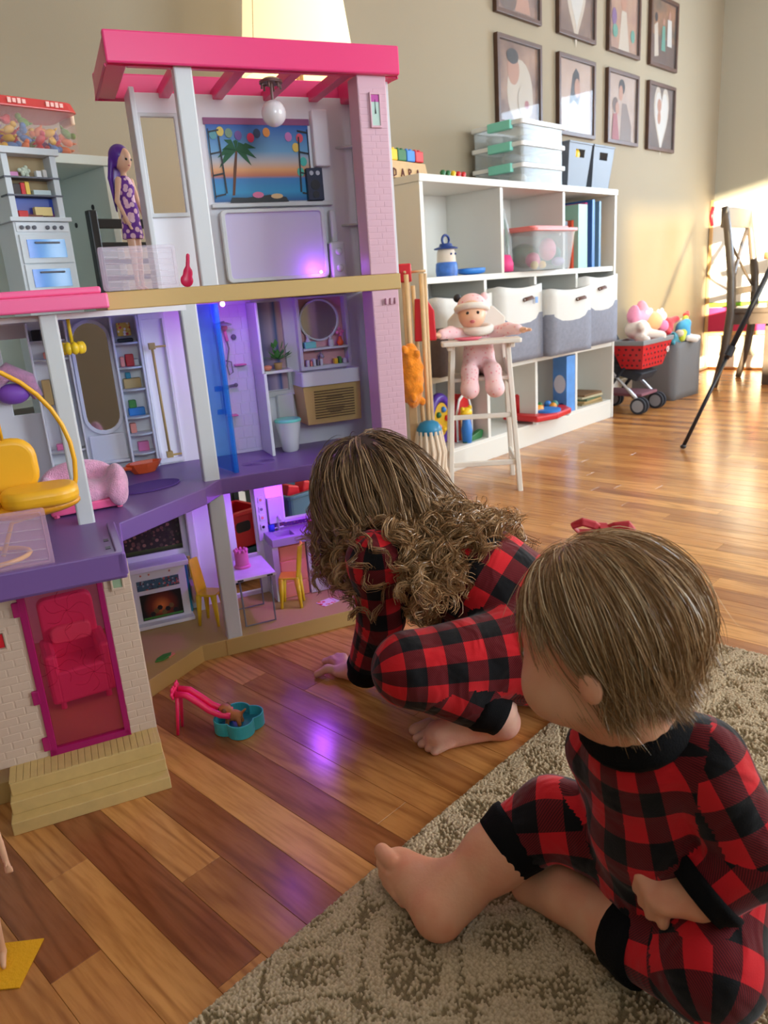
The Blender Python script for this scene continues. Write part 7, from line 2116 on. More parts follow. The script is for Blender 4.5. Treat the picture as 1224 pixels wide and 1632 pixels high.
# ------------------------------------------------------------------ the rest of the room
# table lamp glowing behind the dollhouse roof, on a slim floor stand
LX, LY = 1.575, 1.76
lamp = empty('floor_lamp', (LX, LY, 0), 0, 'lit lamp with a cream tapered shade behind the dollhouse', 'lamp')
MB().lathe([(0.12, 0), (0.12, 0.012), (0.02, 0.03), (0.012, 0.05)], 28).build('base', M_FRAME, lamp, auto=40)
MB().tube([(0, 0, 0.03), (0, 0, 1.42)], 0.011, 12).build('pole', M_FRAME, lamp, smooth=True)
M_SHADE = mat('lamp_shade', S(246, 226, 178), 0.8, emit=(1.0, 0.80, 0.46, 1), emit_s=0.95)
sh = MB()
n = 40
vs = [(0.160*math.cos(2*PI*i/n), 0.160*math.sin(2*PI*i/n), 1.27) for i in range(n)]+[(0.112*math.cos(2*PI*i/n), 0.112*math.sin(2*PI*i/n), 1.66) for i in range(n)]
vs += [(0.158*math.cos(2*PI*i/n), 0.158*math.sin(2*PI*i/n), 1.27) for i in range(n)]+[(0.110*math.cos(2*PI*i/n), 0.110*math.sin(2*PI*i/n), 1.66) for i in range(n)]
fs = []
for i in range(n):
    j = (i+1) % n
    fs += [(i, j, n+j, n+i), (2*n+j, 2*n+i, 3*n+i, 3*n+j), (j, i, 2*n+i, 2*n+j), (n+i, n+j, 3*n+j, 3*n+i)]
sh.add(vs, fs).build('lamp_shade', M_SHADE, lamp, smooth=False, auto=30)
MB().tube([(-0.1605, 0.0, 1.27), (-0.1125, 0.0, 1.66)], 0.0012, 5).build('shade_seam', mat('shade_seam', S(220, 196, 150), 0.8), lamp)
MB().ball((0, 0, 1.50), 0.03, 16, 10).build('bulb', mat('bulb_warm', S(255, 240, 210), 0.4, emit=(1, 0.8, 0.5, 1), emit_s=12), lamp, smooth=True)
light('floor_lamp_light', 'POINT', (LX, LY, 1.57), 3.0, (1.0, 0.78, 0.46), shadow_soft_size=0.03)

# white cabinet with an animal tub on it, toy kitchen and black chair behind the dollhouse
M_CAB = mat('cabinet_white', S(220, 228, 222), 0.45)
cabt = empty('cabinet', (0.55, 1.88, 0), 0, 'white open cabinet behind the toy kitchen', 'cabinet')
def cpart(name, x0, x1, y0, y1, z0, z1, m=M_CAB):
    o = MB().box(x0-0.55, x1-0.55, y0-1.88, y1-1.88, z0, z1).build(name, m, cabt, bevel=0.0015)
    return o
cpart('side_panel', 0.922, 0.940, 1.72, 2.045, 0, 1.008)
cpart('side_panel', 0.20, 0.218, 1.72, 2.045, 0, 1.008)
cpart('top_panel', 0.197, 0.943, 1.715, 2.045, 1.008, 1.028)
cpart('back_panel', 0.218, 0.922, 2.037, 2.045, 0.02, 1.008)
cpart('shelf', 0.218, 0.922, 1.73, 2.037, 0.50, 0.518)
for y, z in ((1.80, 0.93), (1.90, 0.90), (1.80, 0.80)):
    MB().lathe([(0.0, 0), (0.006, 0), (0.006, 0.002), (0, 0.002)], 12, Matrix.Translation((0.922-0.55, y-1.88, z)) @ Matrix.Rotation(-PI/2, 4, 'Y')).build('peg_hole', P_DARK, cabt)
tub = empty('toy_tub', (0.80, 1.80, 1.0285), 0.0, 'clear tub with a red lid holding colourful plastic counting animals', 'toy tub')
M_TUB = mat('tub_clear', S(240, 190, 190), 0.1, alpha=0.10)
MB().ring(rrect(-0.115, 0.085, -0.07, 0.07, 0.02, 5), rrect(-0.112, 0.082, -0.067, 0.067, 0.018, 5), 0.002, 0.086).prism(rrect(-0.115, 0.085, -0.07, 0.07, 0.02, 5), 0, 0.003).build('body', M_TUB, tub)
lid = MB().prism(rrect(-0.120, 0.090, -0.075, 0.075, 0.022, 5), 0.085, 0.106, top=rrect(-0.112, 0.082, -0.067, 0.067, 0.02, 5)).build('lid', mat('tub_lid_red', S(224, 70, 70), 0.25, alpha=0.85), tub, bevel=0.003)
for x in (-0.06, 0.02):
    for k in range(4):
        MB().cbox((x+0.010*k, -0.0735, 0.096), (0.007, 0.003, 0.008 if k % 2 else 0.010)).build('lid_emboss', mat('tub_emboss', S(250, 190, 180), 0.4), tub)
for s in (0.088,):
    MB().box(s, s+0.010, -0.03, 0.03, 0.070, 0.104).build('latch', mat('tub_latch', S(244, 220, 180), 0.3), tub, bevel=0.003)
acol = [('red', S(214, 40, 50)), ('yellow', S(240, 190, 30)), ('green', S(90, 150, 50)), ('blue', S(50, 130, 190)), ('orange', S(236, 120, 40)), ('purple', S(110, 60, 130))]
def animal(c):
    t = empty('counting_animal', (0, 0, 0), 0, '%s plastic counting animal in the tub' % c[0], 'toy animal', '%s counting animals in the tub' % c[0])
    mm = mat('animal_'+c[0], c[1], 0.4)
    MB().ball((0, 0, 0), (0.013, 0.008, 0.008), 10, 7).build('torso', mm, t, smooth=True)
    MB().ball((0.013, 0, 0.006), 0.0065, 10, 7).build('head', mm, t, smooth=True)
    MB().tube([(-0.012, 0, 0.002), (-0.019, 0, 0.005)], [0.003, 0.001], 6).build('tail', mm, t, smooth=True)
    return t
ra = random.Random(5)
protos = {}
k = 0
for layer in range(4):
    for ix in range(6):
        for iy in range(2 if layer < 3 else 1):
            if layer == 3 and ix > 2:
                continue
            c = acol[(ix*2+iy*3+layer*5+ra.randint(0, 1)) % 6]
            if c[0] not in protos:
                o = protos[c[0]] = animal(c)
            else:
                o = copy_tree(protos[c[0]])
            o.location = (0.80-0.090+ix*0.030+ra.uniform(-0.004, 0.004), 1.80-0.046+iy*0.044+ra.uniform(-0.006, 0.006), 1.0285+0.013+layer*0.0165)
            o.rotation_euler = (ra.uniform(-0.6, 0.6), ra.uniform(-0.8, 0.8), ra.uniform(0, 6.28))
            k += 1

tk = empty('toy_kitchen', (0.683, 1.585, 0), 0, 'narrow grey toy kitchen tower with printed shelves and two blue oven doors', 'toy kitchen')
M_TK = mat('card_grey', S(214, 220, 224), 0.5)
M_TKD = mat('card_grey_dark', S(96, 98, 108), 0.5)
MB().box(-0.054, 0.056, -0.03, 0.05, 0, 0.870).build('body', M_TK, tk, bevel=0.001)
for x in (-0.052, 0.040):
    MB().box(x, x+0.012, -0.03, 0.05, 0.878, 0.990).build('upright', M_TK, tk, bevel=0.001)
MB().box(-0.040, 0.040, 0.0, 0.008, 0.878, 0.990).build('back_board', mat('card_wood', S(186, 160, 120), 0.6, noise=(20, 0.1)), tk)
MB().box(-0.060, 0.058, -0.036, 0.052, 0.990, 1.002).build('top_board', M_TK, tk, bevel=0.001)
for z in (0.948, 0.916):
    MB().box(-0.054, 0.054, -0.032, 0.0, z, z+0.003).build('shelf', M_TKD, tk)
MB().box(-0.060, 0.060, -0.038, 0.05, 0.870, 0.878).build('counter', M_TK, tk, bevel=0.001)
MB().prism([(-0.040, 0.879), (0.040, 0.879), (0.040, 0.915), (-0.040, 0.915)], 0, 0.001, upright(0, -0.008, 0)).build('shelf_print', ramp_mat('print_blue_shelf', 'Z', 0.879, 0.915, [(0, S(150, 50, 50)), (0.3, S(60, 60, 150)), (1, S(40, 80, 190))]), tk)
for x, z, w, hh, c in ((-0.026, 0.879, 0.018, 0.012, (206, 40, 40)), (0.014, 0.882, 0.034, 0.016, (236, 210, 140)), (-0.004, 0.879, 0.03, 0.005, (120, 60, 40)), (-0.018, 0.919, 0.008, 0.022, (216, 40, 44)), (-0.009, 0.919, 0.008, 0.024, (246, 206, 80)), (-0.031, 0.919, 0.016, 0.020, (60, 44, 40)), (0.018, 0.919, 0.034, 0.010, (206, 222, 226)), (-0.030, 0.951, 0.016, 0.009, (206, 130, 176)), (0.018, 0.951, 0.010, 0.013, (240, 240, 240)), (0.030, 0.951, 0.008, 0.015, (214, 210, 204))):
    MB().box(x-w/2, x+w/2, -0.022, -0.010, z, z+hh).build('printed_jar', mat('tk_%d%d%d' % c, S(*c), 0.5), tk, bevel=0.001)
for i in range(12):
    MB().ball((-0.008+0.013*math.cos(i*2.4)*(i/12), -0.018, 0.961+0.009*math.sin(i*2.4)*(i/12)), 0.004, 8, 5).build('printed_flower', mat('tk_cauliflower', S(206, 216, 196), 0.7), tk, smooth=True)
MB().box(-0.050, 0.052, -0.032, -0.029, 0.851, 0.869).build('control_panel', mat('card_panel', S(222, 226, 230), 0.4), tk, bevel=0.001)
for x in (-0.040, -0.028, -0.016, 0.010, 0.024, 0.038):
    MB().lathe([(0.0038, 0), (0.0038, 0.004), (0, 0.005)], 12, upright(x, -0.032, 0.859)).build('knob', M_TKD, tk)
for z0 in (0.793, 0.738):
    d_ = MB().box(-0.048, 0.052, -0.034, -0.029, z0, z0+0.053).build('oven_door', M_TK, tk, bevel=0.001)
    MB().box(-0.036, 0.039, -0.0355, -0.0335, z0+0.010, z0+0.044).build('oven_window', ramp_mat('oven_blue_%d' % int(z0*1000), 'X', -0.036, 0.039, [(0, S(70, 130, 230)), (0.5, S(110, 180, 245)), (1, S(80, 160, 230))], 0.15), d_)
    MB().box(-0.022, 0.028, -0.0385, -0.0355, z0+0.036, z0+0.0395).build('oven_handle', M_TKD, d_, bevel=0.001)
bch = empty('chair', (0.975, 1.60, 0), 0, 'black slat backed child chair beside the white cabinet', 'chair')
M_BLK = mat('black_paint', S(20, 20, 22), 0.4)
for x in (-0.135, 0.135):
    MB().box(x-0.010, x+0.010, 0.045, 0.065, 0, 0.905).build('back_post', M_BLK, bch, bevel=0.003)
    MB().box(x-0.012, x+0.012, -0.11, -0.088, 0, 0.44).build('leg', M_BLK, bch, bevel=0.003)
for i, z in enumerate((0.868, 0.828, 0.792, 0.758, 0.724)):
    hh = 0.020 if i == 0 else 0.011
    MB().box(-0.13, 0.13, 0.048, 0.060, z, z+hh).build('slat', M_BLK, bch, bevel=0.002)
MB().box(-0.145, 0.145, -0.115, 0.065, 0.44, 0.46).build('seat', M_BLK, bch, bevel=0.004)
# bins on the floor behind the dollhouse
def crate(name, loc, w, d, hh, m_, label, hole=True, rz=0.0):
    r = empty(name, loc, rz, label, 'storage bin')
    wl = MB().ring(rrect(-w, w, -d, d, 0.012, 4), rrect(-w+0.004, w-0.004, -d+0.004, d-0.004, 0.010, 4), 0, hh).prism(rrect(-w, w, -d, d, 0.012, 4), 0, 0.004).build('tub', m_, r)
    MB().ring(rrect(-w-0.008, w+0.008, -d-0.008, d+0.008, 0.016, 4), rrect(-w+0.003, w-0.003, -d+0.003, d-0.003, 0.012, 4), hh-0.010, hh).build('rim', m_, r, bevel=0.002)
    if hole:
        MB().prism(rrect(-w*0.4, w*0.4, hh*0.45, hh*0.72, 0.008, 4), 0, 0.001, upright(0, -d, 0)).build('handle_hole', P_DARK, r)
    return r
M_BINT = mat('bin_teal', S(30, 92, 100), 0.5)
crate('floor_bin', (1.045, 1.585, 0.0005), 0.055, 0.05, 0.085, M_BINT, 'dark teal bin on the floor under the red bin behind the dollhouse')
crate('floor_bin', (1.045, 1.585, 0.0865), 0.055, 0.05, 0.10, P_RED, 'red bin stacked on a teal one behind the dollhouse')
crate('floor_bin', (1.285, 1.59, 0.0005), 0.12, 0.10, 0.20, mat('bin_slate', S(66, 102, 118), 0.5), 'slate teal bin full of red toys behind the dollhouse', False)
for i in range(3):
    tag(MB().prism([(-0.03, 0), (0.03, 0), (0.022, 0.05), (-0.012, 0.06)], 0, 0.04, upright(1.22+0.055*i, 1.58, 0.155)).build('toy_brick', [P_RED, T_RED, P_RED][i], None, bevel=0.004), 'red plastic toy piece in the bin behind the dollhouse', 'toy', 'red toys in the bin behind the dollhouse')

# toy cleaning set on a wooden stand
cs = empty('cleaning_stand', (1.850, 1.655, 0), HCR, 'wooden toy broom stand with a red top block beside the bookcase', 'toy stand')
M_POLE = mat('pole_wood', S(214, 176, 128), 0.5, noise=(40, 0.05))
MB().prism(rrect(-0.075, 0.075, -0.06, 0.06, 0.02, 4), 0.0, 0.016).build('base', M_POLE, cs, bevel=0.003)
MB().box(-0.013, 0.013, -0.010, 0.010, 0.016, 0.715).build('post', M_POLE, cs, bevel=0.002)
MB().box(-0.020, 0.020, -0.020, 0.020, 0.712, 0.768).build('top_block', P_RED, cs, bevel=0.004)
for a in ((0.02, 0, 0.065, 0), (-0.02, 0, -0.05, 0), (0, -0.02, 0, -0.055)):
    MB().tube([(a[0], a[1], 0.742), (a[2], a[3], 0.742)], 0.004, 8).build('peg', M_POLE, cs, smooth=True)
def tool(name, dx, dy, z0, z1, label, lean=(0, 0)):
    p = Matrix.Translation((1.850, 1.655, 0)) @ Matrix.Rotation(HCR, 4, 'Z') @ Vector((dx, dy, 0))
    r = empty(name, (p.x, p.y, z0), HCR, label, 'toy broom')
    MB().tube([(0, 0, 0.06), (lean[0], lean[1], z1-z0)], 0.0075, 10).build('handle', M_POLE, r, smooth=True)
    return r
du = tool('toy_duster', 0.004, -0.056, 0.31, 0.735, 'orange fluffy toy duster hanging on the broom stand')
M_DUST = mat('duster_orange', S(240, 140, 20), 0.95, sheen=0.4, bump=(160, 1.0), noise=(70, 0.15))
lump([ell((0, 0, 0.115), (0.036, 0.034, 0.105), None, 0.01)]+[ell((0.030*math.cos(i*2.4), 0.028*math.sin(i*2.4), 0.03+0.0085*i), (0.010, 0.010, 0.014), None, 0.006) for i in range(21)], 0.0035, 'fluff', M_DUST, du)
dp = tool('toy_dustpan', 0.060, 0.012, 0.02, 0.735, 'red toy dustpan hanging on the broom stand')
MB().prism([(-0.042, 0.505), (0.030, 0.505), (0.026, 0.60), (0.005, 0.635), (-0.035, 0.64)], 0, 0.012, upright(0, 0.020, 0)).build('pan', P_RED, dp, bevel=0.004)
mp_ = tool('toy_mop', 0.050, -0.040, 0.030, 0.735, 'toy string mop with a blue cap on the broom stand')
MB().lathe([(0.042, 0.200), (0.041, 0.220), (0.030, 0.238), (0.010, 0.246), (0, 0.246)], 20).build('cap', mat('mop_cap_blue', S(34, 128, 170), 0.35), mp_, smooth=True)
M_MOP = mat('mop_cotton', S(228, 208, 184), 0.95, bump=(300, 0.6))
for i in range(30):
    a = 2*PI*i/30; q = 0.031+0.007*(i % 2)
    MB().tube([(q*math.cos(a), q*math.sin(a), 0.212), ((q+0.012)*math.cos(a+0.1), (q+0.012)*math.sin(a+0.1), 0.14), ((q+0.010)*math.cos(a-0.1), (q+0.010)*math.sin(a-0.1), 0.085), ((q+0.022)*math.cos(a), (q+0.022)*math.sin(a), 0.035+0.01*(i % 3))], 0.0060, 6).build('strand', M_MOP, mp_, smooth=True)
MB().prism(circle(0.058, 24, 0, 0, 0.046), 0.0, 0.016).build('foot', mat('clear_red', S(190, 40, 60), 0.3), empty('toy_broom', (1.925, 1.632, 0.0005), HCR, 'round dark red toy broom base on the floor by the mop', 'toy broom'), bevel=0.003)
bro = bpy.data.objects['toy_broom']
MB().tube([(-0.03, 0.02, 0.016), (-0.045, 0.03, 0.70)], 0.007, 8).build('handle', M_POLE, bro, smooth=True)

# doll stroller, hamper with plush toys
st = empty('doll_stroller', (3.70, 1.685, 0), -PI/2, 'grey doll stroller with two pairs of wheels beside the bookcase', 'stroller')
M_ALU = mat('aluminium', S(206, 206, 210), 0.3, metal=0.7)
M_CHAR = mat('fabric_charcoal', S(50, 52, 60), 0.9)
for y in (-0.10, 0.10):
    MB().tube([(-0.30, y, 0.42), (-0.26, y, 0.30), (-0.02, y, 0.075), (0.0, y, 0.05)], 0.009, 8).build('frame_tube', M_ALU, st, smooth=True)
    MB().tube([(-0.24, y, 0.04), (-0.10, y, 0.22), (0.02, y, 0.33)], 0.009, 8).build('rear_tube', M_CHAR, st, smooth=True)
for x, y in ((-0.005, -0.10), (-0.005, 0.10), (-0.24, -0.10), (-0.24, 0.10)):
    for s in (-0.016, 0.016):
        w_ = MB().tube([(x, y+s-0.008, 0.042), (x, y+s+0.008, 0.042)], 0.042, 20).build('tyre', M_CHAR, st, bevel=0.003)
        MB().tube([(x, y+s-0.0095, 0.042), (x, y+s+0.0095, 0.042)], 0.030, 18).build('hub', mat('hub_grey', S(150, 154, 162), 0.4), w_)
MB().box(-0.24, 0.0, -0.09, 0.09, 0.085, 0.10).build('lower_basket', mat('stroller_mauve', S(130, 80, 92), 0.8), st, bevel=0.004)
MB().prism([(-0.28, 0.36), (-0.17, 0.20), (-0.03, 0.16), (0.0, 0.20), (-0.14, 0.24), (-0.24, 0.40)], 0, 0.18, upright(0, 0.09, 0)).build('seat_sling', M_CHAR, st, bevel=0.006)
bkx = empty('shopping_basket', (3.705, 1.735, 0.225), 0, 'red toy shopping basket with a grey rim on the doll stroller', 'basket')
lo_, hi_ = [(-0.11, -0.055), (0.12, -0.055), (0.12, 0.055), (-0.11, 0.055)], [(-0.17, -0.085), (0.165, -0.085), (0.165, 0.085), (-0.17, 0.085)]
MB().prism(lo_, 0, 0.004).build('bottom', P_RED, bkx)
for k in range(4):
    a, b_, c_, d_ = (vec(lo_[k]+(0,)), vec(lo_[(k+1) % 4]+(0,)), vec(hi_[(k+1) % 4]+(0.125,)), vec(hi_[k]+(0.125,)))
    MB().add([tuple(a), tuple(b_), tuple(c_), tuple(d_)]+[tuple(p*vec((0.97, 0.97, 1))) for p in (a, b_, c_, d_)], [(0, 1, 2, 3), (7, 6, 5, 4), (0, 4, 5, 1), (1, 5, 6, 2), (2, 6, 7, 3), (3, 7, 4, 0)]).build('wall', P_RED, bkx)
    rows_ = 4
    for i in range(rows_):
        for j in range(7 if k in (0, 2) else 4):
            u_ = (j+0.5+0.5*(i % 2))/(7.5 if k in (0, 2) else 4.5); v_ = (i+0.7)/(rows_+0.6)
            p = (a*(1-u_)+b_*u_)*(1-v_)+(d_*(1-u_)+c_*u_)*v_
            if k == 0 or k == 3:
                MB().ball(tuple(p), (0.007, 0.0035, 0.007) if k == 0 else (0.0035, 0.007, 0.007), 8, 5).build('hole', mat('basket_hole', S(90, 14, 26), 0.7), bkx)
MB().ring([(p[0]*1.04, p[1]*1.06) for p in hi_], [(p[0]*0.94, p[1]*0.9) for p in hi_], 0.120, 0.142).build('rim', mat('rim_grey', S(130, 132, 134), 0.5), bkx, bevel=0.003)
MB().prism(circle(0.015, 16, 0.135, 0.075), 0, 0.002, upright(0, -0.0745, 0)).build('round_mark', M_LIDW, bkx)
MB().prism(circle(0.008, 16, 0.135, 0.075), 0, 0.001, upright(0, -0.0768, 0)).build('mark_ring', P_RED, bkx)
MB().prism(circle(0.004, 12, 0.135, 0.075), 0, 0.001, upright(0, -0.0780, 0)).build('mark_dot', M_LIDW, bkx)
hm = empty('toy_hamper', (4.185, 1.815, 0), -0.06, 'grey fabric hamper full of plush toys by the wall', 'hamper')
M_HAMP = mat('hamper_grey', S(120, 120, 122), 0.9, bump=(200, 0.3))
vs, fs = soft_box(-0.145, 0.145, -0.125, 0.125, 0, 0.315, 0.012, 0.010)
MB().add(vs, fs).build('fabric', M_HAMP, hm, smooth=True)
MB().tube([(0.145, -0.05, 0.29), (0.165, -0.03, 0.265), (0.150, 0.0, 0.27)], 0.007, 8).build('rope_handle', M_CREAMT, hm, smooth=True)
def plush(name, loc, prims, cols, label, extra=()):
    r = empty(name, loc, 0, label, 'plush toy')
    for nm, pr_, c in zip([n_[0] for n_ in prims], [n_[1] for n_ in prims], cols):
        lump(pr_, 0.006, nm, mat('plush_%d_%d_%d' % c, S(*c), 0.95, sheen=0.3, bump=(150, 0.4)), r)
    return r
def legs4(cx, cy, cz, d, r, sp=0.04):
    return [cone((cx, cy, cz), (cx+sx*d, cy-d*0.6, cz+sz*sp), r*1.2, r, 0.01) for sx in (-1, 1) for sz in (-1, 1)]
plush('plush_pig', (3.74, 1.765, 0.372), [
    ('ears', [ell((-0.08, 0, 0.12), (0.045, 0.022, 0.03), frame((0.5, 0, 0.8), (0, 1, 0)), 0.01), ell((0.02, 0.0, 0.135), (0.045, 0.022, 0.03), frame((-0.3, 0, 0.9), (0, 1, 0)), 0.01), cone((-0.06, 0, 0.09), (0.03, -0.02, 0.10), 0.035, 0.035, 0.02)]),
    ('face', [ell((0.05, -0.04, 0.07), (0.058, 0.05, 0.05), None, 0.02)]), ('snout', [ell((0.085, -0.085, 0.045), (0.032, 0.024, 0.030), None, 0.01)]),
    ('body', [ell((-0.05, -0.01, 0.04), (0.07, 0.06, 0.05), None, 0.02), cone((-0.06, -0.03, 0.03), (-0.12, -0.06, 0.06), 0.026, 0.022, 0.015), cone((-0.01, -0.05, 0.015), (0.03, -0.10, 0.0), 0.026, 0.024, 0.015), cone((-0.08, -0.04, 0.0), (-0.10, -0.08, -0.01), 0.024, 0.022, 0.015)]),
    ('bow', [ell((0.0, -0.035, 0.115), (0.022, 0.012, 0.014), None, 0.006), ell((0.035, -0.035, 0.125), (0.022, 0.012, 0.014), None, 0.006)])],
    [(240, 150, 180), (214, 160, 120), (216, 120, 170), (236, 220, 208), (240, 214, 230)], 'pink eared plush animal heaped on the red shopping basket')
plush('plush_toy', (4.10, 1.80, 0.325), [('body', [ell((0.0, 0, 0.06), (0.055, 0.05, 0.06), None, 0.02), cone((0.03, -0.02, 0.09), (0.09, -0.03, 0.10), 0.022, 0.018, 0.015), cone((-0.03, -0.03, 0.05), (-0.07, -0.06, 0.03), 0.022, 0.020, 0.015)]), ('head', [ell((-0.05, 0.0, 0.125), (0.038, 0.035, 0.03), None, 0.01), ell((-0.075, 0.0, 0.150), (0.012, 0.01, 0.016), None, 0.01), ell((-0.03, 0.0, 0.155), (0.012, 0.01, 0.016), None, 0.01)])], [(206, 34, 50), (230, 226, 220)], 'red plush toy with a white head in the hamper')
plush('plush_toy', (4.165, 1.745, 0.325), [('shirt', [ell((0.01, -0.02, 0.03), (0.048, 0.04, 0.052), None, 0.02), cone((0.0, -0.02, 0.06), (0.03, -0.03, 0.075), 0.03, 0.026, 0.015)]), ('arms', [cone((0.04, -0.02, 0.06), (0.09, 0.0, 0.10), 0.020, 0.016, 0.01), cone((-0.03, -0.04, 0.03), (-0.075, -0.05, 0.005), 0.020, 0.020, 0.01)]), ('mitt', [ell((0.108, 0.005, 0.115), (0.024, 0.018, 0.014), None, 0.006), ell((0.125, 0.005, 0.128), (0.012, 0.010, 0.010), None, 0.006)]), ('legs', [cone((0.0, -0.05, 0.0), (0.03, -0.085, -0.012), 0.018, 0.016, 0.01), cone((0.04, -0.05, 0.0), (0.07, -0.08, -0.005), 0.018, 0.016, 0.01)])], [(70, 160, 206), (196, 206, 60), (220, 50, 50), (232, 228, 220)], 'plush doll in a blue shirt with lime sleeves in the hamper')
plush('plush_toy', (4.045, 1.735, 0.335), [('body', [ell((0, 0, 0.0), (0.042, 0.04, 0.034), None, 0.02)]+legs4(0, -0.01, 0.0, 0.035, 0.011, 0.025)), ('head', [ell((0.03, -0.035, 0.022), (0.024, 0.024, 0.02), None, 0.01)])], [(60, 140, 160), (226, 206, 180)], 'teal plush toy between the basket and the hamper')
plush('plush_toy', (4.265, 1.77, 0.325), [('body', [ell((0, 0, 0.015), (0.036, 0.036, 0.042), None, 0.02), cone((0.0, -0.02, 0.0), (-0.03, -0.06, 0.0), 0.016, 0.014, 0.01)]), ('stripe', [ell((0.0, -0.005, 0.062), (0.036, 0.03, 0.022), None, 0.01), ell((0.025, -0.005, 0.08), (0.010, 0.008, 0.018), None, 0.008), ell((-0.02, -0.005, 0.085), (0.010, 0.008, 0.018), None, 0.008)]), ('paw', [ell((-0.005, -0.045, 0.0), (0.022, 0.016, 0.014), None, 0.01), ell((0.03, -0.04, 0.0), (0.018, 0.014, 0.014), None, 0.006)])], [(50, 96, 80), (236, 232, 224), (236, 190, 170)], 'green and white plush toy at the corner of the hamper')

# dining chair and table end, easel, tripod
M_WEN = mat('dark_stained_wood', S(84, 72, 62), 0.35, noise=(18, 0.12))
M_OAKT = mat('table_oak', S(176, 130, 84), 0.4, noise=(14, 0.1))
dc = empty('dining_chair', (4.81, 1.60, 0), 0.06, 'dark wooden dining chair with a crossed back facing the table', 'chair')
for s in (-1, 1):
    MB().tube([(0.235*s, 0.10, 0.0), (0.235*s, 0.055, 0.2), (0.235*s, 0.03, 0.42), (0.232*s, 0.04, 0.62), (0.225*s, 0.075, 0.86), (0.222*s, 0.10, 1.0)], [0.018, 0.022, 0.026, 0.024, 0.022, 0.020], 8).build('back_leg', M_WEN, dc, smooth=True)
    MB().tube([(0.225*s, -0.40, 0.0), (0.225*s, -0.38, 0.42)], [0.017, 0.024], 8).build('front_leg', M_WEN, dc, smooth=True)
    MB().box(0.225*s-0.012, 0.225*s+0.012, -0.38, 0.05, 0.36, 0.42).build('side_rail', M_WEN, dc, bevel=0.003)
    MB().tube([(0.225*s, 0.095, 0.90), (0.1*s, 0.088, 0.80), (0.0, 0.075, 0.72), (-0.1*s, 0.062, 0.64), (-0.225*s, 0.048, 0.56)], 0.014, 8, flat=0.6).build('cross_bar', M_WEN, dc, smooth=True)
MB().box(-0.24, 0.24, 0.078, 0.115, 0.89, 1.0).build('top_rail', M_WEN, dc, bevel=0.008)
MB().box(-0.23, 0.23, 0.035, 0.062, 0.52, 0.56).build('lower_rail', M_WEN, dc, bevel=0.004)
MB().prism(rrect(-0.25, 0.25, -0.42, 0.04, 0.03, 4), 0.42, 0.45).build('seat', M_WEN, dc, bevel=0.008)
dt = empty('dining_table', (5.02, 1.05, 0), 0, 'oak dining table end behind the dark chair', 'table')
MB().box(-0.30, 0.32, -0.55, 0.46, 0.705, 0.745).build('tabletop', M_OAKT, dt, bevel=0.006)
for x in (-0.25, 0.27):
    for y in (-0.48, 0.40):
        MB().box(x-0.03, x+0.03, y-0.03, y+0.03, 0, 0.705).build('leg', M_WEN, dt, bevel=0.004)
ea = empty('easel', (5.36, 1.84, 0), 0, 'wooden easel with a white board and a pink paper tray by the wall', 'easel')
M_EASEL = mat('easel_wood', S(214, 172, 116), 0.5)
MB().box(0, 0.02, -0.24, 0.215, 0.45, 1.09).build('white_board', mat('board_white', S(240, 240, 238), 0.3), ea)
MB().box(-0.004, 0.0, -0.24, 0.215, 0.425, 0.445).build('green_strip', mat('strip_green', S(130, 200, 50), 0.5), ea)
MB().box(-0.004, 0.02, -0.24, 0.215, 0.26, 0.415).build('pink_panel', mat('panel_pink', S(214, 50, 100), 0.5), ea)
MB().box(-0.012, 0.025, 0.200, 0.222, 0.0, 1.10).build('post', M_EASEL, ea, bevel=0.003)
MB().box(-0.012, 0.025, -0.262, -0.240, 0.0, 1.10).build('post', M_EASEL, ea, bevel=0.003)
MB().box(-0.012, 0.02, -0.24, 0.20, 0.235, 0.26).build('tray', M_EASEL, ea, bevel=0.002)
MB().tube([(-0.006, 0.205, 0.94), (-0.010, 0.212, 1.0), (-0.006, 0.205, 1.06)], 0.012, 8).build('clip', P_RED, ea, smooth=True)
tp_ = empty('tripod', (3.50, 0.82, 0), 0, 'black folding tripod standing on the wood floor', 'tripod')
M_TRI = mat('tripod_black', S(22, 24, 34), 0.35)
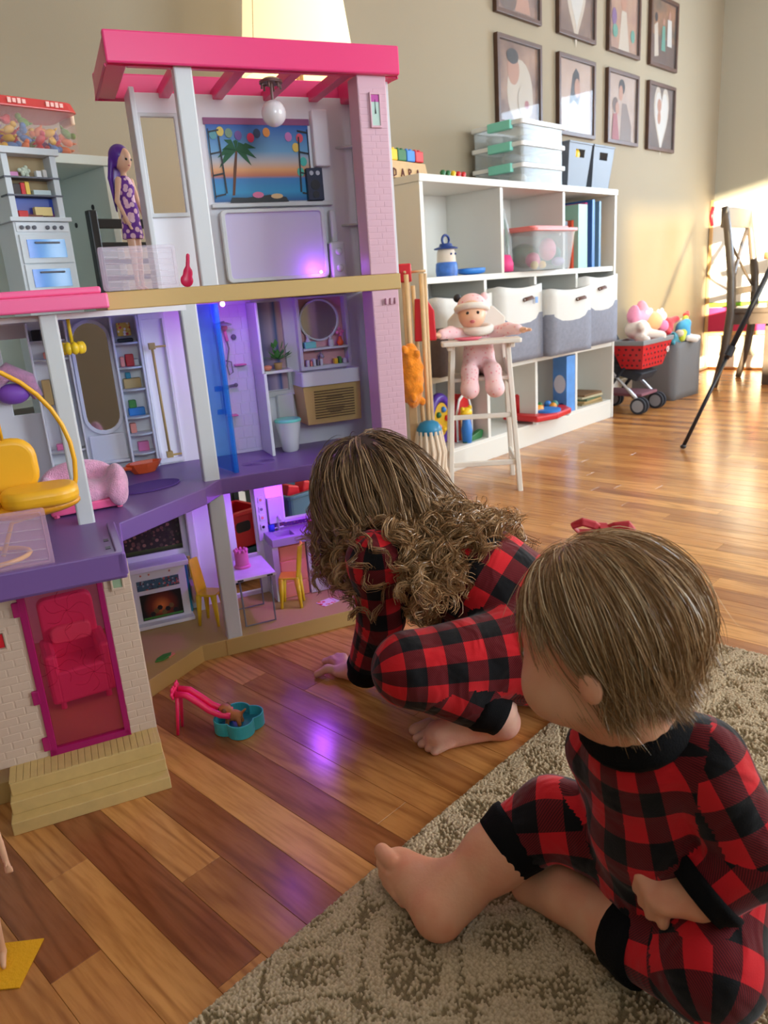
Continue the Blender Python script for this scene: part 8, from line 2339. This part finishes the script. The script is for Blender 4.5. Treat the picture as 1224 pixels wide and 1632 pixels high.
for k in range(3):
    a = math.atan2(0.37, -0.57)+k*2*PI/3
    f_ = vec((0.68*math.cos(a), 0.68*math.sin(a), 0.006)); t_ = vec((0.03*math.cos(a), 0.03*math.sin(a), 1.25))
    q = lambda u: tuple(f_+(t_-f_)*u)
    lg = MB().tube([q(0), q(0.30)], 0.0075, 10).build('leg', M_TRI, tp_, smooth=True)
    MB().tube([q(0.27), q(0.62)], 0.0105, 10).build('leg_section', M_TRI, lg, smooth=True)
    MB().tube([q(0.60), q(1.0)], 0.0135, 10).build('leg_section', M_TRI, lg, smooth=True)
    for u in (0.29, 0.61):
        MB().tube([q(u-0.012), q(u+0.016)], 0.0165, 10).build('leg_clamp', M_TRI, lg, smooth=False)
    MB().ball(q(0.004), (0.012, 0.012, 0.009), 10, 7).build('foot', P_DARK, lg, smooth=True)
MB().tube([(0, 0, 1.15), (0, 0, 1.42)], 0.016, 12).build('column', M_TRI, tp_, smooth=True)
MB().cbox((0, 0, 1.44), (0.06, 0.05, 0.05)).build('head', M_TRI, tp_, bevel=0.006)
# couch added out of view behind the camera to block the window light
M_BLOCKER_SOFA = mat('blocker_sofa_fabric', S(188, 174, 152), 0.95, bump=(250, 0.4))
sf = empty('blocker_sofa', (-0.45, -1.15, 0.0108), 0, 'unseen three seat couch added to block window light from the foreground', 'blocker_sofa')
MB().box(-1.5, 1.5, 0.18, 0.40, 0.06, 0.90).build('backrest', M_BLOCKER_SOFA, sf, bevel=0.05, seg=4)
MB().box(-1.5, 1.5, -0.45, 0.20, 0.08, 0.30).build('base', M_BLOCKER_SOFA, sf, bevel=0.02)
for s in (-1, 1):
    MB().box(1.40*s-0.12, 1.40*s+0.12, -0.45, 0.36, 0.06, 0.62).build('armrest', M_BLOCKER_SOFA, sf, bevel=0.05, seg=4)
for i in range(3):
    MB().box(-1.27+0.85*i, -0.43+0.85*i, -0.46, 0.19, 0.30, 0.45).build('seat_cushion', M_BLOCKER_SOFA, sf, bevel=0.04, seg=3)
    MB().box(-1.25+0.85*i, -0.45+0.85*i, 0.02, 0.19, 0.45, 0.86).build('back_cushion', M_BLOCKER_SOFA, sf, bevel=0.05, seg=3)
for x in (-1.4, 1.4):
    for y in (-0.38, 0.33):
        MB().tube([(x, y, 0.08), (x, y, 0)], 0.025, 10).build('foot', M_FRAME, sf)
